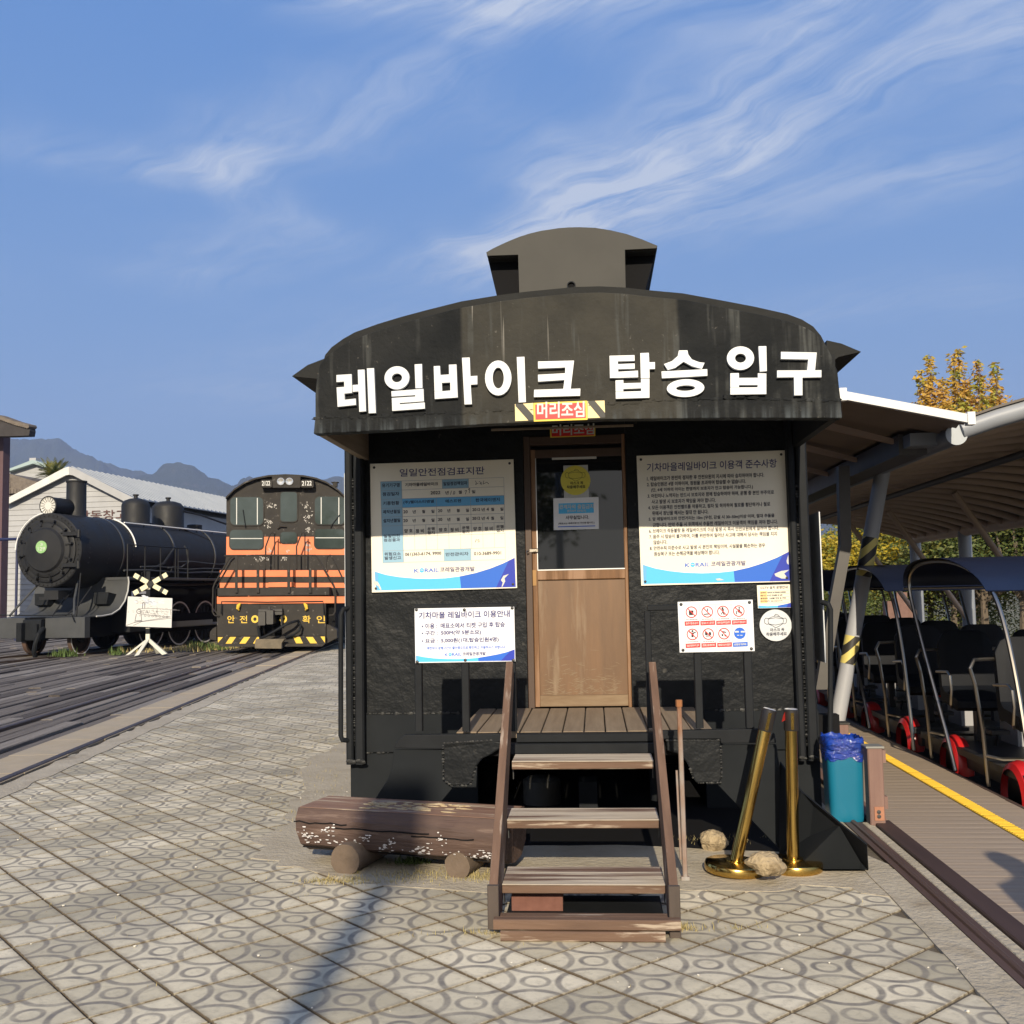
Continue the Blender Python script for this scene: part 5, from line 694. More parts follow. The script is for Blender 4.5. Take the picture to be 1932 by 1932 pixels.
# raised white letters
LETTERS = [
 ('c', [[(307,592),(410,586),(413,713),(361,718),(363,760),(438,752),(440,795),(315,808),(308,676),(360,672),(359,636),(307,640)],
        [(452,557),(498,555),(508,838),(462,842),(457,703),(417,706),(416,660),(455,657)], [(514,547),(562,545),(575,850),(526,852)]], []),
 ('c', [[(838,520),(888,517),(891,680),(844,682)], [(680,702),(898,686),(901,770),(737,782),(737,791),(906,778),(908,820),(686,836),(683,748),(843,738),(843,728),(682,738)]], [((718,611),(85,79),(35,30))]),
 ('c', [[(968,532),(1010,530),(1013,592),(1072,588),(1071,522),(1122,520),(1131,744),(975,755),(973,702),(1025,702),(1081,697),(1080,642),(1023,645),(1025,700),(973,700)],
        [(1160,475),(1212,473),(1217,600),(1264,597),(1264,655),(1219,658),(1227,790),(1177,792)]], []),
 ('c', [[(1532,470),(1584,468),(1594,776),(1545,779)]], [((1406,612),(90,120),(38,72))]),
 ('c', [[(1676,500),(1921,494),(1898,686),(1964,684),(1962,733),(1648,742),(1650,692),(1848,686),(1856,625),(1677,637),(1676,590),(1860,580),(1862,540),(1677,548)]], []),
 ('d', [[(305,408),(455,404),(456,438),(355,441),(356,458),(456,454),(457,485),(357,488),(357,504),(476,497),(477,537),(308,541)], [(490,392),(541,390),(544,447),(578,446),(578,487),(545,488),(546,541),(493,543)],
        [(341,556),(388,554),(389,573),(494,570),(494,546),(545,545),(545,660),(343,666),(342,623),(388,623),(495,620),(495,603),(388,607),(388,621),(342,621)]], []),
 ('d', [[(722,376),(773,375),(778,400),(800,430),(845,447),(876,450),(860,487),(800,470),(750,443),(700,480),(655,493),(632,458),(680,440),(715,410)], [(617,502),(892,488),(893,528),(620,543)]], [((762,602),(113,55),(57,17))]),
 ('d', [[(1200,351),(1247,350),(1250,500),(1208,503)], [(1031,513),(1082,512),(1083,541),(1197,540),(1196,513),(1247,514),(1247,638),(1031,641),(1031,598),(1083,598),(1195,597),(1195,583),(1083,583),(1083,596),(1031,596)]], [((1092,422),(82,73),(33,28))]),
 ('d', [[(1335,384),(1550,388),(1540,495),(1578,494),(1578,537),(1464,539),(1464,645),(1415,646),(1413,537),(1312,538),(1312,496),(1492,495),(1499,430),(1335,427)]], [])]
for c, polys, rings in LETTERS:
    b = MB()
    for p in polys: b.prism(PX(BF, c, p, VF-.028), VF-.028, VF-.001)
    for ce, ro, ri in rings:
        q = KB(BF, c, *ce, VF-.028); e = KB(BF, c, ce[0]+100, ce[1], VF-.028); k = (e.x-q.x)/100
        b.ring((q.x,q.z), (ro[0]*k,ro[1]*k), (ri[0]*k,ri[1]*k), VF-.028, VF-.001)
    o = B.part('letter', b, WHITE); 
# body, walls and posts
zD = .668                                    # deck level at the wall
wl_ = BP(BF, 652, 1100, VW).x; wr_ = BP(BF, 1541, 1100, VW).x
zt = zb+.34
dL = KB(BF, 'f', 100, 1000, VW).x; dR = KB(BF, 'f', 665, 1300, VW).x
b = MB(); b.box(wl_+.03, wr_-.03, VW+.10, 13.3, .55, zt); B.part('body', b, BLK)
b = MB(); b.box(wl_+.12, dL-.004, VW, VW+.099, zD-.03, zt); B.part('front_wall', b, BLK)
b = MB(); b.box(dR+.004, wr_-.12, VW, VW+.099, zD-.03, zt); B.part('front_wall', b, BLK)
zdt = BP(BF, 1090, 838, VW).z
b = MB(); b.box(dL-.003, dR+.003, VW, VW+.099, zdt+.06, zt); B.part('front_wall', b, BLK)
def wallbox(c, x0, y0, x1, y1, v0, v1):      # box whose front face spans two crop pixels on plane v0
    p = KB(BF, c, x0, y0, v0); q = KB(BF, c, x1, y1, v0); return min(p.x,q.x), max(p.x,q.x), v0, v1, min(p.z,q.z), max(p.z,q.z)
for (xa, xb) in ((652.5, 666), (669, 687)):
    p = BP(BF, xa, 1400, 6.93); q = BP(BF, xb, 1400, 6.93); z0 = BP(BF, 660, 1443, 6.93).z
    b = MB(); b.bbox(p.x, q.x, 6.93, VW+.05, z0, zt, .012); B.part('corner_post', b, BLK2)
for (xa, xb) in ((1507, 1521), (1525, 1545)):
    p = BP(BF, xa, 1400, 6.93); q = BP(BF, xb, 1400, 6.93); z0 = BP(BF, 1530, 1436, 6.93).z
    b = MB(); b.bbox(p.x, q.x, 6.93, VW+.05, z0, zt, .012); B.part('corner_post', b, BLK2)
# edge trims: white slivers on the outside corners
p = BP(BF, 651.5, 1000, 6.97); b = MB(); b.box(p.x-.006, p.x+.001, 6.97, VW+.4, .95, 2.3); B.part('trim_strip', b, WHITE)
p = BP(BF, 1546.5, 1000, 6.97); b = MB(); b.box(p.x-.001, p.x+.006, 6.97, VW+.4, .95, 1.95); B.part('trim_strip', b, WHITE)
# skirt: ledge, upper band and lower panels, in the wall plane
zl = BP(BF, 720, 1347, VW).z; zs = BP(BF, 720, 1420, VW).z; xs = BP(BF, 690, 1400, VW).x
for (x0, x1) in ((wl_+.03, BP(BF, 900, 1400, VW).x), (BP(BF, 1330, 1400, VW).x, wr_-.03)):
    b = MB(); b.bbox(x0, x1, VW-.022, VW+.05, zs+.002, zl, .006); B.part('skirt_band', b, DGREY)
    b = MB(); b.box(x0, x1, VW-.012, VW+.05, 0, zs-.003); B.part('skirt_panel', b, DGREY)
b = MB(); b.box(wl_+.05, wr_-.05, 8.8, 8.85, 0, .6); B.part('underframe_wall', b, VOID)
b = MB(); b.box(wl_+.03, wl_+.08, VW+.05, 8.8, 0, .6); b.box(wr_-.08, wr_-.03, VW+.05, 8.8, 0, .6); B.part('underframe_wall', b, DGREY)
# underframe gear glimpsed through the steps
q = BP(BF, 1020, 1530, 7.0); b = MB(); b.lathe([(.0,-.16),(.10,-.16),(.13,-.14),(.13,.14),(.10,.16),(0,.16)], (q.x, 7.2, q.z+.03), (0,0,1), 20); B.part('air_tank', b, GREYP, smooth=True)
b = MB(); q = BP(BF, 1110, 1510, 6.9); b.box(q.x-.06, q.x+.06, 6.9, 7.1, q.z-.15, q.z+.12); b.cyl((q.x-.3,7.0,.42),(q.x+.6,7.0,.40),.03); b.cyl((q.x+.45,6.8,.1),(q.x+.45,6.8,.5),.05); B.part('brake_gear', b, BLK2, smooth=True)
b = MB(); b.box(-.9, 1.6, 7.05, 7.15, .42, .6); B.part('headstock', b, VOID)
# pilot sheets hung under the front rail
R = BF
VS = VF+.03
def psheet(name, pts, v, th=.02, m=DGREY, c=None, bev=.003):
    b = MB(); b.prism(PX(R, c, pts, v), v, v+th); return B.part(name, b, m, bevel=bev)
psheet('pilot_sheet', [K('n',*p) for p in [(618,897),(1112,893),(1118,1190),(1190,1258),(1217,1268),(1112,1395),(1030,1500),(380,1500),(450,1360),(560,1190),(600,1080),(610,1000)]], VS)
psheet('pilot_sheet', [K('m',*p) for p in [(560,645),(1012,640),(1040,830),(1046,1447),(590,972),(560,940)]], VS)
pg = [K('n',*p) for p in [(1113,830),(1600,800),(1690,820),(1690,880),(1600,940),(1500,990),(1450,1060),(1420,1140),(1400,1225),(1370,1252),(1200,1258),(1140,1222),(1118,1190)]]
psheet('buffer_plate', pg, VS-.03, .045, BLK, bev=.008)
pg = [K('m',*p) for p in [(175,600),(585,603),(588,650),(597,900),(575,932),(400,932),(378,895),(360,840),(330,780),(280,715),(180,690)]]
psheet('buffer_plate', pg, VS-.03, .045, BLK, bev=.008)
# splayed plough plate at the right
cor = [BP(R, 1471, 1438, VS+.02), BP(R, 1512, 1494, 5.62), BP(R, 1587, 1556, 5.40), BP(R, 1635, 1594, 5.27), GP(R, 1638, 1643, .004), GP(R, 1500, 1643, .004), GP(R, 1470, 1612, .004), BP(R, 1473, 1600, VS)]
b = MB(); n = len(cor); V = [tuple(p) for p in cor]+[(p.x+.01, p.y+.03, p.z) for p in cor]
b.add(V, [tuple(range(n-1,-1,-1)), tuple(range(n,2*n))]+[(i,(i+1)%n,n+(i+1)%n,n+i) for i in range(n)]); B.part('plough_plate', b, DGREY)
# front rail frames: bottom bar, posts
def bar(c, x0, y0, x1, y1, v, d, name='rail_post', m=BLK2, bev=.004):
    p = BP(BF, *(K(c,x0,y0) if c else (x0,y0)), v); q = BP(BF, *(K(c,x1,y1) if c else (x1,y1)), v)
    b = MB(); b.bbox(min(p.x,q.x), max(p.x,q.x), v, v+d, min(p.z,q.z), max(p.z,q.z), bev); return B.part(name, b, m)
b = MB(); b.prism(PX(BF, 'n', [(622,880),(640,830),(680,780),(730,748),(1590,738),(1685,735),(1685,815),(1112,886)], VF), VF, VF+.05); B.part('rail_base', b, BLK2, bevel=.004)
b = MB(); b.prism(PX(BF, 'm', [(90,540),(870,522),(960,530),(1000,560),(1012,628),(590,632),(585,598),(90,600)], VF), VF, VF+.05); B.part('rail_base', b, BLK2, bevel=.004)
zr = BP(BF, 1300, 1384, VF).z
PR = BP(BF, 1230, 1141, VF).z; PL = BP(BF, 880, 1150, VF).z
for (x, w, y0) in ((790, 13.5, 1258), (879, 14, 1258), (969, 12, 1258)):
    p = BP(BF, x-w/2, 1380, VF); q = BP(BF, x+w/2, 1380, VF)
    b = MB(); b.bbox(p.x, q.x, VF+.003, VF+.045, p.z, PL, .004); B.part('rail_post', b, BLK2)
for (x, w) in ((1228, 12), (1321, 14), (1416, 15)):
    p = BP(BF, x-w/2, 1374, VF); q = BP(BF, x+w/2, 1374, VF)
    b = MB(); b.bbox(p.x, q.x, VF+.003, VF+.045, p.z, PR-.035, .004); B.part('rail_post', b, BLK2)
pl = BP(BF, 1222, 1140, VF); pr_ = BP(BF, 1424, 1140, VF); b = MB(); b.bbox(pl.x, pr_.x, VF+.001, VF+.047, PR-.034, PR, .005); B.part('rail_top', b, BLK2)
pl = BP(BF, 783, 1150, VF); pr_ = BP(BF, 975, 1150, VF); b = MB(); b.bbox(pl.x, pr_.x, VF+.001, VF+.047, PL+.001, PL+.034, .005); B.part('rail_top', b, BLK2)
# deck boards
uD0 = BP(BF, 858, 1382, VF).x; uD1 = BP(BF, 1350, 1376, VF).x; nb = 12; wd = (uD1-uD0)/nb
for i in range(nb):
    x = uD0+i*wd; b = MB(); b.bbox(x+.003, x+wd-.004, VF+.05+random.uniform(-.004,.004), VW-.024, zD-.035, zD+random.uniform(-.002,.002), .004); B.part('deck_board', b, DECKW)
b = MB(); b.bbox(uD0+.02, uD1-.02, VF+.07, VF+.13, zD-.14, zD-.036, .004); B.part('deck_joist', b, VOID)
b = MB(); b.bbox(uD0+.02, uD1-.02, VW-.12, VW-.06, zD-.14, zD-.036, .004); B.part('deck_joist', b, VOID)
p = BP(BF, 975, 1388, VF-.02); q = BP(BF, 1235, 1384, VF-.02)
b = MB(); b.bbox(p.x, q.x, VF-.03, VF+.045, zD-.05, zD-.004, .004); B.part('deck_lip', b, BLK2)
b = MB(); b.bbox(p.x-.05, q.x+.05, VF-.05, VF+.03, zD-.11, zD-.054, .004); B.part('deck_lip', b, BLK2)
# lumpy weld beads along ledges, plates and post feet
BEAD = mat('weld_bead', (.012,.013,.015), (.05,.05,.048), 30, rough=.5, spec=.25)
def bead(x0, z0, x1, z1, v, n, r=.008, name='weld_bead'):
    b = MB()
    for i in range(n):
        k = (i+random.random()*.8)/n; s_ = random.uniform(.5,1.4); b.blob((x0+(x1-x0)*k, v, z0+(z1-z0)*k), (r*1.7*s_, r*.7, r*s_), .7, 3, i, 7, 5)
    B.part(name, b, BEAD, smooth=True, stuff=True)
bead(wl_+.06, zl+.004, BP(BF, 870, 1400, VW).x, zl+.004, VW-.02, 34); bead(BP(BF, 1345, 1400, VW).x, zl+.004, wr_-.14, zl+.004, VW-.02, 16)
bead(wl_+.06, zs+.002, BP(BF, 735, 1400, VW).x, zs+.002, VW-.02, 10, .006)
for c_, pts_ in (('n', [(1113,850,1118,1190),(1120,830,1600,800),(1118,1190,1200,1258),(1200,1260,1370,1254),(1390,1240,1450,1060)]), ('m', [(180,610,585,606),(588,650,597,900),(590,930,400,934),(378,895,350,800)])):
    for x0_, y0_, x1_, y1_ in pts_: p, q = KB(BF, c_, x0_, y0_, VS-.032), KB(BF, c_, x1_, y1_, VS-.032); bead(p.x, p.z, q.x, q.z, VS-.032, max(8, int((p-q).length/.014)), .004)
for x_ in (662, 681, 1514, 1537): p = BP(BF, x_, 1400, 6.925); q = BP(BF, x_, 1441 if x_ < 900 else 1434, 6.925); bead(p.x-.02, q.z+.02, p.x+.02, q.z+.01, 6.925, 7, .009)
for x_ in (668, 1522): p = BP(BF, x_, 1380, 6.925); q = BP(BF, x_, 900, 6.925); bead(p.x, p.z-.1, p.x, q.z, 6.937, 130, .0035)
# grab handles
def gh(x, y0, y1, s):
    pts = []
    for (dx, y) in ((14,y0-14),(4,y0-10),(0,y0),(0,(y0+y1)/2),(0,y1-10),(3,y1-2),(13,y1+1)):
        q = BP(BF, x+dx*s, y, 6.9); pts.append((q.x, 6.9+(.05 if dx > 9 else 0), q.z))
    b = MB(); b.tube(pts, .017, 10); B.part('grab_handle', b, BLK2, smooth=True)
gh(643, 1160, 1398, 1); gh(1567, 1150, 1390, -1)
# door
DV = VW+.035
dj = B.part('door_frame', MB().bbox(dL, dL+.045, VW-.012, VW+.06, zD, zdt+.06, .004), mat('door_frame_brown', (.05,.028,.018), (.07,.04,.025), 8, stretch=(1,1,.2), rough=.6))
b = MB(); b.bbox(dR-.022, dR, VW-.012, VW+.06, zD, zdt+.06, .004); B.part('door_jamb', b, DOORW, dj)
b = MB(); b.bbox(dL+.045, dR-.022, VW-.01, VW+.06, zdt, zdt+.06, .004); B.part('door_head', b, dj.data.materials[0], dj)
x0, x1 = dL+.046, dR-.024
zg1 = KB(BF, 'f', 400, 275, VW).z; zg0 = KB(BF, 'f', 400, 885, VW).z; zm = KB(BF, 'f', 400, 942, VW).z; zk = KB(BF, 'f', 400, 1570, VW).z
gx0 = KB(BF, 'f', 155, 600, VW).x; gx1 = KB(BF, 'f', 634, 600, VW).x
door = B.part('door', MB().bbox(x0, gx0-.001, VW+.006, DV+.012, zD+.006, zg1+.06, .003), DOORW)
b = MB(); b.bbox(gx1+.001, x1, VW+.006, DV+.012, zD+.006, zg1+.06, .003); B.part('door_stile', b, DOORW, door)
b = MB(); b.bbox(gx0, gx1, VW+.006, DV+.012, zg1+.002, zg1+.06, .003); B.part('door_rail', b, dj.data.materials[0], door)
b = MB(); b.bbox(gx0, gx1, VW+.002, DV+.012, zm+.002, zg0-.002, .005); B.part('door_rail', b, DOORW, door)
b = MB(); b.bbox(gx0, gx1, VW+.006, DV+.012, zD+.006, zk, .003); B.part('door_rail', b, mat('scuffed_door_wood', (.23,.165,.10), (.14,.085,.045), 9, stretch=(.4,3,3), rough=.8), door)
b = MB(); b.box(gx0, gx1, VW+.018, DV+.01, zk+.001, zm); B.part('door_panel', b, mat('door_panel_wood', (.10,.052,.022), (.155,.080,.034), 5, stretch=(3,3,.35), rough=.5, bump=.2, bscale=18, bst=(4,4,.4), dist=.003, c3=(.20,.135,.08), s3=4, t3=(.58,.72)), door)
b = MB()
for i in range(150):      # scuffs where shoes and crates hit the lower panel
    zz = zk+abs(random.gauss(0, .11)); xx = random.uniform(gx0+.01, gx1-.08); a_ = random.gauss(0, .35); L_ = random.uniform(.01, .07); w_ = random.uniform(.0006, .003)
    x2 = min(gx1-.003, xx+L_*cos(a_)); z2 = max(zk+.004, zz+L_*sin(a_)); b.sheet([(xx,zz+.002),(x2,z2+.002),(x2,z2+.002+w_),((xx+x2)/2,(zz+z2)/2+.003+w_*1.6),(xx,zz+.003)], VW+.0172-i*.000003)
B.part('scuff_marks', b, flat('pale_scuff', (.21,.155,.10), .9), door, stuff=True)
b = MB(); b.box(gx0, gx1, VW+.012, VW+.018, zg0, zg1+.001); gl = B.part('door_glass', b, GLASSD, door)
b = MB(); b.box(gx0-.001, gx1+.001, VW+.0, VW+.0125, zg0-.004, zg0+.003); b.box(gx0-.001, gx0+.004, VW+.0, VW+.0115, zg0, zg1); B.part('glazing_bead', b, mat('aluminium_bead', (.5,.5,.5), rough=.4, metal=.8), door)
q = KB(BF, 'f', 145, 783, VW-.02); b = MB(); b.bbox(q.x-.035, q.x+.022, VW-.014, VW-.002, q.z-.014, q.z+.014, .006); b.cyl((q.x+.0,VW-.03,q.z),(q.x+.0,VW-.013,q.z),.008); b.tube([(q.x-.035,VW-.012,q.z),(q.x-.055,VW-.03,q.z-.002),(q.x-.05,VW-.035,q.z-.02),(q.x-.038,VW-.02,q.z-.02)], .003, 6)
B.part('door_latch', b, CHROME, door, smooth=True)
b = MB(); b.bbox(KB(BF,'f',115,0,VW).x, KB(BF,'f',135,0,VW).x, VW+.0005, VW+.006, KB(BF,'f',120,975,VW).z, KB(BF,'f',120,890,VW).z, .001); B.part('lock_plate', b, mat('bronze_lock', (.25,.14,.05), rough=.4, metal=.5), door)

# ------------------------------------------------------------------ warning sticker strip on the fascia
hz = Thing('warning_plate', 'red and yellow head-bump warning plate between two striped stickers below the white letters', 'sign', BF, (KB(BF,'c',1650,900,VF-.02).x, VF-.02, KB(BF,'c',1650,905,VF-.02).z))
v0 = VF-.022
for cs in ([('c',1519,790),('c',1644,782),('c',1646,900),('c',1522,905)], [('d',172,680),('d',275,677),('d',279,779),('d',174,783)]):
    P = [KB(BF, *p, v0+.006) for p in cs]; P = [(p.x,p.z) for p in P]; b = MB(); b.prism(P, v0+.006, v0+.0085); st = hz.part('striped_sticker', b, PTAN)
    def f(s, t, P=P): return (P[0][0]*(1-s)*(1-t)+P[1][0]*s*(1-t)+P[2][0]*s*t+P[3][0]*(1-s)*t, P[0][1]*(1-s)*(1-t)+P[1][1]*s*(1-t)+P[2][1]*s*t+P[3][1]*(1-s)*t)
    b = MB(); b.sheet([f(.04,.0),f(.44,.0),f(1,.72),f(1,1),f(.72,1),f(.04,.12)], v0+.005); hz.part('black_stripe', b, PBLK, st)
P = [KB(BF, *p, v0) for p in [('c',1646,782),('d',169,678),('d',173,792),('c',1648,908)]]; P = [(p.x,p.z) for p in P]
pb = hz.part('plate', MB().prism(P, v0, v0+.006), PYEL)
cxm = sum(p[0] for p in P)/4; czm = sum(p[1] for p in P)/4
b = MB(); b.sheet([(cxm+(p[0]-cxm)*.94, czm+(p[1]-czm)*.82) for p in P], v0-.001); hz.part('red_panel', b, PRED, pb)
b = MB(); V2 = v0-.002; a0 = BP(BF, *K('c',1668,885), V2); T(b, BF, None, '머리조심', *K('c',1672,882), *K('d',153,775), 29, V2, .022); hz.part('lettering', b, PWHT, pb)
# second plate under the roof above the door
pv = VW-.05
P = [(p.x,p.z) for p in (KB(BF,'c',1757,950,pv), KB(BF,'d',219,835,pv), KB(BF,'d',219,890,pv), KB(BF,'c',1759,1017,pv))]
hz2 = Thing('warning_plate', 'shaded red warning plate half hidden under the roof edge above the door', 'sign', BF, (P[3][0], pv, P[3][1]))
pb = hz2.part('plate', MB().prism(P, pv, pv+.006), PYEL)
cxm = sum(p[0] for p in P)/4; czm = sum(p[1] for p in P)/4
b = MB(); b.sheet([(cxm+(p[0]-cxm)*.94, czm+(p[1]-czm)*.84) for p in P], pv-.001); hz2.part('red_panel', b, PRED, pb)
b = MB(); T(b, BF, None, '머리조심', *K('c',1774,1003), *K('d',212,878), 20, pv-.002, .022); hz2.part('lettering', b, PWHT, pb)
b = MB(); p = BP(BF, *K('c',1358,966), 6.2); q = KB(BF, 'd', 448, 828, 6.2); b.box(p.x, q.x, 6.2, 6.215, p.z-.004, p.z+.008); single('ledge_board', b, DECKW, 'thin timber lath under the roof edge above the door', 'board', BF, (p.x, 6.2, p.z))

# ------------------------------------------------------------------ boards
v = VW-.02; pv = v-.001
s1 = board('inspection_board', 'cream daily inspection board with a blue ruled table left of the door', 'e', [(118,192),(1287,155),(1317,1205),(133,1242)], v, BOARD)
bd = s1.board
b = MB(); T(b, BF, 'e', '일일안전점검표지판', 360, 297, 1050, 277, 62, pv, .02); s1.part('title_lettering', b, NAVY, bd)
tf = quad('e', [(203,338),(1208,303),(1222,972),(222,1000)])
rows = [0,.112,.219,.329,.438,.547,.682,.853,1.]
b = MB(); b2 = MB()
for s0_, s1_, r0_, r1_ in ((0,.171,0,5),(0,.171,5,8),(.5,.714,0,1),(.5,.72,7,8)):
    b = MB(); qpoly(b, BF, 'e', tf, s0_, s1_, rows[r0_], rows[r1_], pv); s1.part('table_cell', b, PCELL, bd)
qpoly(b2, BF, 'e', tf, .171, 1, rows[2], rows[3], pv-.0003); s1.part('table_cell', b2, PCELL2, bd)
b = MB()
for r in rows:
    a0 = .171 if r == rows[6] else 0
    qline(b, BF, 'e', tf(a0,r), tf(1,r), .0022, pv-.0006)
for s_ in (0, .171, 1): qline(b, BF, 'e', tf(s_,0), tf(s_,1), .0022, pv-.0006)
for s_, r0, r1 in ((.5,0,1),(.714,0,1),(.449,2,7),(.727,2,7),(.264,5,7),(.358,5,7),(.543,5,7),(.637,5,7),(.82,5,7),(.913,5,7),(.5,7,8),(.72,7,8)):
    qline(b, BF, 'e', tf(s_,rows[r0]), tf(s_,rows[r1]), .0022, pv-.0006)
s1.part('table_lines', b, PGREY, bd)
b = MB()
def TT(s, x0, x1, y, h, bo=.015):   # text in the table crop, slope like the table
    sl = -.035; T(b, BF, 'e', s, x0, y, x1, y+sl*(x1-x0), h, pv-.0009, bo)
for s, x0, x1, y, h in (('유기기구명',216,358,385,32),('기차마을레일바이크',405,672,378,28),('일일점검책임자',716,910,370,30),('점검일자',220,355,455,30),('2022',612,690,442,26),('년',732,758,441,26),('월',840,866,437,26),('일',948,975,433,26),
    ('기종현황',224,356,530,30),('(주)헬더스티엔엘',390,638,522,28),('에스프렌',732,860,510,26),('한국에이엔지',978,1175,503,28),('제작년월일',224,362,600,30),('설치년월일',226,363,672,30),
    ('일일안전',230,360,795,26),('점검결과',230,362,828,26),('위험요소',236,368,943,28),('발생신고',238,370,975,28),('061)363-6174, 9900',404,698,950,32),('안전관리자',734,920,945,28),('010-3689-9901',966,1186,938,26)): TT(s, x0, x1, y, h)
for k, x0 in enumerate((390,672,952)):
    for r, y in enumerate((596,668)):
        y -= k*9; TT('20' if k < 2 else '2012', x0, x0+(34 if k < 2 else 62), y, 24); TT('년', x0+76, x0+100, y, 26); TT('월', x0+152, x0+176, y-1, 26); TT('일', x0+228, x0+252, y-3, 26)
        if k == 2: TT('4', x0+116, x0+134, y-2, 26)
    for dx, s in ((8,'양 호'),(100,'정 비')): TT(s, x0+dx, x0+dx+66, 755-k*9, 30)
    TT('운행', x0+196, x0+254, 735-k*9, 24); TT('정지', x0+196, x0+254, 768-k*9, 26)
s1.part('table_lettering', b, PTEXT, bd)
b = MB()
def hand(mb, c, pts, w, v_):
    for a_, c_ in zip(pts, pts[1:]): qline(mb, BF, c, a_, c_, w, v_)
for st in ([(975,330),(985,345),(978,362),(1000,350)],[(1005,335),(1030,350),(1012,352),(1030,362)],[(1045,330),(1040,358),(1070,342),(1088,358)],[(782,412),(773,445)],[(800,418),(795,440),(808,438),(810,418),(800,418)],[(888,415),(905,408),(895,440)],[(930,392),(918,400),(930,408),(932,392),(926,432)],[(985,806),(975,832)],[(990,815),(1005,810),(1008,828),(995,830)]): hand(b, 'e', st, .003, pv-.001)
s1.part('handwriting', b, PTEXT, bd)
korail(s1, BF, 'e', 478, 1080, 678, 1073, 970, 1068, 38, pv, bd)
waves(s1, BF, 'e', [(155,1070),(250,1098),(350,1115),(480,1127),(600,1130),(730,1125),(850,1110),(980,1082),(1100,1045),(1200,1005),(1297,958)], (166,1225), (1306,1196), pv, bd)
b = MB(); b.sheet(PX(BF, 'e', [(1185,1140),(1205,1105),(1250,1090),(1215,1125),(1220,1150),(1197,1195),(1190,1195),(1200,1160)], pv), pv-.002); b.sheet(PX(BF, 'e', [(146,1150),(180,1152),(195,1175),(212,1215),(205,1225),(185,1190),(150,1170)], pv), pv-.002); s1.part('peeled_patch', b, PWHT, bd)

s3 = board('rules_board', 'cream passenger rules board with eight numbered Korean lines right of the door', 'g', [(80,177),(1257,133),(1305,1175),(117,1207)], v, BOARD)
bd = s3.board
b = MB(); T(b, BF, 'g', '기차마을레일바이크 이용객 준수사항', 162, 303, 1190, 268, 66, pv, .02); s3.part('title_lettering', b, NAVY, bd)
b = MB()
for s, x0, y0, x1, y1 in (('1. 레일바이크가 완전히 정차한 후 안전요원의 지시에 따라 승차하여야 합니다.',163,375,1090,344),('2. 탑승인원은 4명 이하이며, 정원을 초과하여 탑승할 수 없습니다.',163,422,945,395),('(단, 4세 이하의 아이는 한명까지 보호자가 안고 탑승이 가능합니다.)',196,467,1002,440),
    ('3. 어린이나 노약자는 반드시 보호자와 함께 탑승하여야 하며, 운행 중 본인 부주의로',168,513,1168,482),('사고 발생 시 보호자가 책임을 져야 합니다.',200,558,706,544),('4. 모든 이용객은 안전벨트를 착용하고, 정차 및 하차하여 철로를 횡단하거나 철로',172,606,1138,576),('위에서 장난을 해서는 절대 안 됩니다.',204,650,648,636),
    ('5. 앞 레일바이크와 안전거리는 10m (우천, 강설 시 30~50m)이상 이며, 절대 추돌을',177,698,1172,668),('금합니다. 만약 추돌 시 뒤쪽에서 추돌한 레일바이크 이용객이 책임을 져야 합니다.',209,743,1198,715),('6. 브레이크 작동불량 등 레일바이크의 이상 발생 시 즉시 안전요원에게 알려야 합니다.',180,790,1208,764),
    ('7. 음주 시 탑승이 불가하며, 이를 위반하여 일어난 사고에 대해서 당사는 책임을 지지',182,836,1192,812),('않습니다.',214,880,322,876),('8. 안전수칙 미준수로 사고 발생 시 본인의 책임이며, 시설물을 훼손하는 경우',186,928,1098,903),('원상복구 또는 손해금액을 배상해야 합니다.',219,972,738,958)):
    T(b, BF, 'g', s, x0, y0, x1, y1, 33, pv, .012)
s3.part('rules_lettering', b, PTEXT, bd)
korail(s3, BF, 'g', 464, 1060, 660, 1052, 944, 1046, 38, pv, bd)
waves(s3, BF, 'g', [(130,1040),(230,1070),(340,1090),(460,1103),(600,1108),(730,1103),(850,1090),(970,1063),(1080,1028),(1190,985),(1286,937)], (135,1193), (1296,1168), pv, bd)
b = MB(); b.sheet(PX(BF, 'g', [(1172,1112),(1225,1090),(1290,1080),(1250,1110),(1280,1150),(1230,1150),(1180,1130)], pv), pv-.002); b.sheet(PX(BF, 'g', [(1268,1010),(1282,960),(1285,1040),(1272,1030)], pv), pv-.002); b.sheet(PX(BF, 'g', [(705,1152),(740,1148),(775,1162),(720,1166)], pv), pv-.002); s3.part('peeled_patch', b, PWHT, bd)

rv = VF-.012; rp = rv-.001
s2 = board('ride_guide_board', 'white ride information board with blue lettering fixed to the left railing', 'e', [(480,1372),(1293,1357),(1303,1803),(487,1817)], rv, BOARDW, extra=((.5,.04),(.5,.96)), inset=.02)
bd = s2.board
b = MB(); T(b, BF, 'e', '기차마을 레일바이크 이용안내', 516, 1456, 1256, 1440, 54, rp, .018)
for s, x0, y0, x1, y1 in (('• 이용 :  매표소에서 티켓 구입 후 탑승',540,1537,1216,1522),('• 구간 :  500M(약 5분소요)',540,1597,1022,1586),('• 요금 :  5,000원(1대,탑승인원4명)',540,1660,1166,1646)): T(b, BF, 'e', s, x0, y0, x1, y1, 42, rp, .014)
s2.part('lettering', b, NAVY, bd)
b = MB(); T(b, BF, 'e', '※예전보다 운행구간이 짧아졌으므로 확인하고 이용하시기 바랍니다.', 567, 1708, 1224, 1697, 24, rp, .01); s2.part('small_lettering', b, PBLUE, bd)
korail(s2, BF, 'e', 727, 1760, 865, 1756, 1060, 1752, 28, rp, bd)
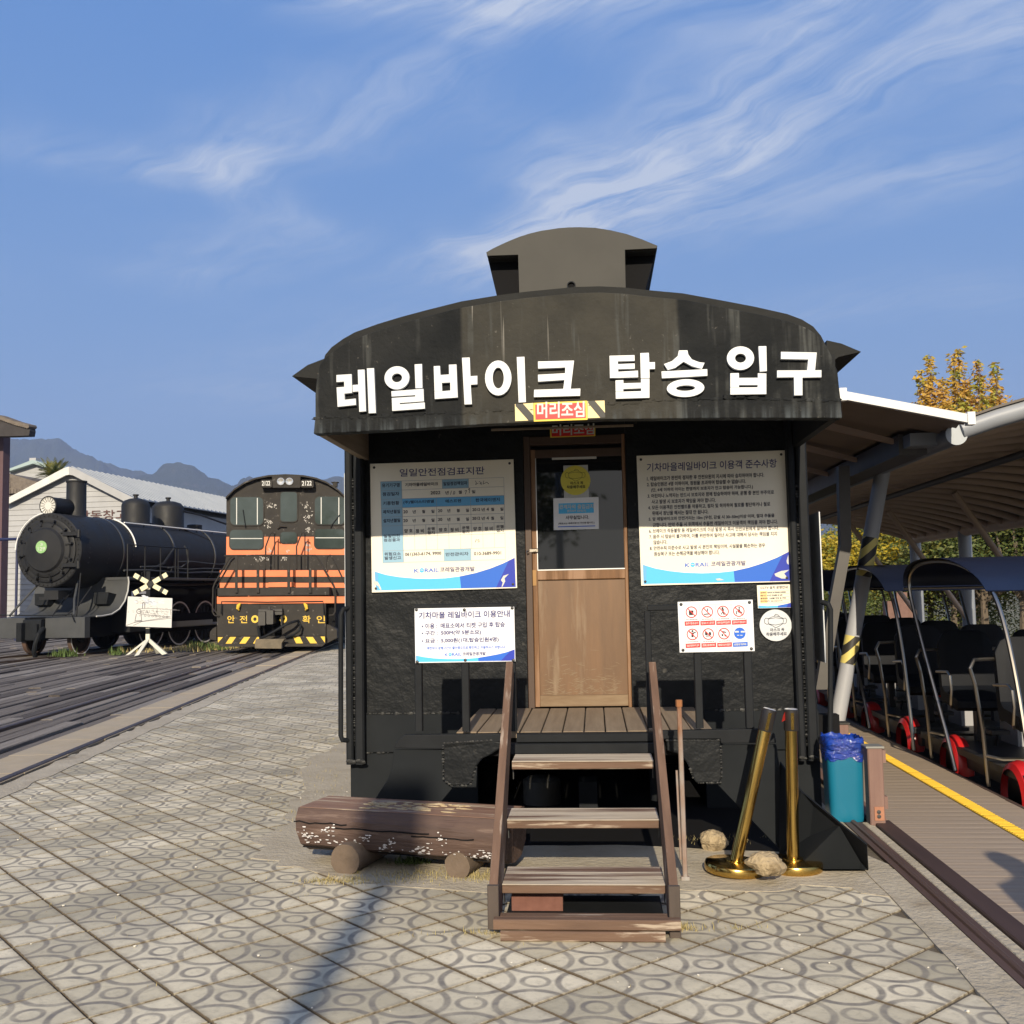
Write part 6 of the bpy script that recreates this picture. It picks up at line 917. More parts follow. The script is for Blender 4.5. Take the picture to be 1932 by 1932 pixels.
waves(s2, BF, 'e', [(492,1755),(560,1768),(640,1778),(730,1783),(830,1784),(920,1781),(1000,1773),(1080,1760),(1160,1745),(1230,1728),(1296,1705)], (493,1808), (1297,1796), rp, bd)

s4 = board('prohibition_board', 'grey white pictogram board with eight round symbols on the right railing', 'g', [(405,1335),(1000,1317),(1017,1725),(422,1737)], rv, BOARDW, inset=.045)
bd = s4.board
cap = {0:'음주 탑승금지',1:'탑승시 금연',2:'만취자 임산부의 탑승금지',3:'일어서기 탑승금지',4:'탑승중 일어서기 금지',5:'운행 중에는 손발을 내밀지 마세요',6:'애완동물 및 음식 반입금지',7:'안전벨트를 착용하세요'}
red = MB(); blu = MB(); ringm = MB(); ink = MB(); wt = MB(); gr = MB(); bring = MB()
for i in range(8):
    r, k = divmod(i, 4); cx_ = 515+k*126-k*1+(3 if r else 0)+r*5; cy_ = 1416-k*3+r*176
    P = [(cx_-58,cy_-58+2),(cx_+60,cy_-60),(cx_+63,cy_+103),(cx_-53,cy_+108)]
    for a_, c_ in zip(P, P[1:]+P[:1]): qline(gr, BF, 'g', a_, c_, .0018, rp)
    lab = blu if i == 7 else red
    lab.sheet(PX(BF, 'g', [(cx_-53,cy_+74),(cx_+61,cy_+68),(cx_+62,cy_+102),(cx_-52,cy_+108)], rp), rp-.0002)
    T(wt, BF, 'g', cap[i], cx_-44, cy_+99, cx_+52, cy_+94, 17, rp-.0008, .01)
    q = KB(BF, 'g', cx_, cy_, rp); e = KB(BF, 'g', cx_+46, cy_, rp); rr = e.x-q.x
    if i == 7:
        bring.disc((q.x,q.z), rr, rp-.0003)
        for a_, c_ in (((cx_-40,cy_-12),(cx_-8,cy_-12)),((cx_+8,cy_-12),(cx_+40,cy_-12))): qline(wt, BF, 'g', a_, c_, .009, rp-.0008)
        qline(wt, BF, 'g', (cx_-22,cy_+16), (cx_-4,cy_+16), .004, rp-.0008); qline(wt, BF, 'g', (cx_+22,cy_+16), (cx_+4,cy_+16), .004, rp-.0008)
        continue
    figs = {0:[[(-22,-12),(16,-14),(14,22),(-18,24)]], 1:[[(-26,16),(20,12),(20,20),(-26,24)],[(0,-26),(8,-26),(2,4),(-4,4)]], 2:[[(-8,-18),(8,-18),(4,4),(14,26),(6,28),(-4,8),(-12,26),(-18,22),(-6,2)]],
            3:[[(-4,-30),(8,-32),(10,-20),(0,-18)],[(-6,-14),(8,-14),(14,4),(26,6),(26,14),(2,14),(-10,4)],[(-22,0),(-16,0),(-12,26),(-20,26)]], 4:[[(-26,-22),(0,-12),(26,-22),(28,-16),(8,-4),(8,22),(-8,22),(-8,-4),(-28,-16)]],
            5:[[(-26,-14),(-8,-16),(-4,8),(-24,10)],[(4,-16),(22,-14),(24,8),(6,8)],[(-18,14),(18,12),(18,18),(-18,20)]], 6:[[(-20,-22),(18,-14),(16,-6),(-6,-10)],[(-20,4),(-6,4),(-6,18),(-18,20)],[(4,10),(20,8),(14,22),(4,22)]]}
    for pg_ in figs[i]: ink.sheet(PX(BF, 'g', [(cx_+a_, cy_+c_) for a_, c_ in pg_], rp), rp-.0003)
    if i in (2, 4): qh = KB(BF, 'g', cx_+(-4 if i == 2 else 0), cy_-26, rp); ink.disc((qh.x,qh.z), rr*.18, rp-.0003, 12)
    ringm.ring((q.x,q.z), (rr,rr), (rr*.84,rr*.84), rp-.0006)
    qline(ringm, BF, 'g', (cx_-30,cy_-30), (cx_+30,cy_+30), rr*.15, rp-.0008)
    if i < 7: T(ink, BF, 'g', 'NO STANDING' if r else 'NO SMOKING', cx_-42, cy_+63, cx_+48, cy_+60, 7, rp-.0004, 0)
for nme, mb_, mm in (('label_bars',red,PRED),('label_bar',blu,PBLUE),('red_rings',ringm,PRED),('blue_disc',bring,PBLUE),('pictograms',ink,PBLK),('label_lettering',wt,PWHT),('cell_frames',gr,PGREY)): s4.part(nme, mb_, mm, bd)

s5 = board('camera_notice', 'small cream camera notice with orange table below the rules board', 'g', [(1033,1203),(1300,1195),(1307,1380),(1042,1387)], v, BOARD, .004, bolts=False)
bd = s5.board
b = MB(); T(b, BF, 'g', 'CCTV 설치 운영안내', 1062, 1234, 1276, 1228, 22, pv, .02); 
for i, s in enumerate(('설치목적  시설안전 및 화재예방 범죄예방','촬영시간  24시간 연속촬영 및 녹화','촬영범위  시설물 전체 및 주변','관리책임자  061)363-6174')): T(b, BF, 'g', s, 1062, 1268+i*23, 1262-(i%2)*26, 1263+i*23, 12, pv-.001, .01)
s5.part('lettering', b, PTEXT, bd)
b = MB(); tf = quad('g', [(1058,1250),(1287,1245),(1290,1338),(1062,1344)]); qpoly(b, BF, 'g', tf, 0, .24, 0, 1, pv); s5.part('table_cells', b, flat('print_orange', (.80,.55,.25)), bd)
b = MB()
for r in (0,.25,.5,.75,1): qline(b, BF, 'g', tf(0,r), tf(1,r), .0015, pv-.0005)
s5.part('table_lines', b, PTAN, bd)
waves(s5, BF, 'g', [(1045,1362),(1120,1368),(1200,1364),(1260,1352),(1303,1342)], (1046,1384), (1305,1377), pv, bd)

def maskdraw(t, c, cx_, cy_, k, v_, par, mm, f1, f2, ftm):
    b = MB(); w = .0032
    def L_(pts):
        for a_, c_ in zip(pts, pts[1:]): qline(b, BF, c, (cx_+a_[0]*k, cy_+a_[1]*k), (cx_+c_[0]*k, cy_+c_[1]*k), w*k, v_)
    L_([(-58,-20),(-30,-34),(0,-42),(30,-36),(58,-24)]); L_([(58,-24),(62,-2),(56,20)]); L_([(-58,-20),(-60,2),(-52,24),(-20,38),(0,52),(30,38),(56,20)])
    L_([(-10,-42),(0,-56),(24,-48),(30,-36)]); L_([(-58,-20),(-78,-26),(-88,-12),(-86,14),(-70,24),(-52,20)]); L_([(60,-22),(78,-26),(88,-10),(84,12),(70,22),(56,16)])
    L_([(-56,-18),(0,-28),(58,-20)]); L_([(-52,22),(0,30),(54,18)])
    t.part('mask_drawing', b, mm, par)
    b = MB(); T(b, BF, c, '마스크 꼭', cx_-42*k, cy_+82*k, cx_+68*k, cy_+78*k, 26*k, v_, .01); T(b, BF, c, '착용해주세요', cx_-74*k, cy_+118*k, cx_+88*k, cy_+112*k, 28*k, v_, .01); t.part('lettering', b, ftm, par)
q = KB(BF, 'g', 1182, 1520, v); e = KB(BF, 'g', 1309, 1520, v); r_ = e.x-q.x
s6 = Thing('mask_sticker', 'white round sticker with a line drawing of a face mask on the black wall', 'sticker', BF, (q.x, v, q.z))
b = MB(); b.lathe([(r_,0),(r_,.004),(0,.004)], (q.x, v+.005, q.z), (0,-1,0), 40); bd = s6.part('disc', b, WHITE)
maskdraw(s6, 'g', 1182, 1488, 1, v-.0005, bd, PTEXT, 0, 0, PTEXT)
# papers on the door glass
gv = VW+.010
def paper(name, label, c, cs, v_, m, cat='notice'):
    P = PX(BF, c, cs, v_); t = Thing(name, label, cat, BF, (P[3][0], v_, P[3][1])); t.board = t.part('sheet', MB().prism(P, v_, v_+.0012), m); return t
pp = paper('paper_backing', 'plain white paper strip behind the yellow mask sticker on the door glass', 'f', [(301,322),(434,318),(440,496),(305,500)], gv, flat('grey_paper', (.45,.46,.46)))
pp2 = paper('paper_strip', 'long pale tape strip along the top of the door glass', 'f', [(238,270),(480,264),(481,285),(239,291)], gv, flat('tape_white', (.5,.5,.48)))
q = KB(BF, 'f', 367, 402, gv-.004); e = KB(BF, 'f', 448, 402, gv-.004); r_ = e.x-q.x
s7 = Thing('mask_sticker', 'yellow round face mask sticker taped to the dark door glass', 'sticker', BF, (q.x, gv-.004, q.z))
b = MB(); b.lathe([(r_,0),(r_,.0015),(0,.0015)], (q.x, gv-.003, q.z), (0,-1,0), 36); bd = s7.part('disc', b, flat('sticker_yellow', (.62,.55,.08)))
maskdraw(s7, 'f', 366, 375, .62, gv-.0056, bd, PBLK, 0, 0, PBLK)
s8 = paper('staff_notice', 'blue and white staff only notice on the door glass', 'f', [(247,500),(492,492),(494,665),(249,673)], gv-.002, BOARDW); bd = s8.board
b = MB(); b.sheet(PX(BF, 'f', [(275,528),(466,523),(467,578),(276,584)], gv-.003), gv-.003); s8.part('blue_panel', b, PLBLUE, bd)
b = MB(); T(b, BF, 'f', '관계자외 출입금지', 279, 558, 465, 555, 24, gv-.0036, .015); T(b, BF, 'f', '(STAFF ONLY)', 322, 577, 424, 575, 14, gv-.0036, .005); s8.part('lettering', b, PWHT, bd)
b = MB(); T(b, BF, 'f', '사무실입니다.', 314, 615, 440, 611, 20, gv-.0036, .01); T(b, BF, 'f', '(매표소는 좌측으로 더 가시면 됩니다.)', 275, 644, 470, 638, 12, gv-.0036, .005); s8.part('dark_lettering', b, PTEXT, bd)
b = MB(); b.sheet(PX(BF, 'f', [(272,652),(474,647),(474,652),(272,657)], gv-.003), gv-.003); s8.part('blue_line', b, PBLUE, bd)
# ------------------------------------------------------------------ ground
b = MB(); b.box(-3000, 3000, -400, 9000, -1.2, -.75)
struct('ground', b, mat('earth', (.16,.13,.085), (.10,.11,.055), .05, rough=.95, pos=True))
# paving lattice
LX, LY, SB, SA, LA = -.376, 4.24, .3035, .325, .6994
eB = Vector((cos(LA), sin(LA), 0)); eA = Vector((sin(LA), -cos(LA), 0))
def paver_mat():
    m = bpy.data.materials.new('ring_pattern_paver'); m.use_nodes = True; N = m.node_tree.nodes; L = m.node_tree.links; bs = N['Principled BSDF']
    P = N.new('ShaderNodeNewGeometry').outputs['Position']
    def mth(op, a, b_=None, c=None, cl_=False):
        n = N.new('ShaderNodeMath'); n.operation = op; n.use_clamp = cl_
        for i, x in enumerate((a, b_, c)):
            if x is None: continue
            if isinstance(x, (int, float)): n.inputs[i].default_value = x
            else: L.new(x, n.inputs[i])
        return n.outputs[0]
    sx = N.new('ShaderNodeSeparateXYZ'); L.new(P, sx.inputs[0]); X = mth('SUBTRACT', sx.outputs[0], LX); Y = mth('SUBTRACT', sx.outputs[1], LY)
    bb = mth('MULTIPLY_ADD', X, eB.x/SB, mth('MULTIPLY', Y, eB.y/SB)); aa = mth('MULTIPLY_ADD', X, eA.x/SA, mth('MULTIPLY', Y, eA.y/SA))
    fa = mth('FRACT', aa); fb = mth('FRACT', bb)
    nz = N.new('ShaderNodeTexNoise'); nz.inputs['Scale'].default_value = 9; nz.inputs['Detail'].default_value = 4; L.new(P, nz.inputs['Vector'])
    wob = mth('MULTIPLY_ADD', nz.outputs[0], .03, -.015)
    def rad(cx_, cy_):
        dx = mth('SUBTRACT', fa, cx_); dy = mth('SUBTRACT', fb, cy_); return mth('ADD', mth('SQRT', mth('MULTIPLY_ADD', dx, dx, mth('MULTIPLY', dy, dy))), wob)
    da = mth('MINIMUM', fa, mth('SUBTRACT', 1.0, fa)); db = mth('MINIMUM', fb, mth('SUBTRACT', 1.0, fb))
    rc = mth('ADD', mth('SQRT', mth('MULTIPLY_ADD', da, da, mth('MULTIPLY', db, db))), wob)
    def band(r, lo, hi, e=.014):
        q1 = N.new('ShaderNodeMapRange'); L.new(r, q1.inputs[0]); q1.inputs[1].default_value = lo-e; q1.inputs[2].default_value = lo+e
        q2 = N.new('ShaderNodeMapRange'); L.new(r, q2.inputs[0]); q2.inputs[1].default_value = hi-e; q2.inputs[2].default_value = hi+e; q2.inputs[3].default_value = 1; q2.inputs[4].default_value = 0
        return mth('MULTIPLY', q1.outputs[0], q2.outputs[0])
    ring = mth('MAXIMUM', band(rad(.5,.5), .125, .19), band(rc, .395, .475))
    cbn = N.new('ShaderNodeCombineXYZ'); L.new(mth('FLOOR', aa), cbn.inputs[0]); L.new(mth('FLOOR', bb), cbn.inputs[1])
    wn_ = N.new('ShaderNodeTexWhiteNoise'); wn_.noise_dimensions = '2D'; L.new(cbn.outputs[0], wn_.inputs['Vector'])
    def mix(f, a, c):
        r = N.new('ShaderNodeMix'); r.data_type = 'RGBA'; L.new(f, r.inputs[0]) if not isinstance(f, float) else setattr(r.inputs[0], 'default_value', f)
        for k, q in ((6, a), (7, c)):
            if isinstance(q, tuple): r.inputs[k].default_value = lin(q)
            else: L.new(q, r.inputs[k])
        return r.outputs[2]
    def nzz(sc, det=6, ro=.6):
        n = N.new('ShaderNodeTexNoise'); n.inputs['Scale'].default_value = sc; n.inputs['Detail'].default_value = det; n.inputs['Roughness'].default_value = ro; L.new(P, n.inputs['Vector']); return n.outputs[0]
    def mr(x, a, c, d=0., e=1.):
        r = N.new('ShaderNodeMapRange'); L.new(x, r.inputs[0]); r.inputs[1].default_value = a; r.inputs[2].default_value = c; r.inputs[3].default_value = d; r.inputs[4].default_value = e; return r.outputs[0]
    col = mix(mr(wn_.outputs[0], 0, 1), (.45,.40,.285), (.70,.63,.475))
    col = mix(mr(nzz(1.3), .42, .66, 0, .6), col, (.22,.205,.165))
    col = mix(mth('MULTIPLY', ring, mr(nzz(9, 5), .3, .65, .4, .95)), col, (.165,.15,.135))
    col = mix(mr(nzz(22, 6, .7), .5, .72, 0, .42), col, (.20,.185,.15))
    edge = mth('MINIMUM', da, db); en = mth('ADD', edge, mth('MULTIPLY_ADD', nzz(30), .10, -.05))
    col = mix(mr(en, .10, .0, 0, .55), col, (.20,.17,.125))
    col = mix(mr(nzz(.55, 4), .60, .70, 0, .35), col, (.36,.30,.20))
    col = mix(mr(mth('ADD', edge, mth('MULTIPLY_ADD', nzz(40), .034, -.017)), .030, .017), col, (.11,.085,.056))      # soil clinging to the joints
    L.new(col, bs.inputs['Base Color']); bs.inputs['Roughness'].default_value = .85; bs.inputs['Specular IOR Level'].default_value = .25
    h = mth('MULTIPLY_ADD', nzz(60, 4), .6, mth('MULTIPLY', ring, -.25)); bp = N.new('ShaderNodeBump'); bp.inputs['Strength'].default_value = .5; bp.inputs['Distance'].default_value = .004
    L.new(h, bp.inputs['Height']); L.new(bp.outputs[0], bs.inputs['Normal']); return m
PAV = paver_mat()
JOINT = mat('joint_soil', (.075,.060,.042), (.13,.105,.07), 25, rough=.95, bump=.6, bscale=60, dist=.01, pos=True)
kA = GP(LF, 0, 1455); kB = GP(LF, 653, 1217); kin = (kA.x+kB.x)/2-.05; kA = GP(LF, 0, 1418); kout = kin-.60
b = MB(); 
base = MB(); _r = [LF.loc(BF.w((1.80, v_, 0))) for v_ in (-3, 60)]
base.extr([(kin,-3.5),(_r[0].x,-3.5),(_r[1].x,60),(kin,60)], 2, -.75, -.0075); slab = struct('pavement', base, JOINT, LF)
BFi = BF
def inpav(p):
    l = LF.loc(p); q = BF.loc(p)
    if l.x < kin+.05: return False
    if q.x > 1.46+.03*noise.noise(Vector((q.y*1.5, 0, 0)))-.05*(3.6-q.y)*.0: return False
    if q.y > 5.33 and q.x > -.05: return False
    if q.y > 5.45 and q.x > -1.30: return False
    if q.y > 6.1 and q.x > -1.55-.0*(q.y-6) and q.y < 30: 
        if q.x > -1.28: return False
    return True
tb = MB(); g = .007; h = .030; c = .0022
tv = [(g,g,-h),(1,0,0)]
a0, a1, b0, b1 = g, SA-g, g*.55, SB-g*.55
tb.add([(a0,b0,-h),(a1,b0,-h),(a1,b1,-h),(a0,b1,-h),(a0,b0,-c),(a1,b0,-c),(a1,b1,-c),(a0,b1,-c),(a0+c,b0+c,0),(a1-c,b0+c,0),(a1-c,b1-c,0),(a0+c,b1-c,0)],
       [(0,1,5,4),(1,2,6,5),(2,3,7,6),(3,0,4,7),(4,5,9,8),(5,6,10,9),(6,7,11,10),(7,4,8,11),(8,9,10,11)])
tb.V = [(v_[0]-SA/2, v_[1]-SB/2, v_[2]) for v_ in tb.V]; tme = tb.mesh('paving_tile', PAV)
cells = []
for ia in range(-75, 30):
    for ib in range(-75, 60):
        p = Vector((LX, LY, 0))+eA*SA*(ia+.5)+eB*SB*(ib+.5)
        if p.y < 3.0 or p.y > 42 or abs(p.x) > p.y*.54+.5: continue
        if inpav(p): cells.append((p.y, ia, ib, p))
cells.sort(key=lambda t: t[0])
ax_ = eA; ay_ = eB; angA = math.atan2(eA.y, eA.x)
stuffm = MB()
for k, (d, ia, ib, p) in enumerate(cells):
    rz = random.uniform(-.004,.004); tx = random.uniform(-.006,.006); ty = random.uniform(-.006,.006); dz = random.uniform(-.0015,.0012)
    # the lattice is left handed (eA, eB), so mirror through the mesh order: build by explicit basis
    if k < 300:
        o = link('paving_tile', tme, slab); mw = Matrix((( eA.x, eB.x, 0, p.x),(eA.y, eB.y, 0, p.y),(tx, ty, 1, dz),(0,0,0,1)))
        o.matrix_parent_inverse = Matrix.Identity(4)
        R4 = Matrix.Rotation(LF.a, 4, 'Z')          # undo the slab rotation
        o.matrix_basis = R4 @ mw
    else:
        if d < 22: tv = tb.V; tf_ = tb.F
        else: tv = tb.V[8:]; tf_ = [(0,1,2,3)]
        stuffm.add([(p.x+eA.x*v_[0]+eB.x*v_[1], p.y+eA.y*v_[0]+eB.y*v_[1], v_[2]+dz+tx*v_[0]+ty*v_[1]) for v_ in tv], tf_)
so_ = link('paving_tile', stuffm.mesh('paving_tiles_far', PAV), slab); so_.matrix_basis = Matrix.Rotation(LF.a, 4, 'Z'); so_['kind'] = 'stuff'
# mortar fringe: rough concrete round the booth and along the kerb
def patch(name, pts, z, F, m=CONC, n=0, amp=.0):
    b = MB(); b.extr(pts, 2, z-.04, z)
    return struct(name, b, m, F)
def wavy(pts, amp=.05, seg=14, seed=0):
    out = []
    for i in range(len(pts)):
        a, c_ = pts[i], pts[(i+1) % len(pts)]; L_ = sqrt((a[0]-c_[0])**2+(a[1]-c_[1])**2); n = max(1, int(L_/.12)); 
        for k in range(n):
            t = k/n; out.append((a[0]+(c_[0]-a[0])*t+(amp*noise.noise(Vector((i*7+t*n*.35, seed, 0)))*1.6 if k else 0), a[1]+(c_[1]-a[1])*t+(amp*noise.noise(Vector((seed+3, i*5+t*n*.35, 2)))*1.6 if k else 0)))
    return out
patch('concrete_apron', [(min(x_, 1.49), y_) for x_, y_ in wavy([(-1.95,5.72),(-1.75,5.55),(-1.1,5.20),(-.55,5.08),(.0,5.12),(.55,5.14),(1.2,5.18),(1.43,5.0),(1.52,7.0),(1.49,9.0),(1.49,30),(-1.5,30),(-1.9,14),(-2.5,10.5),(-2.6,9),(-2.15,7.4)], .11)], .002, BF)
patch('concrete_strip', [(min(x_, 1.49), y_) for x_, y_ in wavy([(1.32,2.4),(1.53,2.4),(1.53,5.5),(1.34,5.5)], .025, seed=5)], .006, BF)
patch('concrete_fringe', wavy([(kin+.001,4),(kin+.22,4),(kin+.24,14),(kin+.2,26),(kin+.001,26)], .03, seed=8), .005, LF)
b = MB(); b.extr(wavy([(-1.3,6.05),(-.6,5.98),(.1,6.02),(1.0,5.86),(1.3,5.75),(1.35,8.79),(-1.3,8.79)], .04, seed=12), 2, -.03, .004); struct('pit_shade_slab', b, VOID, BF)  # flat near-black slab on the ground, its colour standing in for the pit's shade
# kerb between paving and timbers: separate stones
KERB = mat('kerb_stone', (.40,.32,.215), (.31,.265,.19), 4, rough=.85, bump=.5, bscale=40, dist=.006, c3=(.40,.30,.17), s3=1.0, t3=(.5,.66))
kb = MB(); kb.box(kout, kin-.001, -3, 60, -.5, -.05); kerb = struct('kerb', kb, JOINT, LF)
kb = MB(); kb.bbox(0, kin-kout-.05, 0, 1.005, -.06, .012, .004); kme = kb.mesh('kerb_stone', KERB)
for i in range(44):
    o = link('kerb_stone', kme, kerb); o.location = (kout+.01+random.uniform(-.006,.006), 6+i*1.012, random.uniform(-.004,.004))
# ------------------------------------------------------------------ weathered timber ground round the tracks
TIM = [mat('grey_timber', (.085,.068,.054), (.205,.175,.145), 5, stretch=(5,.18,5), rough=.9, bump=.9, bscale=14, bst=(6,.2,6), dist=.02, c3=(.06,.05,.045), s3=3, t3=(.55,.68)),
       mat('pale_timber', (.17,.145,.12), (.29,.255,.215), 5, stretch=(5,.18,5), rough=.9, bump=.9, bscale=14, bst=(6,.2,6), dist=.02, c3=(.10,.085,.07), s3=3, t3=(.55,.7)),
       mat('dark_timber', (.045,.036,.029), (.10,.08,.065), 5, stretch=(5,.18,5), rough=.9, bump=.9, bscale=14, bst=(6,.2,6), dist=.02)]
tb_ = MB(); tb_.box(-60, kout-.001, 4, 120, -.7, -.16); yard = struct('yard_ground', tb_, mat('dark_ballast', (.045,.038,.032), (.08,.065,.05), 12, rough=.95, pos=True), LF)
x = kout-.03; k = 0; wood = []
while x > -24:
    w = random.uniform(.17,.25); y = 6+random.uniform(-3,0)
    while y < 60:
        L_ = random.uniform(3.2,5.6)
        wood.append((x-w, x-.012-random.random()*.02, y, y+L_-.008, random.uniform(-.035,-.004), random.choice(TIM) if random.random() < .7 else TIM[0])); y += L_
    x -= w+.012
    if random.random() < .12: x -= .05
def tdist(t): p = LF.w(((t[0]+t[1])/2, (t[2]+t[3])/2, 0)); return p
wood = [t for t in wood if abs(LF.w((t[0], max(t[3],7), 0)).x) < LF.w((t[0], t[3], 0)).y*.56+1 and LF.w((t[0], t[3], 0)).y > 7]
wood.sort(key=lambda t: tdist(t).length)
st = {}
for k, (xa, xb, ya, yb, z, m) in enumerate(wood):
    if k < 300:
        b = MB(); dz = random.uniform(-.01,.01); b.bbox(xa, xb, ya, yb, z-.14, z, .012); me = b.mesh('timber', m); o = link('timber', me, yard); o.rotation_euler = (0, random.uniform(-.02,.02), 0); o.location = (0,0,0)
        # pivot near the plank so the tiny roll stays local
        cxx = (xa+xb)/2; me.transform(Matrix.Translation((-cxx,-(ya+yb)/2,-z))); o.location = (cxx,(ya+yb)/2,z)
    else: st.setdefault(m.name, (m, MB()))[1].box(xa, xb, ya, yb, z-.1, z)
for m, b in st.values(): o = link('timbers_far', b.mesh('timbers_far', m), yard); o['kind'] = 'stuff'
RAIL = mat('worn_rail', (.06,.04,.03), (.10,.07,.055), 8, rough=.5, metal=.5)
def rails(F, uc, v0, v1, z=.0, name='rail'):
    for s_ in (-.75, .75):
        b = MB(); b.bbox(uc+s_-.035, uc+s_+.035, v0, v1, z-.1, z+.025, .008); struct(name, b, RAIL, F)
# ------------------------------------------------------------------ steps
stp = Thing('wooden_steps', 'worn brown wooden steps with three treads leading up to the booth door', 'steps', BF, (-.05, 4.6, 0))
def stringer(xb, yb, xt, yt, s):
    p = BP(BF, xb, yb, 4.50); q = BP(BF, xt, yt, 5.66)
    w = .038
    prof = [(4.47, .02),(4.47,.20),(5.66-.03, q.z),(5.66+.01, q.z-.01),(5.66+.0,q.z-.12),(4.66,.02)]
    b = MB(); V = []
    for sx in (-w/2, w/2):
        for (vv, zz) in prof: k = (vv-4.47)/(5.66-4.47); V.append((p.x+(q.x-p.x)*k+sx, vv, zz))
    n = len(prof); b.add(V, [tuple(range(n-1,-1,-1)), tuple(range(n,2*n))]+[(i,(i+1)%n,n+(i+1)%n,n+i) for i in range(n)])
    return stp.part('stringer', b, WOODPV, bevel=.003), p, q
sL, pL, qL = stringer(932.5, 1700, 962, 1248, -1); sR, pR, qR = stringer(1271, 1700, 1230, 1248, 1)
for p in (pL, pR):
    b = MB(); b.bbox(p.x-.024, p.x+.024, 4.445, 4.469, .0 if p is pR else .03, .21, .003); stp.part('foot_block', b, mat('dark_foot_wood', (.05,.038,.03), (.08,.06,.05), 12, stretch=(1,1,.3), rough=.8))
def sx_at(v_): k = (v_-4.5)/1.16; return pL.x+(qL.x-pL.x)*k+.02, pR.x+(qR.x-pR.x)*k-.02
for i, (v_, z_, dp) in enumerate(((4.68,.152,.30),(5.02,.36,.27),(5.40,.575,.24))):
    a_, c_ = sx_at(v_+.1); b = MB(); b.bbox(a_+.001, c_-.001, v_, v_+dp, z_-.004, z_, .002); tr = stp.part('tread', b, TREAD)
    b = MB(); b.bbox(a_+.001, c_-.001, v_+.004, v_+dp-.002, z_-.042, z_-.005, .004); stp.part('tread_edge', b, WOODP, tr)
    b = MB()
    for xx, sg in ((a_,1),(c_,-1)): b.box(min(xx,xx+sg*.05), max(xx,xx+sg*.05), v_+.06, v_+.1, z_-.046, z_-.043); b.box(min(xx,xx+sg*.004), max(xx,xx+sg*.004), v_+.06, v_+.1, z_-.10, z_-.043)
    stp.part('bracket', b, BOLT, tr)
b = MB(); b.bbox(pL.x+.005, pR.x+.02, 4.395, 4.444, .044, .086, .004); stp.part('bottom_rail', b, WOODP)
b = MB(); b.bbox(pL.x+.028, pR.x-.03, 4.446, 4.50, .07, .084, .003); stp.part('bottom_rail', b, WOODP)
b = MB(); b.bbox(pL.x+.035, pR.x-.045, 4.385, 4.43, .0, .041, .005); stp.part('base_plank', b, WOODP)
b = MB(); p0 = BP(BF, 966, 1700, 4.80); p1 = BP(BF, 1062, 1700, 4.80); b.bbox(p0.x, p1.x, 4.78, 4.90, 0, .105, .006)
single('brick', b, mat('red_brick', (.13,.055,.04), (.18,.08,.06), 20, rough=.9, bump=.4, bscale=60, dist=.003), 'red brick block lying under the lowest tread of the steps', 'brick', BF, (p0.x, 4.78, 0))
b = MB(); b.box(pL.x+.03, pR.x-.03, 4.60, 5.02, .003, .007); stp.part('shade_plate', b, BLK2)  # dark sheet added on the ground to paint in the shade under the treads
# dry grass and litter at the foot of the steps
GRS = mat('dry_grass', (.42,.33,.15), (.30,.26,.10), 8, rough=.9)
GRG = mat('weed_green', (.05,.09,.02), (.09,.13,.03), 8, rough=.8)
def tufts(name, spots, m, F=WF, hh=(.01,.035), w=.002, flatk=.7):
    b = MB()
    for (x, y, rx, ry, n) in spots:
        for i in range(n):
            px, py = x+random.gauss(0, rx), y+random.gauss(0, ry); a = random.uniform(0, 2*pi); L_ = random.uniform(*hh); fl = random.random()*flatk
            dx, dy = cos(a)*L_*fl*2, sin(a)*L_*fl*2; z_ = L_*(1-fl)+.002
            b.add([(px-w*sin(a),py+w*cos(a),0),(px+w*sin(a),py-w*cos(a),0),(px+dx,py+dy,z_)], [(0,1,2)])
    return struct(name, b, m, F, kind='stuff')
q1 = GP(WF, 1100, 1757); q2 = GP(WF, 1265, 1752)
sp_ = [(q1.x, q1.y, .28, .018, 900), (q2.x, q2.y, .04, .03, 400)]
for x_, y_, rx, ry, n in ((770,1652,.14,.05,500),(635,1662,.09,.03,300),(900,1655,.06,.05,350),(735,1665,.2,.03,200),(600,1535,.1,.1,160),(1350,1585,.1,.05,160),(620,1470,.25,.5,200),(640,1400,.2,.6,150)):
    q = GP(WF, x_, y_); sp_.append((q.x, q.y, rx, ry, n))
tufts('dry_grass', sp_, GRS)
q = GP(WF, 780, 1628); tufts('weeds', [(q.x, q.y, .05, .03, 260)], GRG, hh=(.02,.06), w=.004)
pb = MB()
for i in range(170):
    yy = random.uniform(3.3, 9); xx = random.uniform(-.5, .5)*yy; s_ = random.uniform(.002,.006)
    if inpav(Vector((xx, yy, 0))): pb.blob((xx, yy, s_*.6), (s_*1.3, s_, s_*.7), .5, 2, i, 6, 4)
struct('grit', pb, flat('pale_grit', (.55,.52,.45), .9), WF, kind='stuff')
jb = []
for k, (d, ia, ib, p) in enumerate(cells[:420]):
    if random.random() < .30: jb.append((p.x-eB.x*SB/2, p.y-eB.y*SB/2, .05, .05, 9))
tufts('joint_weeds', jb, GRS, hh=(.006,.018), w=.0015)
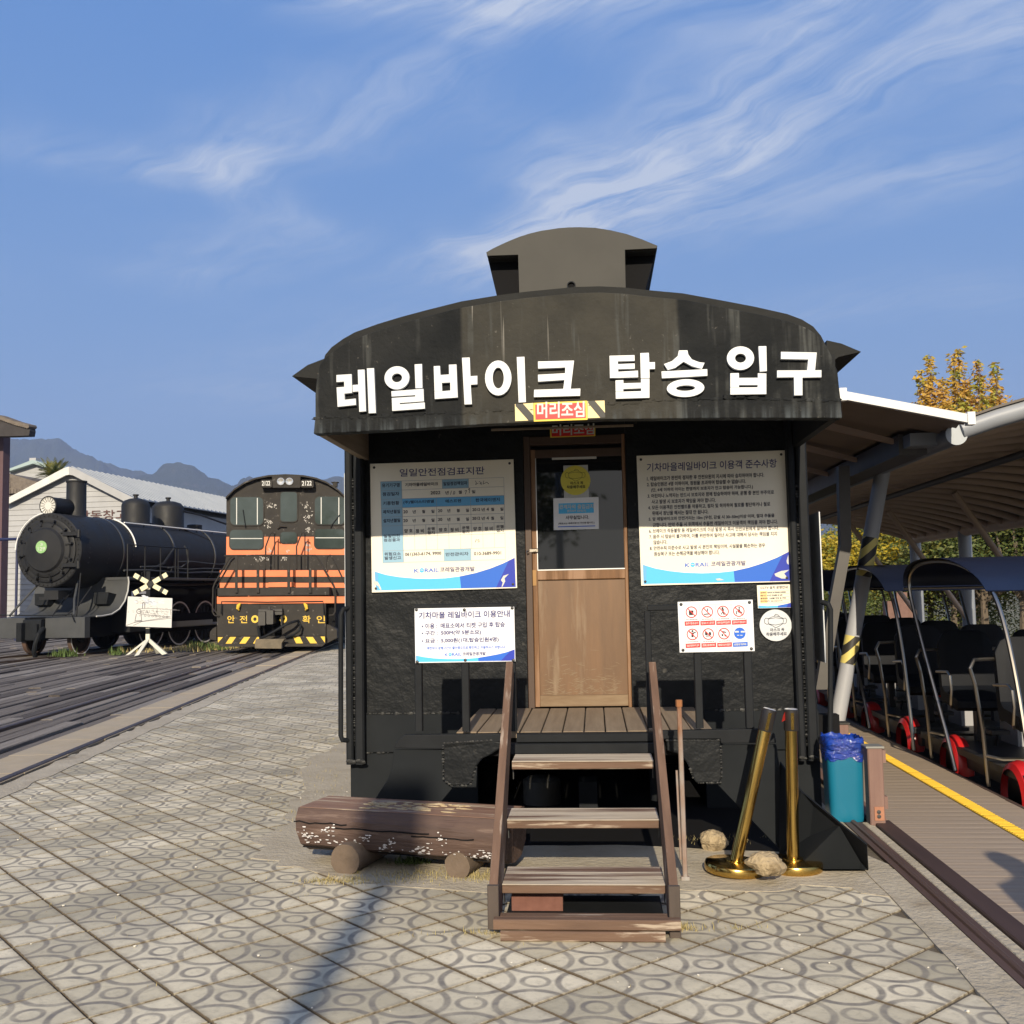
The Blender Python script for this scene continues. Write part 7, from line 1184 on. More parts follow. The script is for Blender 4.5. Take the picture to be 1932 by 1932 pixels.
# ------------------------------------------------------------------ log bench
logm = mat('painted_log', (.055,.033,.026), (.10,.06,.045), 6, stretch=(.35,3,3), rough=.7, bump=.6, bscale=16, bst=(.3,4,4), dist=.012, c3=(.17,.12,.095), s3=6, t3=(.58,.7))
logt = mat('worn_log_top', (.16,.08,.055), (.27,.17,.115), 7, stretch=(.3,3,3), rough=.8, bump=.5, bscale=20, bst=(.3,4,4), dist=.006, c3=(.42,.34,.25), s3=5, t3=(.55,.62))
GA = 4.5+15; f0 = GP(WF, 567, 1628); LGF = Frame(GA, f0.x, f0.y-.02)
L0 = LGF
lg = Thing('log_bench', 'brown painted half-log bench with peeling white flakes resting on two short round logs', 'bench', L0, (.7, .17, 0))
pt = BP(L0, 572, 1524, .0); zt0 = pt.z; zb0 = BP(L0, 590, 1612, .03).z; u0 = BP(L0, 563, 1560, 0).x; u1 = BP(L0, 950, 1560, 0).x
R_ = (zt0-zb0)
prof = [(0,1),(-.04,.80),(-.045,.55),(-.02,.25),(.07,.06),(.17,.0),(.27,.06),(.345,.3),(.36,.62),(.33,1)]
b = MB(); segs = 26; V = []
for i in range(segs+1):
    t = i/segs; x_ = u0+(u1-u0)*t
    for j, (vv, zz) in enumerate(prof):
        wv = .012*noise.noise(Vector((t*7, j*.9, 1))); xx = x_+(.03*(1-zz) if i == 0 else 0)
        notch = 0
        V.append((xx, vv+wv, zb0+R_*zz+(.010*noise.noise(Vector((t*5, j*.8, 5))) if j not in (0,9) else 0)))
n = len(prof); F_ = [(i*n+j, i*n+(j+1)%n, (i+1)*n+(j+1)%n, (i+1)*n+j) for i in range(segs) for j in range(n-1)]
F_ = [tuple(reversed(f)) for f in F_]
F_ += [tuple(range(n)), tuple(range((segs+1)*n-1, segs*n-1, -1))]
F_ += [(i*n, (i+1)*n, (i+1)*n+n-1, i*n+n-1) for i in range(segs)]
b.add(V, F_); lg.part('log', b, logm, smooth=35)
b = MB(); b.box(u0+.004, u1-.01, .006, .322, zt0+.0005, zt0+.003); lg.part('worn_top', b, logt)
b = MB(); x0_ = BP(L0, 690, 1510, .15).x; x1_ = BP(L0, 872, 1512, .15).x
for i in range(60):
    b.blob((random.uniform(x0_,x1_), random.uniform(.05,.26), zt0+.004), (random.uniform(.01,.05), random.uniform(.004,.012), .005), .8, 3, i, 7, 4)
lg.part('rotten_hollow', b, mat('rotten_wood', (.30,.21,.10), (.45,.38,.26), 30, rough=.95), smooth=True)
# cracks and flaking paint
b = MB()
def onlog(x, zz):  # front surface of the log at height fraction
    for (a_, c_) in zip(prof, prof[1:]):
        if a_[1] >= zz >= c_[1]: k = (a_[1]-zz)/(a_[1]-c_[1]+1e-9); return (x, a_[0]+(c_[0]-a_[0])*k, zb0+R_*zz)
for cx0, cx1, z0_ in ((.0,.32,.74),(.25,.8,.66),(.02,.6,.16),(.55,1.1,.13),(.7,1.05,.6)):
    pts = [Vector(onlog(u0+cx0+(cx1-cx0)*k/10, min(.98,max(.02,z0_+.04*noise.noise(Vector((cx0*9+k*.5,0,0)))))))+Vector((0,-.004,0)) for k in range(11)]
    b.tube(pts, .004, 4)
lg.part('crack', b, VOID)
b = MB()
def lf(s, tt, n=1):
    return onlog(u0+s*(u1-u0), tt)
clus = [(.10,.40,.05),(.22,.34,.07),(.30,.34,.05),(.46,.30,.05),(.60,.30,.07),(.64,.32,.05),(.80,.28,.07),(.90,.28,.06),(.93,.34,.04),(.06,.52,.04),(.18,.62,.04),(.48,.46,.03),(.72,.55,.05),(.36,.5,.04)]
for (s_, t_, r_) in clus:
    for i in range(13):
        s1_ = s_+random.gauss(0, r_*.45); t1_ = min(.95,max(.05,t_+random.gauss(0, .045))); P = lf(s1_, t1_)
        if not P: continue
        w_ = random.uniform(.002,.013); h_ = random.uniform(.0015,.005); pts = []
        for k in range(7):
            a_ = 2*pi*k/7; rr = random.uniform(.6,1.2); Q = lf(s1_+w_*rr*cos(a_)/1.15, min(.97,max(.03,t1_+h_*rr*sin(a_)/R_)))
            pts.append((Q[0], Q[1]-.0135, Q[2]))
        b.add(pts, [tuple(range(7))])
lg.part('paint_flakes', b, flat('flaked_white', (.62,.60,.60), .8), stuff=True)
for (xa, xb, ya, yb) in ((616,686,1605,1652),(833,893,1612,1660)):
    cx_ = (xa+xb)/2; p = GP(L0, cx_, yb-3); e = GP(L0, xb, yb-3); r_ = (e.x-p.x)*.88
    b = MB(); V = []; n = 18
    for j, vv in enumerate((p.y, p.y+.10, p.y+.36)):
        for i in range(n):
            a_ = 2*pi*i/n; rr = r_*(1+.08*noise.noise(Vector((cos(a_)*1.5, sin(a_)*1.5, cx_)))); V.append((p.x+rr*cos(a_), vv, max(0, r_*.86+rr*sin(a_))))
    b.add(V, [(j*n+i, j*n+(i+1)%n, (j+1)*n+(i+1)%n, (j+1)*n+i) for j in range(2) for i in range(n)]+[tuple(range(n-1,-1,-1)), tuple(range(2*n, 3*n))])
    lg.part('foot_log', b, mat('end_grain', (.10,.072,.05), (.15,.11,.08), 16, rough=.9, bump=.6, bscale=30, dist=.006), smooth=40)
# ------------------------------------------------------------------ stanchions
def stanchion(base_px, r_px, top_px, label, tilt_base):
    c0 = GP(BF, *base_px); e = GP(BF, base_px[0]+r_px, base_px[1]); R0 = e.x-c0.x
    tpt = BP(BF, top_px[0], top_px[1], c0.y+.015); t = Thing('barrier_post', label, 'barrier post', BF, (c0.x, c0.y, 0), 'brass barrier posts leaning together')
    ax = Vector((tpt.x-c0.x, tpt.y-c0.y, tpt.z)).normalized() if tilt_base else Vector((0,0,1))
    top = Vector((tpt.x, tpt.y, tpt.z)); axis = (top-Vector((c0.x, c0.y, .03))).normalized(); ax2 = Vector((0,0,1)) if not tilt_base else (axis+Vector((0,0,3))).normalized()
    b = MB(); b.lathe([(0,.0),(R0*.985,.0),(R0,.006),(R0,.034),(R0*.975,.042),(R0*.93,.046),(.05,.052),(.05,.058),(0,.058)], (c0.x, c0.y, .008 if tilt_base else 0), ax2, 56); t.part('base', b, GOLD, smooth=30)
    L_ = (top-Vector((c0.x,c0.y,.03))).length; rr = .0315; s0 = Vector((c0.x,c0.y,.03))
    b = MB(); b.lathe([(rr,.0),(rr,L_*.86)], s0, axis, 32); t.part('pole', b, GOLD, smooth=30)
    hd = t.part('belt_head', MB().lathe([(rr+.004,L_*.86),(rr+.006,L_*.865),(rr+.006,L_*.995),(rr+.002,L_)], s0, axis, 24), mat('black_plastic', (.02,.018,.018), rough=.35), smooth=30)
    b = MB(); b.lathe([(rr+.003,L_+.0005),(rr-.004,L_+.004),(0,L_+.004)], s0, axis, 24); t.part('top_cap', b, mat('cap_silver', (.75,.75,.75), rough=.3, metal=.6), hd, smooth=30)
    b = MB(); a = axis.orthogonal().normalized(); c_ = axis.cross(a)
    d = Vector((0,-1,0)); d = (d-axis*d.dot(axis)).normalized(); sd_ = axis.cross(d)
    P = [s0+axis*L_*k1+d*(rr+.009)+sd_*k2 for k1, k2 in ((.87,-.008),(.87,.008),(.98,.008),(.98,-.008))]; b.add([tuple(p) for p in P], [(0,1,2,3)]); b.add([tuple(p) for p in P], [(3,2,1,0)]); t.part('brass_inlay', b, GOLD, hd)
    return t, top, axis
stA, topA, axA = stanchion((1387,1646), 58, (1452,1338), 'brass barrier post leaning right against its neighbour, on a tilted round base', True)
stB, topB, axB = stanchion((1497,1640), 55, (1492,1338), 'upright brass barrier post with a rock on its round base, right of the leaning one', False)
b = MB(); a_ = topA-axA*.03+Vector((.03,-.01,0)); c_ = topB-axB*.02+Vector((-.03,-.01,0)); b.add([tuple(a_+Vector((.035,0,-.035))),tuple(c_+Vector((0,0,-.035))),tuple(c_+Vector((0,0,.01))),tuple(a_+Vector((.045,0,.0)))], [(0,1,2,3)])
b.add([(v_[0],v_[1]+.002,v_[2]) for v_ in b.V[:4]], [(3,2,1,0)]); stB.part('red_belt', b, flat('belt_red', (.5,.03,.02)))
def rock(px, py, rx, label, z=0, seed=1, hz=.8):
    c0 = GP(BF, px, py, z); e = GP(BF, px+rx, py, z); r_ = e.x-c0.x
    b = MB(); b.blob((c0.x, c0.y, z+r_*hz*.75), (r_, r_*.85, r_*hz), .42, 1.1, seed, 20, 12); single('rock', b, STONE, label, 'rock', BF, (c0.x,c0.y,z), smooth=12)
rock(1346, 1603, 25, 'tan rock on the ground behind the left barrier post base', 0, 4, .85)
rock(1445, 1646, 35, 'tan rock lying across the two brass post bases', .05, 9, .62)
# rusty pole
p0 = GP(BF, 1293, 1661); p1 = BP(BF, 1281, 1322, p0.y+.02); p0.z = 0
b = MB(); b.cyl(p0, p1, .0125, n=8); t = Thing('rusty_pole', 'thin rusty steel pole standing right of the steps', 'pole', BF, tuple(p0)); t.part('pole', b, RUST, smooth=True)
b = MB(); b.cyl(p1-Vector((0,0,.03)), p1+Vector((0,0,.004)), .017, n=8); t.part('cap', b, mat('rust_cap', (.30,.12,.04), (.2,.08,.03), 20, rough=.8), smooth=True)
b = MB(); b.bbox(p0.x-.02, p0.x+.02, p0.y-.015, p0.y+.015, 0, .02, .003); t.part('foot_plate', b, RUST)
b = MB(); b.cyl(p0+Vector((-.018,.01,.1)), p1+Vector((-.022,.01,-.35)), .006, n=6); t.part('rod', b, RUST, smooth=True)
# ------------------------------------------------------------------ orange shunting locomotive
ORG = mat('faded_orange_paint', (.58,.145,.045), (.66,.18,.06), 3, rough=.55, bump=.15, bscale=12, c3=(.20,.12,.09), s3=9, t3=(.66,.70))
LBLK = mat('loco_black', (.020,.018,.0165), (.034,.030,.026), 3, rough=.7, spec=.25, bump=.2, bscale=14, c3=(.11,.10,.09), s3=8, t3=(.62,.70))
HAZY = mat('hazard_yellow', (.72,.48,.05), (.62,.40,.04), 4, rough=.6)
LGL = mat('cab_glass', (.06,.078,.074), (.035,.048,.043), 1.5, rough=.04, spec=.9, metal=.3)
F = LF; vc, vs_, vb = 29.0, 28.2, 27.7
oc = Thing('diesel_locomotive', 'orange and black diesel shunting locomotive numbered 2122 facing the camera', 'locomotive', F, (BP(F, 540, 1200, vb).x, vb, 0))
def X(x, v): return KB(F, 'b', x, 600, v).x
def Zb(y, v): return KB(F, 'b', 790, y, v).z
def mir(x): return 1572-x
arch = [(220,385),(300,305),(400,240),(500,200),(620,176),(786,167)]
arch = arch+[(mir(x), y) for x, y in arch[-2::-1]]
def fp(pts, v): return PX(F, 'b', pts, v)
def panel(name, pts, v, th, m, par=None, bev=.006): b = MB(); b.prism(fp(pts, v), v, v+th); return oc.part(name, b, m, par, bevel=bev)
cabp = panel('cab', arch+[(mir(220),757),(220,757)], vc, 2.6, LBLK)
panel('cab_band', [(220,757),(mir(220),757),(mir(218),930),(218,930)], vc, 2.6, ORG, cabp)
panel('cab_skirt', [(218,930),(mir(218),930),(mir(200),1075),(200,1075)], vc, 2.6, LBLK, cabp)
ro = [(x+(x-786)*.012, y-6) for x, y in arch]; rp_ = fp(ro, vc-.15); b = MB(); 
b.prism(rp_+[(p[0], p[1]-.05) for p in rp_[::-1]], vc-.15, vc+2.75); oc.part('cab_roof', b, LBLK)
def rrect(x0, y0, x1, y1, r, n=4, tl=None):
    out = []
    for (cx_, cy_, a0) in ((x1-r,y0+r,-90),(x1-r,y1-r,0),(x0+r,y1-r,90),(x0+r,y0+r,180)):
        for k in range(n+1): a = radians(a0+90*k/n); out.append((cx_+r*cos(a), cy_+r*sin(a)))
    return out
for (x0,y0,x1,y1,r) in ((258,380,570,645,45),(735,332,892,612,30),(1062,375,1345,640,45),(255,692,567,872,35),(735,712,888,815,28),(1062,685,1345,865,35)):
    b = MB(); b.prism(fp(rrect(x0-9,y0-9,x1+9,y1+9,r+8), vc-.03), vc-.03, vc-.001); w_ = oc.part('window', b, LBLK)
    b = MB(); b.prism(fp(rrect(x0,y0,x1,y1,r), vc-.036), vc-.036, vc-.031); oc.part('pane', b, LGL, w_)
    b = MB()
    if y1-y0 > 250 and x1-x0 > 200:
        for xx in (x0+60, x1-55): qline(b, F, 'b', (xx,y0+8), (xx,y1-6), .022, vc-.038)
    elif x1-x0 > 200: qline(b, F, 'b', (x0+6,(y0+y1)/2-8), (x1-6,(y0+y1)/2-8), .02, vc-.038)
    if b.V: oc.part('glazing_bar', b, PWHT, w_)
for xa, ya, xb, yb in ((400,650,378,500),(1215,655,1300,545)):
    b = MB(); b.tube([KB(F,'b',xa,ya+20,vc-.06), KB(F,'b',xa,ya,vc-.07), KB(F,'b',xb,yb,vc-.06)], .012, 6); oc.part('wiper', b, BLK2)
for (x0, x1) in ((545,658),(925,1052)):
    b = MB(); b.prism(fp(rrect(x0,215,x1,290,20), vc-.28), vc-.28, vc-.001); nb_ = oc.part('number_box', b, LBLK, bevel=.01)
    b = MB(); T(b, F, 'b', '2122', x0+14, 270, x1-22, 268, 42, vc-.285, .02); oc.part('number_lettering', b, PWHT, nb_)
b = MB(); b.prism(fp(rrect(655,180,925,292,10), vc-.24), vc-.24, vc-.001); hb = oc.part('headlight_box', b, LBLK, bevel=.01)
for x in (738, 820):
    q = KB(F, 'b', x, 232, vc-.26); b = MB(); b.lathe([(.10,0),(.105,.03),(.09,.04),(.04,.01),(0,.0)], (q.x, vc-.24, q.z), (0,-1,0), 24); oc.part('headlight', b, mat('lamp_reflector', (.75,.74,.70), rough=.15, metal=.7), smooth=True)
b = MB(); q = KB(F,'b',1255,245,vc+.4); b.box(q.x-.06,q.x+.06,vc+.3,vc+.5,q.z-.12,q.z); b.box(q.x-.10,q.x+.10,vc+.28,vc+.52,q.z,q.z+.02); oc.part('exhaust', b, LBLK)
b = MB(); b.tube([KB(F,'b',705,680,vc-.05), KB(F,'b',735,655,vc-.08), KB(F,'b',790,658,vc-.08)], .02, 6); oc.part('door_handle', b, CHROME)
# chipped paint and scrawls on the face
b = MB()
for (x, y, sx_, sy_, n) in ((640,460,40,30,16),(625,620,35,40,22),(625,890,35,20,14),(560,965,60,18,30),(770,960,40,20,16),(985,460,45,25,14),(1000,560,40,60,20),(1000,690,30,22,20),(995,860,25,45,24),(810,890,15,12,6)):
    for i in range(n):
        px_, py_ = x+random.gauss(0,sx_*.55), y+random.gauss(0,sy_*.55); a = random.uniform(0,pi); L_ = random.uniform(6,20)
        qline(b, F, 'b', (px_,py_), (px_+L_*cos(a),py_+L_*sin(a)), random.uniform(.008,.03), vc-.004)
oc.part('flaked_paint', b, flat('flaked_grey', (.42,.40,.37), .8), stuff=True)
# end platform sheets
panel('step_sheet', [(157,1075),(mir(157),1075),(mir(157),1138),(157,1138)], vs_, .1, ORG)
panel('step_sheet', [(157,1139),(mir(157),1139),(mir(157),1194),(157,1194)], vs_, .1, LBLK)
panel('step_sheet', [(157,1195),(mir(157),1195),(mir(157),1243),(157,1243)], vs_, .1, ORG)
panel('step_sheet', [(150,1244),(mir(150),1244),(mir(150),1318),(150,1318)], vs_, .1, LBLK)
b = MB(); b.prism(fp([(135,1243),(1200,1236),(1200,1312),(135,1322)], vb-.02), vb-.02, vs_-.01); oc.part('platform_beam', b, LBLK, bevel=.01)
panel('step_sheet', [(130,1325),(mir(130),1325),(mir(130),1388),(130,1395)], vb+.05, .4, ORG)
b = MB(); b.prism(fp([(620,1192),(862,1188),(870,1235),(610,1237)], vs_-.15), vs_-.15, vs_-.01); oc.part('footboard', b, ORG, bevel=.008)
sheet = panel('buffer_sheet', [(128,1396),(540,1396),(540,1700),(133,1705)], vb, .12, LBLK)
panel('buffer_sheet', [(752,1396),(1165,1390),(1165,1700),(790,1700),(752,1690)], vb, .12, LBLK)
panel('buffer_sheet', [(541,1396),(751,1396),(751,1470),(541,1470)], vb, .12, LBLK)
b = MB(); b.prism(fp([(541,1471),(751,1471),(789,1700),(541,1700)], vb+.3), vb+.3, vb+.33); oc.part('coupler_pocket', b, VOID)
b = MB(); b.box(X(130,vb)+.05, X(1165,vb)+.2, vb+.35, 36, .25, 1.25); oc.part('underframe', b, VOID)
b = MB(); b.box(X(130,vb)+.05, X(1420,vb)-.3, 31.61, 37, 1.25, 3.0); oc.part('hood', b, ORG)
for x0, x1, s_ in ((62,127,-1),(1166,1285,1)):
    b = MB(); pts = [(127,1610),(90,1630),(62,1665),(62,1735),(127,1745)] if s_ < 0 else [(1166,1590),(1200,1595),(1272,1640),(1272,1720),(1170,1775)]
    b.prism(fp(pts, vb+.1), vb+.1, vb+.5); oc.part('side_step', b, LBLK, bevel=.008)
for ch, x0, x1 in (('안',230,298),('전',348,418),('확',945,1020),('인',1080,1158)):
    b = MB(); T(b, F, 'b', ch, x0, 1578, x1, 1577, 70, vb-.004, .03); oc.part('yellow_lettering', b, HAZY, sheet)
for x in (492, 762):
    q = KB(F, 'b', x, 1540, vb-.004); e = KB(F, 'b', x+35, 1540, vb-.004); k = e.x-q.x; b = MB(); b.ring((q.x,q.z), (k,k*1.05), (k*.45,k*.5), vb-.004, n=20); oc.part('yellow_lettering', b, HAZY, sheet)
pl_ = panel('plough_band', [(135,1706),(1165,1701),(1165,1772),(135,1776)], vb-.1, .1, LBLK)
def par(x0, x1, sl): b = MB(); b.sheet(fp([(x0+sl,1710),(x1+sl,1710),(x1,1773),(x0,1773)], vb-.103), vb-.103); oc.part('yellow_stripe', b, HAZY, pl_)
b = MB(); b.sheet(fp([(140,1712),(188,1712),(140,1765)], vb-.103), vb-.103); oc.part('yellow_stripe', b, HAZY, pl_)
par(213, 270, 42); par(343, 402, 45); par(473, 500, 40); par(885, 950, -30); par(1020, 1085, -42)
b = MB(); b.sheet(fp([(1115,1706),(1157,1706),(1157,1765)], vb-.103), vb-.103); oc.part('yellow_stripe', b, HAZY, pl_)
b = MB(); b.prism(fp([(120,1777),(1160,1773),(1130,1800),(180,1803)], vb-.3), vb-.3, vb-.1); oc.part('plough_lip', b, LBLK)
b = MB(); b.prism(fp([(500,1732),(775,1730),(745,1770),(745,1822),(490,1820),(490,1768)], vb-.55), vb-.55, vb-.3); oc.part('timber_step', b, mat('old_step', (.10,.085,.06), (.16,.13,.09), 8, rough=.9), bevel=.01)
# coupler, hose, hooks
b = MB()
for (x0,y0,x1,y1,dv) in ((522,1470,590,1600,.35),(600,1455,665,1590,.5),(640,1470,750,1500,.3),(525,1440,750,1475,.2),(735,1480,752,1600,.2)):
    p = KB(F,'b',x0,y1,vb-dv); q = KB(F,'b',x1,y0,vb-dv); b.bbox(p.x,q.x,vb-dv,vb+.1,p.z,q.z,.02)
b.cyl(KB(F,'b',628,1480,vb-.4), KB(F,'b',628,1420,vb-.4), .04, n=8); oc.part('coupler', b, mat('coupler_iron', (.03,.028,.026), (.05,.046,.042), 10, rough=.6))
b = MB(); b.tube([KB(F,'b',*p) for p in ((905,1555,vb-.1),(880,1560,vb-.25),(830,1575,vb-.4),(760,1605,vb-.45),(680,1655,vb-.45),(590,1705,vb-.4),(545,1722,vb-.3),(535,1690,vb-.2),(520,1610,vb-.1))], .035, 8); oc.part('air_hose', b, BLK2, smooth=True)
b = MB(); b.tube([KB(F,'b',*p) for p in ((905,1570,vb-.05),(930,1600,vb-.2),(915,1650,vb-.25),(860,1690,vb-.25),(780,1712,vb-.2))], .03, 8); oc.part('air_hose', b, BLK2, smooth=True)
for x in (340, 972):
    b = MB(); s_ = 1 if x < 500 else -1; b.tube([KB(F,'b',x+12*s_,1390,vb-.05), KB(F,'b',x-5*s_,1412,vb-.1), KB(F,'b',x-12*s_,1440,vb-.1), KB(F,'b',x,1455,vb-.07)], [.02,.05,.04,.02], 8); oc.part('lifting_hook', b, HAZY, smooth=True)
b = MB(); b.tube([KB(F,'b',*p) for p in ((170,1490,vb-.1),(175,1375,vb-.1),(300,1375,vb-.1),(600,1380,vb-.1),(1140,1372,vb-.1),(1150,1500,vb-.1))], .018, 6); oc.part('uncoupling_rod', b, BLK2)
def tb(pts, v, r=.022, name='handrail'): b = MB(); b.tube([KB(F,'b',x,y,v) for x, y in pts], r, 6); oc.part(name, b, LBLK, smooth=True)
tb([(200,938),(600,933),(1070,935),(1100,975),(1240,1215),(1255,1260),(1255,1470),(1235,1500),(1195,1505)], vb-.05)
tb([(310,945),(270,945),(240,975),(110,1200),(95,1240),(88,1470),(110,1505),(150,1512)], vb-.05)
tb([(300,960),(270,985),(140,1215),(115,1260),(115,1460),(135,1492)], vb+.1)
tb([(1165,1060),(1180,950),(1205,930),(1240,970),(1355,1215)], vb+.3); tb([(1255,1270),(1330,1370)], vb+.3)
tb([(690,735),(660,715),(640,725),(595,850),(592,1110)], vc-.5); tb([(975,735),(950,715),(935,725),(888,850),(890,1110)], vc-.5)
tb([(680,720),(678,1060)], vc-.35, .018); tb([(968,720),(966,1060)], vc-.35, .018)
for x in (315, 520, 812, 1017):
    p = KB(F,'b',x-13,1290,vb-.08); q = KB(F,'b',x+13,935,vb-.08); b = MB(); b.box(p.x,q.x,vb-.08,vb-.05,p.z,q.z); o = oc.part('rail_post', b, LBLK)
# rails under the orange engine
ucO = X(786, vb); rails(LF, ucO, 7.5, 60)

# ------------------------------------------------------------------ black steam locomotive
SBK = mat('steam_black', (.010,.0105,.012), (.018,.0185,.020), 3, rough=.5, spec=.3, bump=.1, bscale=18, rough2=.68)
SGR = mat('steam_grey_plate', (.040,.043,.046), (.058,.060,.062), 3, rough=.55, spec=.4, bump=.3, bscale=30, dist=.006)
SWH = flat('white_trim', (.72,.72,.70), .5)
SF = Frame(13.5, -12.70, 27.5)
sl = Thing('steam_locomotive', 'black steam locomotive with large headlamp and numbered green disc on its smokebox', 'locomotive', SF, (0,0,0))
P_ = lambda n, b, m, par=None, sm=True, **k: sl.part(n, b, m, par, smooth=sm, **k)
zc_, R_b = 2.84, 1.02
b = MB(); b.lathe([(0,-.0),(R_b*.97,.0),(R_b,.03),(R_b,2.3),(R_b*.985,2.31),(R_b*.985,13.5),(0,13.5)], (0,.35,zc_), (0,1,0), 48); boil = P_('boiler', b, SBK)
b = MB(); b.lathe([(R_b*.86,-.002),(R_b*.86,.04),(R_b*.82,.06),(R_b*.74,.055),(R_b*.72,.10),(R_b*.66,.12),(R_b*.60,.13),(R_b*.55,.20),(R_b*.2,.235),(0,.24)], (0,.35,zc_), (0,-1,0), 40); dr = P_('smokebox_door', b, SBK)
b = MB()
for i in range(12):
    a = 2*pi*i/12+.2; c0 = Vector((cos(a)*R_b*.80, .27, zc_+sin(a)*R_b*.80)); c1 = Vector((cos(a)*R_b*.64, .20, zc_+sin(a)*R_b*.64)); b.cyl(c0, c1, .022, n=6); b.cyl(c0+Vector((0,.02,0)), c0-Vector((0,.09,0)), .035, n=6)
P_('door_clamps', b, SBK, dr, stuff=True)
b = MB()
for i in range(44): a = 2*pi*i/44; b.blob((cos(a)*R_b*.93, .345, zc_+sin(a)*R_b*.93), (.022,.022,.022), 0, 1, 0, 6, 4)
for v in (.75, 1.6, 2.75):
    for i in range(30): a = radians(-20+i*7.6); b.blob((cos(a)*R_b, v, zc_+sin(a)*R_b), (.018,.018,.018), 0, 1, 0, 5, 3)
P_('rivets', b, SBK, stuff=True)
for z in (.42, -.42):
    b = MB(); b.box(.55,1.06,.20,.27,zc_+z-.05,zc_+z+.05); b.cyl((1.04,.22,zc_+z-.1),(1.04,.22,zc_+z+.1),.05,n=8); P_('hinge', b, SBK, dr)
b = MB(); b.lathe([(.17,0),(.17,.02),(0,.02)], (-.02,.11,zc_+.08), (0,-1,0), 28); pl2 = P_('number_disc', b, mat('disc_green', (.16,.36,.12), (.30,.45,.22), 12, rough=.5), dr)
b = MB(); zz = zc_+.08
def lt(s, x0, x1, z0, z1, y):
    V, Fc = glyphs(s, .02); P = [(x0+(x1-x0)*p[0], y, z0+(z1-z0)*p[1]) for p in V]; b.add(P, [f if (Vector(P[f[1]])-Vector(P[f[0]])).cross(Vector(P[f[2]])-Vector(P[f[0]])).y < 0 else tuple(reversed(f)) for f in Fc])
lt('129', -.12, .10, zz-.10, zz, .087); lt('3', -.05, .03, zz+.03, zz+.10, .087); P_('number_lettering', b, PWHT, pl2, False)
# white arcs on the smokebox edge
b = MB(); b.tube([(cos(a)*(R_b+.01), .34, zc_+sin(a)*(R_b+.01)) for a in [radians(100+k*6) for k in range(14)]], .018, 6); P_('white_trim', b, SWH)
b = MB(); b.tube([(cos(a)*(R_b+.012), 2.86, zc_+sin(a)*(R_b+.012)) for a in [radians(75-k*6) for k in range(12)]], .022, 6); P_('white_trim', b, SWH)
hr = lambda u, z, v0, v1, m, nm: P_(nm, MB().tube([(u, v0+(v1-v0)*k/8, z) for k in range(9)], .022, 6), m)
hr(.62, zc_+.89, 2.86, 13.4, SWH, 'white_handrail')
b = MB()
for k in range(11): b.cyl((.58,2.9+k,zc_+.82),(.62,2.9+k,zc_+.89),.015,n=5)
P_('rail_stanchions', b, SBK, stuff=True)
b = MB(); b.lathe([(.33,0),(.29,.06),(.27,.1),(.265,1.02),(.285,1.04),(.285,1.08),(.24,1.08),(.24,.8),(0,.8)], (0,1.5,zc_+.93), (0,0,1), 32); P_('chimney', b, SBK)
hl = P_('headlamp', MB().lathe([(0,0),(.22,.0),(.25,.05),(.25,.78),(.27,.80),(.27,.84),(.24,.84)], (-.12,1.30,zc_+1.23), (0,-1,0), 32, caps=False), SBK)
b = MB(); b.lathe([(.24,0),(.235,.02),(.12,-.06),(0,-.08)], (-.12,.475,zc_+1.23), (0,-1,0), 24); P_('lamp_reflector', b, mat('ribbed_reflector', (.55,.54,.50), rough=.35), hl)
b = MB()
for k in range(16): a = 2*pi*k/16; b.cyl((-.12+cos(a)*.11,.47,zc_+1.23+sin(a)*.11),(-.12+cos(a)*.235,.45,zc_+1.23+sin(a)*.235),.006,n=4)
P_('reflector_ribs', b, BOLT, hl, stuff=True)
b = MB(); b.box(-.2,.2,.8,1.25,zc_+.85,zc_+.99); P_('lamp_bracket', b, SBK)
for v, r, h, nm in ((4.35,.42,.80,'sand_dome'),(6.15,.50,.86,'steam_dome')):
    b = MB(); b.lathe([(r+.08,-.2),(r+.02,0),(r,.08),(r,h-.2),(r*.96,h-.14),(r*.8,h-.05),(r*.45,h+.01),(.06,h+.03),(.06,h+.10),(.09,h+.11),(.09,h+.15),(0,h+.15)], (0,v,zc_+.93), (0,0,1), 36); P_(nm, b, SBK)
b = MB(); b.lathe([(.25,0),(.25,.18),(.2,.2),(0,.2)], (.1,7.6,zc_+.93), (0,0,1), 20); P_('whistle_base', b, SBK)
b = MB(); b.tube([(.45,6.2,zc_+1.5),(.6,7.2,zc_+1.4),(.7,9,zc_+1.15),(.75,11,zc_+1.0)], .035, 6); P_('steam_pipe', b, SBK)
b = MB(); b.tube([(.75,5.0,zc_+.65),(1.0,4.9,zc_+.2),(1.08,4.2,zc_-.3),(1.0,3.2,zc_-.62)], .04, 6); P_('sand_pipe', b, SBK)
b = MB(); b.tube([(.5,6.0,zc_+.93),(.8,7.2,zc_+.6),(1.02,8.6,zc_+.1),(1.05,8.9,zc_-.5)], .03, 6); P_('sand_pipe', b, SBK)
b = MB(); b.box(-1.45,1.45,13.2,15.4,1.5,4.3); P_('cab', b, SBK, sm=False)
b = MB(); b.extr([(-1.55,4.28),(1.55,4.28),(1.2,4.48),(0,4.62),(-1.2,4.48)], 0, 0, 1) if False else b.prism([(-1.55,4.28),(1.55,4.28),(1.2,4.45),(0,4.58),(-1.2,4.45)], 12.9, 15.6); P_('cab_roof', b, SBK, sm=False)
b = MB(); b.box(-1.5,1.5,15.9,21,1.2,3.3); P_('tender', b, SBK, sm=False)
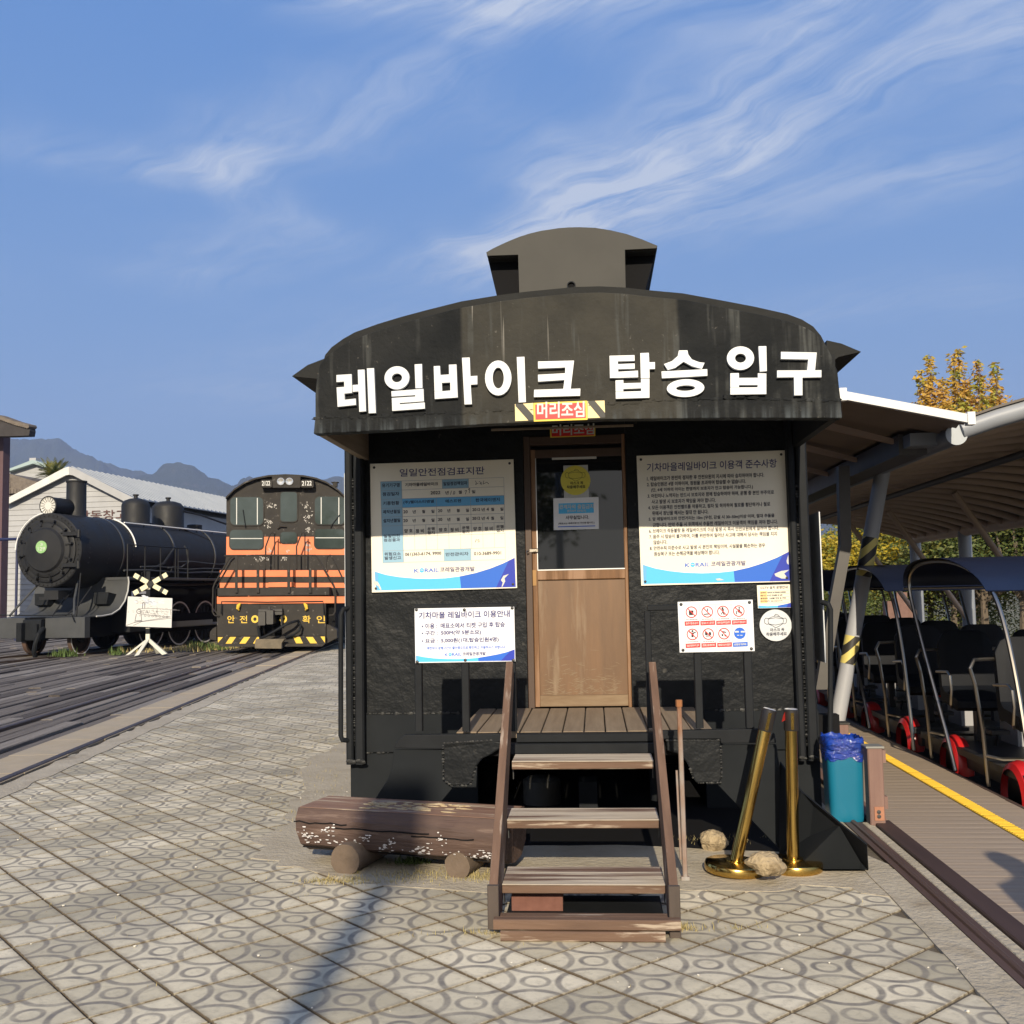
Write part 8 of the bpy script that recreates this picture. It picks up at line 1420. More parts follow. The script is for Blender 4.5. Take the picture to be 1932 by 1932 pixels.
b = MB(); b.box(-.5,.8,11.2,13.0,zc_+.7,zc_+1.35); b.box(.2,.75,12.2,12.8,zc_+1.35,zc_+1.55); P_('firebox_top', b, SBK, sm=False)
for v in (2.3, 4.95, 7.4, 9.8): P_('boiler_band', MB().lathe([(R_b*.985,-.04),(R_b+.012,-.035),(R_b+.012,.035),(R_b*.985,.04)], (0,v,zc_), (0,1,0), 48, caps=False), mat('band_grey', (.03,.031,.033), rough=.35, spec=.5))
for (z_, r_, v0_, v1_) in ((2.30,.03,2.2,12),(2.42,.022,3.0,11),(1.92,.04,1.9,13),(2.62,.018,5,12.5)): P_('pipe_run', MB().tube([(1.08,v0_+(v1_-v0_)*k/9,z_+.03*sin(k*1.7)) for k in range(10)], r_, 6), SGR)
# running boards with the curved apron in front
for s_ in (-1, 1):
    b = MB(); b.bbox(min(.85*s_,1.5*s_), max(.85*s_,1.5*s_), 1.75, 13.2, 2.02, 2.10, .01); P_('running_board', b, SGR, sm=False)
b = MB(); pr2 = [(1.75,2.10),(1.78,1.95),(1.74,1.7),(1.6,1.42),(1.35,1.2),(1.0,1.07),(.55,1.03),(.35,1.03)]; n = len(pr2)
V = [(u, v, z) for u in (-1.52,1.52) for v, z in pr2]+[(u, v+.03, z-.03) for u in (-1.52,1.52) for v, z in pr2]
b.add(V, [(i,n+i,n+i+1,i+1) for i in range(n-1)]+[(2*n+i,2*n+i+1,3*n+i+1,3*n+i) for i in range(n-1)]); ap = P_('curved_apron', b, SGR)
b = MB(); b.tube([(1.525, v-.005, z+.005) for v, z in pr2], .022, 6); P_('apron_edge', b, mat('edge_trim', (.42,.42,.40), rough=.6), ap)
for u in (-.95, .95):
    b = MB(); b.hexa([(u-.2,1.30,1.36),(u+.2,1.30,1.36),(u+.2,1.52,1.30),(u-.2,1.52,1.30)], [(u-.24,1.34,1.68),(u+.24,1.34,1.68),(u+.24,1.70,1.62),(u-.24,1.70,1.62)]); P_('apron_step', b, BLK2, ap, False)
b = MB(); b.box(-.22,.22,.5,1.2,1.55,1.75); b.box(-.3,.3,.4,.6,1.5,1.58); P_('lamp_iron', b, SBK, sm=False)
for s_ in (-1, 1):
    b = MB(); b.tube([(.55*s_,.9,2.1),(.8*s_,.4,1.5),(1.0*s_,.12,1.08)], .03, 6); P_('brace_rod', b, SGR)
    b = MB(); b.tube([(.25*s_+.5,1.2,1.85),(.3*s_+.5,.6,1.35),(.2*s_+.4,.3,1.06)], .02, 6); P_('brace_rod', b, SBK)
b = MB(); b.cyl((.98,.2,.6),(1.02,.35,2.2),.018,n=6); P_('coupling_staff', b, SBK)
for x0, x1 in ((-1.35,-.42),(.22,1.42)):
    b = MB(); b.bbox(x0,x1,.0,.22,.48,1.03,.01); P_('buffer_beam', b, SGR, sm=False)
b = MB(); b.bbox(-.38,.18,-.12,.2,.42,.98,.03); b.bbox(-.46,-.30,-.30,0,.40,.90,.03); b.bbox(.0,.12,-.22,0,.50,.86,.02); P_('coupler', b, BLK2, sm=False)
b = MB(); b.tube([(.20,-.05,.75),(.22,-.25,.6),(.16,-.3,.35),(.08,-.25,.12),(.05,-.15,.0)], .06, 8); P_('air_hose', b, BLK2)
b = MB(); b.tube([(-1.2,-.1,1.12),(-.5,-.12,1.10),(.3,-.12,1.08),(1.1,-.1,1.1),(1.15,-.05,.9)], .016, 6); P_('uncoupling_rod', b, BLK2)
b = MB(); b.box(-.9,.9,.3,13,.45,1.0); b.box(-.65,.65,2.0,13,1.0,2.0); P_('main_frame', b, VOID, sm=False)
for s_ in (-1,1):
    c_ = P_('cylinder_block', MB().bbox(min(.8*s_,1.42*s_), max(.8*s_,1.42*s_), 1.9, 3.0, .55, 1.75, .1), SBK, sm=False)
b = MB(); u = 1.424; 
for (v0, v1, z0, z1) in ((2.05,2.85,.95,1.03),(2.05,2.85,1.62,1.70),(2.05,2.13,1.03,1.62),(2.77,2.85,1.03,1.62)): b.box(u, u+.01, v0, v1, z0, z1)
P_('white_square', b, SWH, c_, False)
def wheel(v, r, u, sp=0, hub=.12, trim=True, m=SBK):
    for s_ in (-1, 1):
        b = MB(); b.lathe([(r*.86,.0),(r*.86,.05),(r,.05),(r*1.0,-.07),(r*.86,-.07),(r*.86,.0)], (u*s_,v,r), (s_,0,0), 36); w_ = P_('wheel', b, m)
        b = MB()
        if sp:
            for k in range(sp): a = 2*pi*k/sp; b.cyl((u*s_,v+cos(a)*hub*.8,r+sin(a)*hub*.8),(u*s_,v+cos(a)*r*.88,r+sin(a)*r*.88),.03,n=5)
        else: b.lathe([(r*.86,.0),(0,.0)], (u*s_,v,r), (s_,0,0), 24)
        b.lathe([(hub,-.05),(hub,.08),(0,.08)], (u*s_,v,r), (s_,0,0), 16); P_('wheel_centre', b, SBK, w_)
        if trim and s_ > 0: b = MB(); b.lathe([(r*1.0,.053),(r*.93,.053)], (u,v,r), (1,0,0), 40, caps=False); P_('white_tyre', b, SWH, w_)
RW = mat('rusty_tyre', (.10,.055,.035), (.06,.045,.04), 8, rough=.7)
wheel(.75, .43, .72, 0, .11, True, RW); 
for v in (4.0, 5.55, 7.1, 8.65): wheel(v, .69, .76, 12, .16)
wheel(11.2, .5, .74)
b = MB(); b.tube([(.95,3.95,.62),(.95,8.7,.62)], .05, 6); b.box(.98,1.03,3.0,7.2,.60,.76); P_('coupling_rod', b, mat('rod_steel', (.16,.16,.16), rough=.4, metal=.5), sm=False)
b = MB(); b.lathe([(0,0),(.16,0),(.19,.05),(.19,.75),(.16,.8),(0,.8)], (1.15,8.9,2.42), (0,1,0), 20); b.box(1.05,1.25,8.7,9.8,2.12,2.24); P_('air_pump', b, SGR)
# side rail frames on the running board
tubes = [[(1.42,1.85,2.1),(1.42,1.85,3.02),(1.42,5.0,3.02),(1.42,5.0,2.1)]]
for v in (2.7, 3.5, 4.3, 4.45): tubes.append([(1.42,v,2.1),(1.42,v,3.0)])
for t_ in tubes: b = MB(); b.tube(t_, .02, 6); P_('side_rail', b, SBK)
b = MB(); b.tube([(1.3,5.0,3.1),(1.32,5.1,3.0),(1.32,5.2,2.6),(1.2,5.0,2.45),(1.1,4.4,2.42)], .025, 6); P_('feed_pipe', b, SGR)
rails(SF, 0, -9, 30, name='rail')
# crossing sign with easel picture
q = GP(WF, 279, 1237, 0); CF = Frame(2, q.x, q.y)
def cz(y): return BP(CF, 279, y, 0).z
def cu(x): return BP(CF, x, 1150, 0).x
cs_ = Thing('crossing_sign', 'small railway crossing sign with crossed striped boards on a white tripod foot', 'sign', CF, (0,0,0))
b = MB(); b.box(-.05,.05,-.03,.03,.2,cz(1078)); post = cs_.part('post', b, BLK2)
for z0, z1 in ((cz(1206),cz(1196)),(cz(1186),cz(1180)),(cz(1112),cz(1106))): b = MB(); b.box(-.052,.052,-.032,.032,z0,z1); cs_.part('white_band', b, flat('old_white', (.62,.60,.48), .7), post)
cX, cZ = KB(CF,'a',1073,1266,-.06).x, KB(CF,'a',1073,1266,-.06).z
for s_ in (-1, 1):
    L_ = .50; a = radians(29)*s_; d = Vector((cos(a),0,sin(a))); nrm = Vector((-sin(a),0,cos(a)))
    ba = None
    for k, (t0, t1, bl) in enumerate(((-1,-.72,0),(-.72,-.58,1),(-.58,-.18,0),(-.18,.18,1),(.18,.58,0),(.58,.76,1),(.76,1,0))):
        A = Vector((cX,-.06-.02*(s_>0),cZ))+d*L_*t0; B_ = Vector((cX,-.06-.02*(s_>0),cZ))+d*L_*t1; b = MB(); w = nrm*.06; y = Vector((0,.02,0))
        b.hexa([A-w,B_-w,B_-w+y,A-w+y],[A+w,B_+w,B_+w+y,A+w+y]); o = cs_.part('cross_board' if ba is None else ('black_band' if bl else 'white_band'), b, PBLK if bl else flat('aged_yellow_white', (.66,.62,.42), .6), ba)
        if ba is None: ba = o
for (a, b_) in ((-.62,-.05),(.62,-.12),(-.1,-.5),(.15,.45)):
    A = Vector((0,0,.42)); B_ = Vector((a*.8,b_,.02)); b = MB(); b.hexa([A+Vector((-.05,-.03,0)),B_+Vector((-.06,-.04,0)),B_+Vector((-.06,.04,0)),A+Vector((-.05,.03,0))],[A+Vector((.05,-.03,.02)),B_+Vector((.06,-.04,.03)),B_+Vector((.06,.04,.03)),A+Vector((.05,.03,.02))]); cs_.part('tripod_leg', b, flat('tripod_white', (.50,.50,.44), .7))
pb_ = [(912,1355),(1228,1368),(1222,1578),(898,1567)]
pt_ = Thing('picture_board', 'white board with a pencil sketch of a steam train hung on the crossing sign', 'picture', CF, (cu(279),-.12,cz(1182)))
bo = pt_.part('board', MB().prism(PX(CF,'a',pb_,-.12), -.12, -.09), PWHT)
b = MB()
def sk(pts, w=.012):
    for p, q in zip(pts, pts[1:]): qline(b, CF, 'a', p, q, w, -.122)
def circ(cx_, cy_, r, n=12): return [(cx_+r*cos(2*pi*i/n), cy_+r*sin(2*pi*i/n)) for i in range(n+1)]
sk(circ(990,1462,16), .02); sk([(985,1443),(1060,1440),(1120,1442),(1120,1480)]); sk([(1000,1480),(1080,1490),(1210,1500)]); sk([(1120,1442),(1215,1450),(1218,1492)]); sk([(1015,1442),(1018,1400),(1032,1400),(1032,1440)], .02); sk([(972,1480),(962,1530),(1010,1525),(1005,1482)], .018); sk([(955,1540),(1015,1530)], .02)
sk([(900,1562),(960,1540),(1220,1500)]); sk([(950,1562),(1010,1535),(1220,1510)]); 
for i in range(7): sk(circ(1035+i*26, 1492+i*1.5, 7, 8), .01)
for i in range(90): x, y = random.gauss(1090,70), random.gauss(1466,14); a = random.uniform(-.2,.2)+(.0 if i % 3 else 1.3); sk([(x,y),(min(1215,x+random.uniform(6,22)*cos(a)),y+12*sin(a))], .006)
for k in range(30): x, y = random.gauss(1040,40), random.gauss(1395,10); sk([(x,y),(x+14,y+random.uniform(-6,6))], .006)
pt_.part('sketch_lines', b, flat('pencil_grey', (.16,.15,.16), .7), bo, stuff=True)
b = MB()
for i in range(26): x, y = random.gauss(1060,55), random.gauss(1392,14); b.sheet(PX(CF,'a',[(x+18*cos(t)*random.uniform(.6,1),y+8*sin(t)) for t in [2*pi*j/7 for j in range(7)]],-.1212-.0001*i),-.1212-.00003*i)
pt_.part('smoke_smudge', b, flat('smudge_grey', (.50,.54,.60), .7), bo, stuff=True)
q = GP(WF, 500/1.565, 1217, 0)
tufts('trackside_grass', [(-8.9,30,.5,.8,400),(-9.8,29.2,.9,.5,200),(-8.2,31,.7,1.,250)], GRS, hh=(.05,.22), w=.012, flatk=.4)
tufts('trackside_weeds', [(-9.3,30.5,.2,.3,260),(-8.6,29.5,.25,.25,200),(-11.9,27.3,.15,.15,200),(-10.6,27.6,.1,.1,80)], GRG, hh=(.06,.30), w=.02, flatk=.4)
# ------------------------------------------------------------------ rail bike platform on the right
F = BF
PLK = mat('platform_board', (.27,.21,.155), (.34,.275,.21), 5, stretch=(.25,5,5), rough=.75, bump=.3, bscale=30, bst=(.2,5,5), dist=.003, c3=(.20,.155,.115), s3=2, t3=(.55,.7))
u0, u1 = 1.765, 2.715
b = MB(); b.box(u0, u1, 2.2, 34, -.7, -.045); plat = struct('platform', b, VOID, F)
pm = MB(); pm.bbox(u0+.002, u1-.002, 0, .1147, -.032, 0, .0010); pme = pm.mesh('platform_board', PLK)
far = MB(); k = 0; v = 2.6
while v < 34:
    if k < 200: o = link('platform_board', pme, plat); o.location = (random.uniform(-.004,.004), v, random.uniform(-.0004,.0004))
    else: far.bbox(u0+.002, u1-.002, v, v+.112, -.032, 0, .004)
    v += .1165; k += 1
if far.V: o = link('platform_boards_far', far.mesh('platform_boards_far', PLK), plat); o['kind'] = 'stuff'
b = MB(); b.bbox(u1-.001, u1+.03, 2.2, 34, -.25, .004, .005); o = link('platform_edge', b.mesh('platform_edge', mat('edge_board_brown', (.06,.035,.028), (.09,.055,.04), 6, rough=.7)), plat)
# yellow tactile strip made of short ribbed tiles
YT = mat('tactile_yellow', (.75,.50,.04), (.66,.42,.03), 6, rough=.6, bump=.2, bscale=30)
yb = MB(); yb.bbox(0, .098, 0, .3035, .001, .009, .003)
for i in range(8): yb.box(.006, .092, .015+i*.036, .032+i*.036, .009, .012)
yme = yb.mesh('tactile_tile', YT); pu, pq = GP(F, 1672, 1425), GP(F, 1916, 1583)
for i in range(84): o = link('tactile_tile', yme, plat); o.location = (2.37, 2.8+i*.304, 0)
# gate track: rusty angle iron, concrete strip, channel
IRN = mat('brown_iron', (.085,.052,.042), (.12,.075,.06), 5, stretch=(3,.2,3), rough=.55, metal=.3, bump=.2, bscale=30)
for name, a, c_, m, h in (('gate_rail', 1.492, 1.592, IRN, .035), ('gate_strip', 1.594, 1.652, CONC, .01), ('gate_rail', 1.655, 1.763, mat('dark_brown_iron', (.05,.03,.026), (.075,.045,.037), 5, stretch=(3,.2,3), rough=.6, metal=.2), .03)):
    b = MB()
    if name == 'gate_rail' and h > .03: b.extr([(a,2.2),(c_,2.2),(c_,6.55),(a,6.55)], 2, -.1, .010); b.tube([(a+.05,2.2,.008),(a+.05,6.55,.008)], .018, 8)
    else: b.bbox(a, c_, 2.2, 6.55, -.1, h if h < .02 else .022, .006)
    struct(name, b, m, F)
# lower ground for the bikes
b = MB(); b.box(u1+.03, 9.5, 2.2, 60, -1.0, -.22); struct('track_ground', b, mat('dark_gravel', (.035,.032,.030), (.07,.062,.055), 30, rough=.95, bump=.8, bscale=60, dist=.02, pos=True), F)
for uu in (2.87, 3.93):
    b = MB(); b.bbox(uu-.03, uu+.03, 4, 50, -.22, -.14, .008); struct('bike_rail', b, RAIL, F)
# bin with blue bag
c0 = GP(F, 1603, 1553); e = GP(F, 1642, 1553); rb = (e.x-c0.x)*1.0; zt_ = BP(F, 1592, 1418, c0.y).z; ztp = 0
bn = Thing('rubbish_bin', 'teal plastic rubbish bin lined with a shiny blue bag beside the wooden post', 'bin', F, (c0.x, c0.y+rb, 0))
cv = c0.y+rb
def sqr(p):
    x, y = p[0]-c0.x, p[1]-cv; r = sqrt(x*x+y*y)+1e-9; k = .93/((abs(x)/r)**6+(abs(y)/r)**6)**(1/6); return (c0.x+x*k, cv+y*k, p[2])
b = MB(); b.lathe([(rb*.86,0),(rb*.9,.02),(rb*.98,zt_+.03),(rb*.93,zt_+.03),(rb*.88,.03),(0,.03)], (c0.x,cv,0), (0,0,1), 48); b.V = [sqr(v_) for v_ in b.V]; bn.part('bin_body', b, mat('teal_plastic', (.006,.128,.215), (.008,.145,.24), 2, rough=.35), smooth=True)
b = MB(); n = 44; V = []; prof = [(1.005,-.055),(1.03,-.03),(1.035,.02),(1.05,.045),(1.02,.07),(.93,.08),(.80,.06),(.6,-.05),(.3,-.2)]
for j, (r, h) in enumerate(prof):
    for i in range(n):
        a = 2*pi*i/n; w = .05*noise.noise(Vector((cos(a)*3, sin(a)*3, j*.9)))+.03*noise.noise(Vector((cos(a)*8, sin(a)*8, j*2.1)))
        V.append((c0.x+rb*(r+w)*cos(a), cv+rb*(r+w)*sin(a), zt_+h+(.05*noise.noise(Vector((cos(a)*2.5, sin(a)*2.5, 7))) if j in (0,1) else .03*noise.noise(Vector((cos(a)*5, sin(a)*5, j+9))))))
b.add(V, [(j*n+i,j*n+(i+1)%n,(j+1)*n+(i+1)%n,(j+1)*n+i) for j in range(len(prof)-1) for i in range(n)]); b.V = [sqr(v_) for v_ in b.V]
bag = mat('blue_bag_film', (.004,.030,.25), (.006,.045,.34), 4, rough=.08, spec=1., bump=1., bscale=4.5, dist=.10, detail=3, bst=(1,1,2.2)); bn.part('bin_bag', b, bag, smooth=60)
PST = mat('reddish_post_wood', (.15,.085,.07), (.20,.12,.095), 7, stretch=(3,3,.3), rough=.75, bump=.4, bscale=24, bst=(4,4,.3), dist=.004)
p = GP(F, 1643, 1560); q = GP(F, 1676, 1560); zt2 = BP(F, 1640, 1412, p.y).z
gp = Thing('gate_post', 'short square reddish timber post with a rusty steel plate beside the teal bin', 'post', F, (p.x, p.y, 0))
b = MB(); b.bbox(p.x, q.x-.012, p.y, p.y+.10, 0, zt2, .006); gp.part('post', b, PST)
b = MB(); b.bbox(p.x-.01, q.x-.004, p.y-.008, p.y+.11, zt2+.001, zt2+.012, .003); gp.part('post_cap', b, mat('zinc_cap', (.25,.25,.23), rough=.5, metal=.4))
b = MB(); z1 = BP(F, 1650, 1522, p.y).z; z0 = BP(F, 1650, 1548, p.y).z; b.box(p.x+.025, q.x-.022, p.y-.006, p.y-.001, z0, z1)
gp.part('steel_plate', b, mat('rust_plate', (.36,.17,.10), (.28,.12,.07), 20, rough=.8)); b = MB()
for zz in (z0+.025, z1-.03): b.lathe([(.012,0),(.012,.004),(0,.005)], (p.x+.05,p.y-.006,zz), (0,-1,0), 10)
gp.part('plate_bolts', b, BOLT)
b = MB(); 
for zz in (zt2-.09, .10): b.box(q.x-.012, q.x+.010, p.y+.02, p.y+.07, zz, zz+.075)
gp.part('rail_stub', b, PST)
p2 = BP(F, 1577, 1367, 7.9); q2 = BP(F, 1601, 1367, 7.9)
g2 = Thing('gate_post', 'short reddish timber post behind the teal bin beside the booth', 'post', F, (p2.x, 7.9, 0)); b = MB(); b.bbox(p2.x, q2.x, 7.9, 8.0, 0, p2.z, .005); g2.part('post', b, PST); b = MB(); b.bbox(p2.x-.01, q2.x+.01, 7.89, 8.01, p2.z+.001, p2.z+.012, .003); g2.part('post_cap', b, GREYP)
b = MB(); b.bbox(u0-.12, u0-.02, 6.56, 9.5, .001, .03, .004); single('floor_batten', b, PST, 'low timber batten running back from the gate post along the platform', 'batten', F, (u0-.12, 6.56, 0))

# ------------------------------------------------------------------ canopy
GT = mat('grey_steel_tube', (.21,.225,.25), (.26,.275,.30), 2, rough=.4, spec=.5)
RT = mat('canopy_rib_bounce', (.46,.335,.245), (.54,.40,.295), 3, rough=.5)  # grey tubes coloured brown, with the bounced light from below painted in
MEM = mat('canopy_sheet', (.085,.068,.055), (.11,.09,.072), 2, rough=.6)
DKS = mat('dark_steel', (.055,.05,.048), (.075,.07,.065), 4, rough=.5)
c1 = BP(F, 1804, 820, 8.77); uL_, zL_ = c1.x, c1.z; fb = BP(F, 1768, 1009, 23.6); uR_, zR_ = fb.x, fb.z
can = Thing('platform_canopy', 'large curved platform canopy of grey steel tubes over the rail bikes', 'canopy', F, (uL_, 8.77, 0))
V0, V1 = 8.77, 25.5
b = MB(); b.cyl((uL_,V0,zL_),(uL_,V1,zL_),.083,n=20); tu = can.part('eave_tube', b, GT, smooth=True)
b = MB(); b.lathe([(.089,0),(.089,.012),(0,.012)], (uL_,V0-.001,zL_), (0,-1,0), 28); can.part('end_cap', b, mat('cap_white', (.36,.39,.42), rough=.4), tu, smooth=True)
b = MB(); b.cyl((uR_,V0-4,zR_),(uR_,V1,zR_),.12,n=20); can.part('eave_tube', b, RT, smooth=True)
def arc(t):      # canopy section, t 0..1 left to right
    x = uL_+.04+(uR_-uL_-.04)*t; z = (zL_+.04)*(1-t)+zR_*t+.62*4*t*(1-t)*(.60+.12*(1-t)); return x, z
rm = MB(); rm.tube([(arc(k/16)[0]-uL_, 0, arc(k/16)[1]) for k in range(17)], .062, 12); 
rm2 = rm.mesh('canopy_rib', RT, (0,0,0), 40); re = MB(); re.tube([(arc(k/16)[0]-uL_, 0, arc(k/16)[1]) for k in range(17)], .085, 14); re2 = re.mesh('canopy_rib', GT, (0,0,0), 40)
nr = 24
for i in range(nr):
    o = link('canopy_rib', re2 if i == 0 else rm2, can.o); o.location = (0, (V1-V0)*i/(nr-1)+(.03 if i == 0 else 0), 0)
b = MB(); A = [arc(k/16) for k in range(17)]
b.add([(x,V0-.05,z+.075) for x, z in A]+[(x,V1,z+.075) for x, z in A]+[(x,V0-.05,z+.095) for x, z in A]+[(x,V1,z+.095) for x, z in A],
      [(i,i+1,18+i,17+i) for i in range(16)]+[(34+i,51+i,52+i,35+i) for i in range(16)]+[(i,34+i,35+i,i+1) for i in range(16)]+[(17+i,18+i,52+i,51+i) for i in range(16)]); can.part('roof_sheet', b, MEM, smooth=True)
x, z = arc(.42); b = MB(); b.cyl((x,V0+.3,z-.12),(x,V1,z-.12),.045,n=10); can.part('purlin', b, DKS, smooth=True)
b = MB(); b.box(uL_-.34, uL_-.10, V0+.45, V1, zL_-.10, zL_+.08); can.part('box_beam', b, DKS)
b = MB(); b.box(uL_-.30, uL_-.07, V0+.25, V0+.45, zL_-.05, zL_+.06); can.part('beam_end', b, GT)
for i, v in enumerate((8.5, 12.3, 16.1, 19.9, 23.2, 5.5)):
    if i < 5:
        b = MB(); b.cyl((uR_,v+2.,-.22),(uR_,v+2.,zR_),.13,n=16); can.part('column', b, GT, smooth=True)
    x, z = arc(.62); b = MB(); b.cyl((uR_+.05,v+2,.6),(x,v+1.2,z-.05),.055,n=10); can.part('strut', b, RT, smooth=True)
# leaning striped post and dark bent post
pb0 = BP(F, 1578, 1372, 11.0); pt0 = BP(F, 1665, 890, 11.0); pb0.z = 0
lp = can.part('leaning_post', MB().cyl(tuple(pb0), tuple(pt0), .078, n=20), mat('pale_grey_post', (.34,.35,.38), (.29,.30,.33), 2, rough=.45), smooth=True)
hm = bpy.data.materials.new('hazard_tape'); hm.use_nodes = True; N = hm.node_tree.nodes; L = hm.node_tree.links
g_ = N.new('ShaderNodeTexCoord'); sxn = N.new('ShaderNodeSeparateXYZ'); L.new(g_.outputs['Object'], sxn.inputs[0]); m1 = N.new('ShaderNodeMath'); m1.operation = 'MULTIPLY_ADD'; L.new(sxn.outputs[0], m1.inputs[0]); m1.inputs[1].default_value = -.85; L.new(sxn.outputs[2], m1.inputs[2])
m2 = N.new('ShaderNodeMath'); m2.operation = 'MULTIPLY'; L.new(m1.outputs[0], m2.inputs[0]); m2.inputs[1].default_value = 5.6; m3 = N.new('ShaderNodeMath'); m3.operation = 'FRACT'; L.new(m2.outputs[0], m3.inputs[0]); m4 = N.new('ShaderNodeMath'); m4.operation = 'GREATER_THAN'; L.new(m3.outputs[0], m4.inputs[0]); m4.inputs[1].default_value = .5
mx = N.new('ShaderNodeMix'); mx.data_type = 'RGBA'; L.new(m4.outputs[0], mx.inputs[0]); mx.inputs[6].default_value = (.62,.52,.16,1); mx.inputs[7].default_value = (.03,.028,.025,1); L.new(mx.outputs[2], N['Principled BSDF'].inputs['Base Color']); N['Principled BSDF'].inputs['Roughness'].default_value = .5
for y0, y1 in ((1016,1090),(1202,1254)):
    def on(y): k = (1372-y)/(1372-890); return pb0+(pt0-pb0)*k
    can.part('hazard_tape', MB().cyl(tuple(on(y1)), tuple(on(y0)), .0805, n=20, caps=False), hm, lp, smooth=True)
b = MB(); pts = [BP(F, x, y, 10.6) for x, y in ((1590,880),(1594,1030),(1572,1150),(1548,1300))]; w = .055
V = []; 
for p in pts: V += [(p.x-w,p.y-w,p.z),(p.x+w,p.y-w,p.z),(p.x+w,p.y+w,p.z),(p.x-w,p.y+w,p.z)]
b.add(V, [(j*4+i,(j+1)*4+i,(j+1)*4+(i+1)%4,j*4+(i+1)%4) for j in range(3) for i in range(4)]); can.part('bent_post', b, DKS)
# awning between booth and canopy
AV = 8.25; aL = BP(F, 1590, 737, AV); aR = BP(F, 1832, 782, AV)
aw = Thing('side_awning', 'corrugated awning with a bright white edge beam between the booth and the canopy', 'awning', F, (aL.x, AV, 2.5))
b = MB(); th = .068; b.hexa([(aL.x,AV,aL.z-th),(aR.x,AV,aR.z-th),(aR.x,AV+.05,aR.z-th),(aL.x,AV+.05,aL.z-th)], [(aL.x,AV,aL.z),(aR.x,AV,aR.z),(aR.x,AV+.05,aR.z),(aL.x,AV+.05,aL.z)]); aw.part('edge_beam', b, mat('bright_white_metal', (.60,.60,.60), rough=.35))
for q, s_ in ((aL,1),(aR,-1)): b = MB(); b.bbox(q.x-.03, q.x+.03, AV-.015, AV+.065, q.z-th-.012, q.z+.02, .004); aw.part('end_bracket', b, mat('bracket_white', (.7,.7,.68), rough=.5))
b = MB(); n = 130; V = []
dv = .085
for i in range(n+1): 
    zo = .012 if i % 2 else -.012
    V += [(aL.x-.1, AV+.06+i*dv, aL.z+.01+zo), (aR.x+.02, AV+.06+i*dv, aR.z-.035+zo)]
b.add(V, [(2*i,2*i+2,2*i+3,2*i+1) for i in range(n)]); aw.part('corrugated_sheet', b, mat('brown_sheet', (.17,.125,.10), (.21,.16,.125), 3, rough=.55))
for k in range(6):
    v = AV+1.1+k*1.3; b = MB(); z0 = .075
    b.hexa([(aL.x-.1,v,aL.z-z0),(aR.x-.2,v,aR.z-z0-.01),(aR.x-.2,v+.06,aR.z-z0-.01),(aL.x-.1,v+.06,aL.z-z0)], [(aL.x-.1,v,aL.z-.006),(aR.x-.2,v,aR.z-.045),(aR.x-.2,v+.06,aR.z-.045),(aL.x-.1,v+.06,aL.z-.006)]); aw.part('cross_batten', b, mat('batten_brown', (.34,.24,.18), rough=.6))

# ------------------------------------------------------------------ rail bikes
NVY = mat('navy_tarp', (.0035,.007,.022), (.007,.012,.034), 3, rough=.45, bump=.3, bscale=8, dist=.01)
SEAT = mat('black_vinyl', (.0045,.0055,.008), (.008,.0095,.013), 4, rough=.58, spec=.14, bump=.15, bscale=25, dist=.003)
REDP = mat('red_fender', (.42,.012,.015), (.50,.02,.02), 3, rough=.3, bump=.1, bscale=12, dist=.004)
BKF = mat('bike_frame_dark', (.02,.02,.022), rough=.5)
def arcpts(n=14):
    key = [(.95,.0),(1.15,.30),(1.55,.85),(1.80,1.22),(1.90,1.42),(1.86,1.54),(1.65,1.615),(1.25,1.64),(.80,1.62),(.40,1.55),(.05,1.42),(-.15,1.20),(-.32,.8),(-.45,.3),(-.5,0.)]
    out = []
    for i in range(len(key)-1):
        p0_, p1_, p2_, p3_ = key[max(i-1,0)], key[i], key[i+1], key[min(i+2,len(key)-1)]
        for k in range(4):
            t = k/4; out.append(tuple(.5*((2*p1_[j])+(-p0_[j]+p2_[j])*t+(2*p0_[j]-5*p1_[j]+4*p2_[j]-p3_[j])*t*t+(-p0_[j]+3*p1_[j]-3*p2_[j]+p3_[j])*t**3) for j in (0,1)))
    out.append(key[-1]); return out
AP = arcpts()
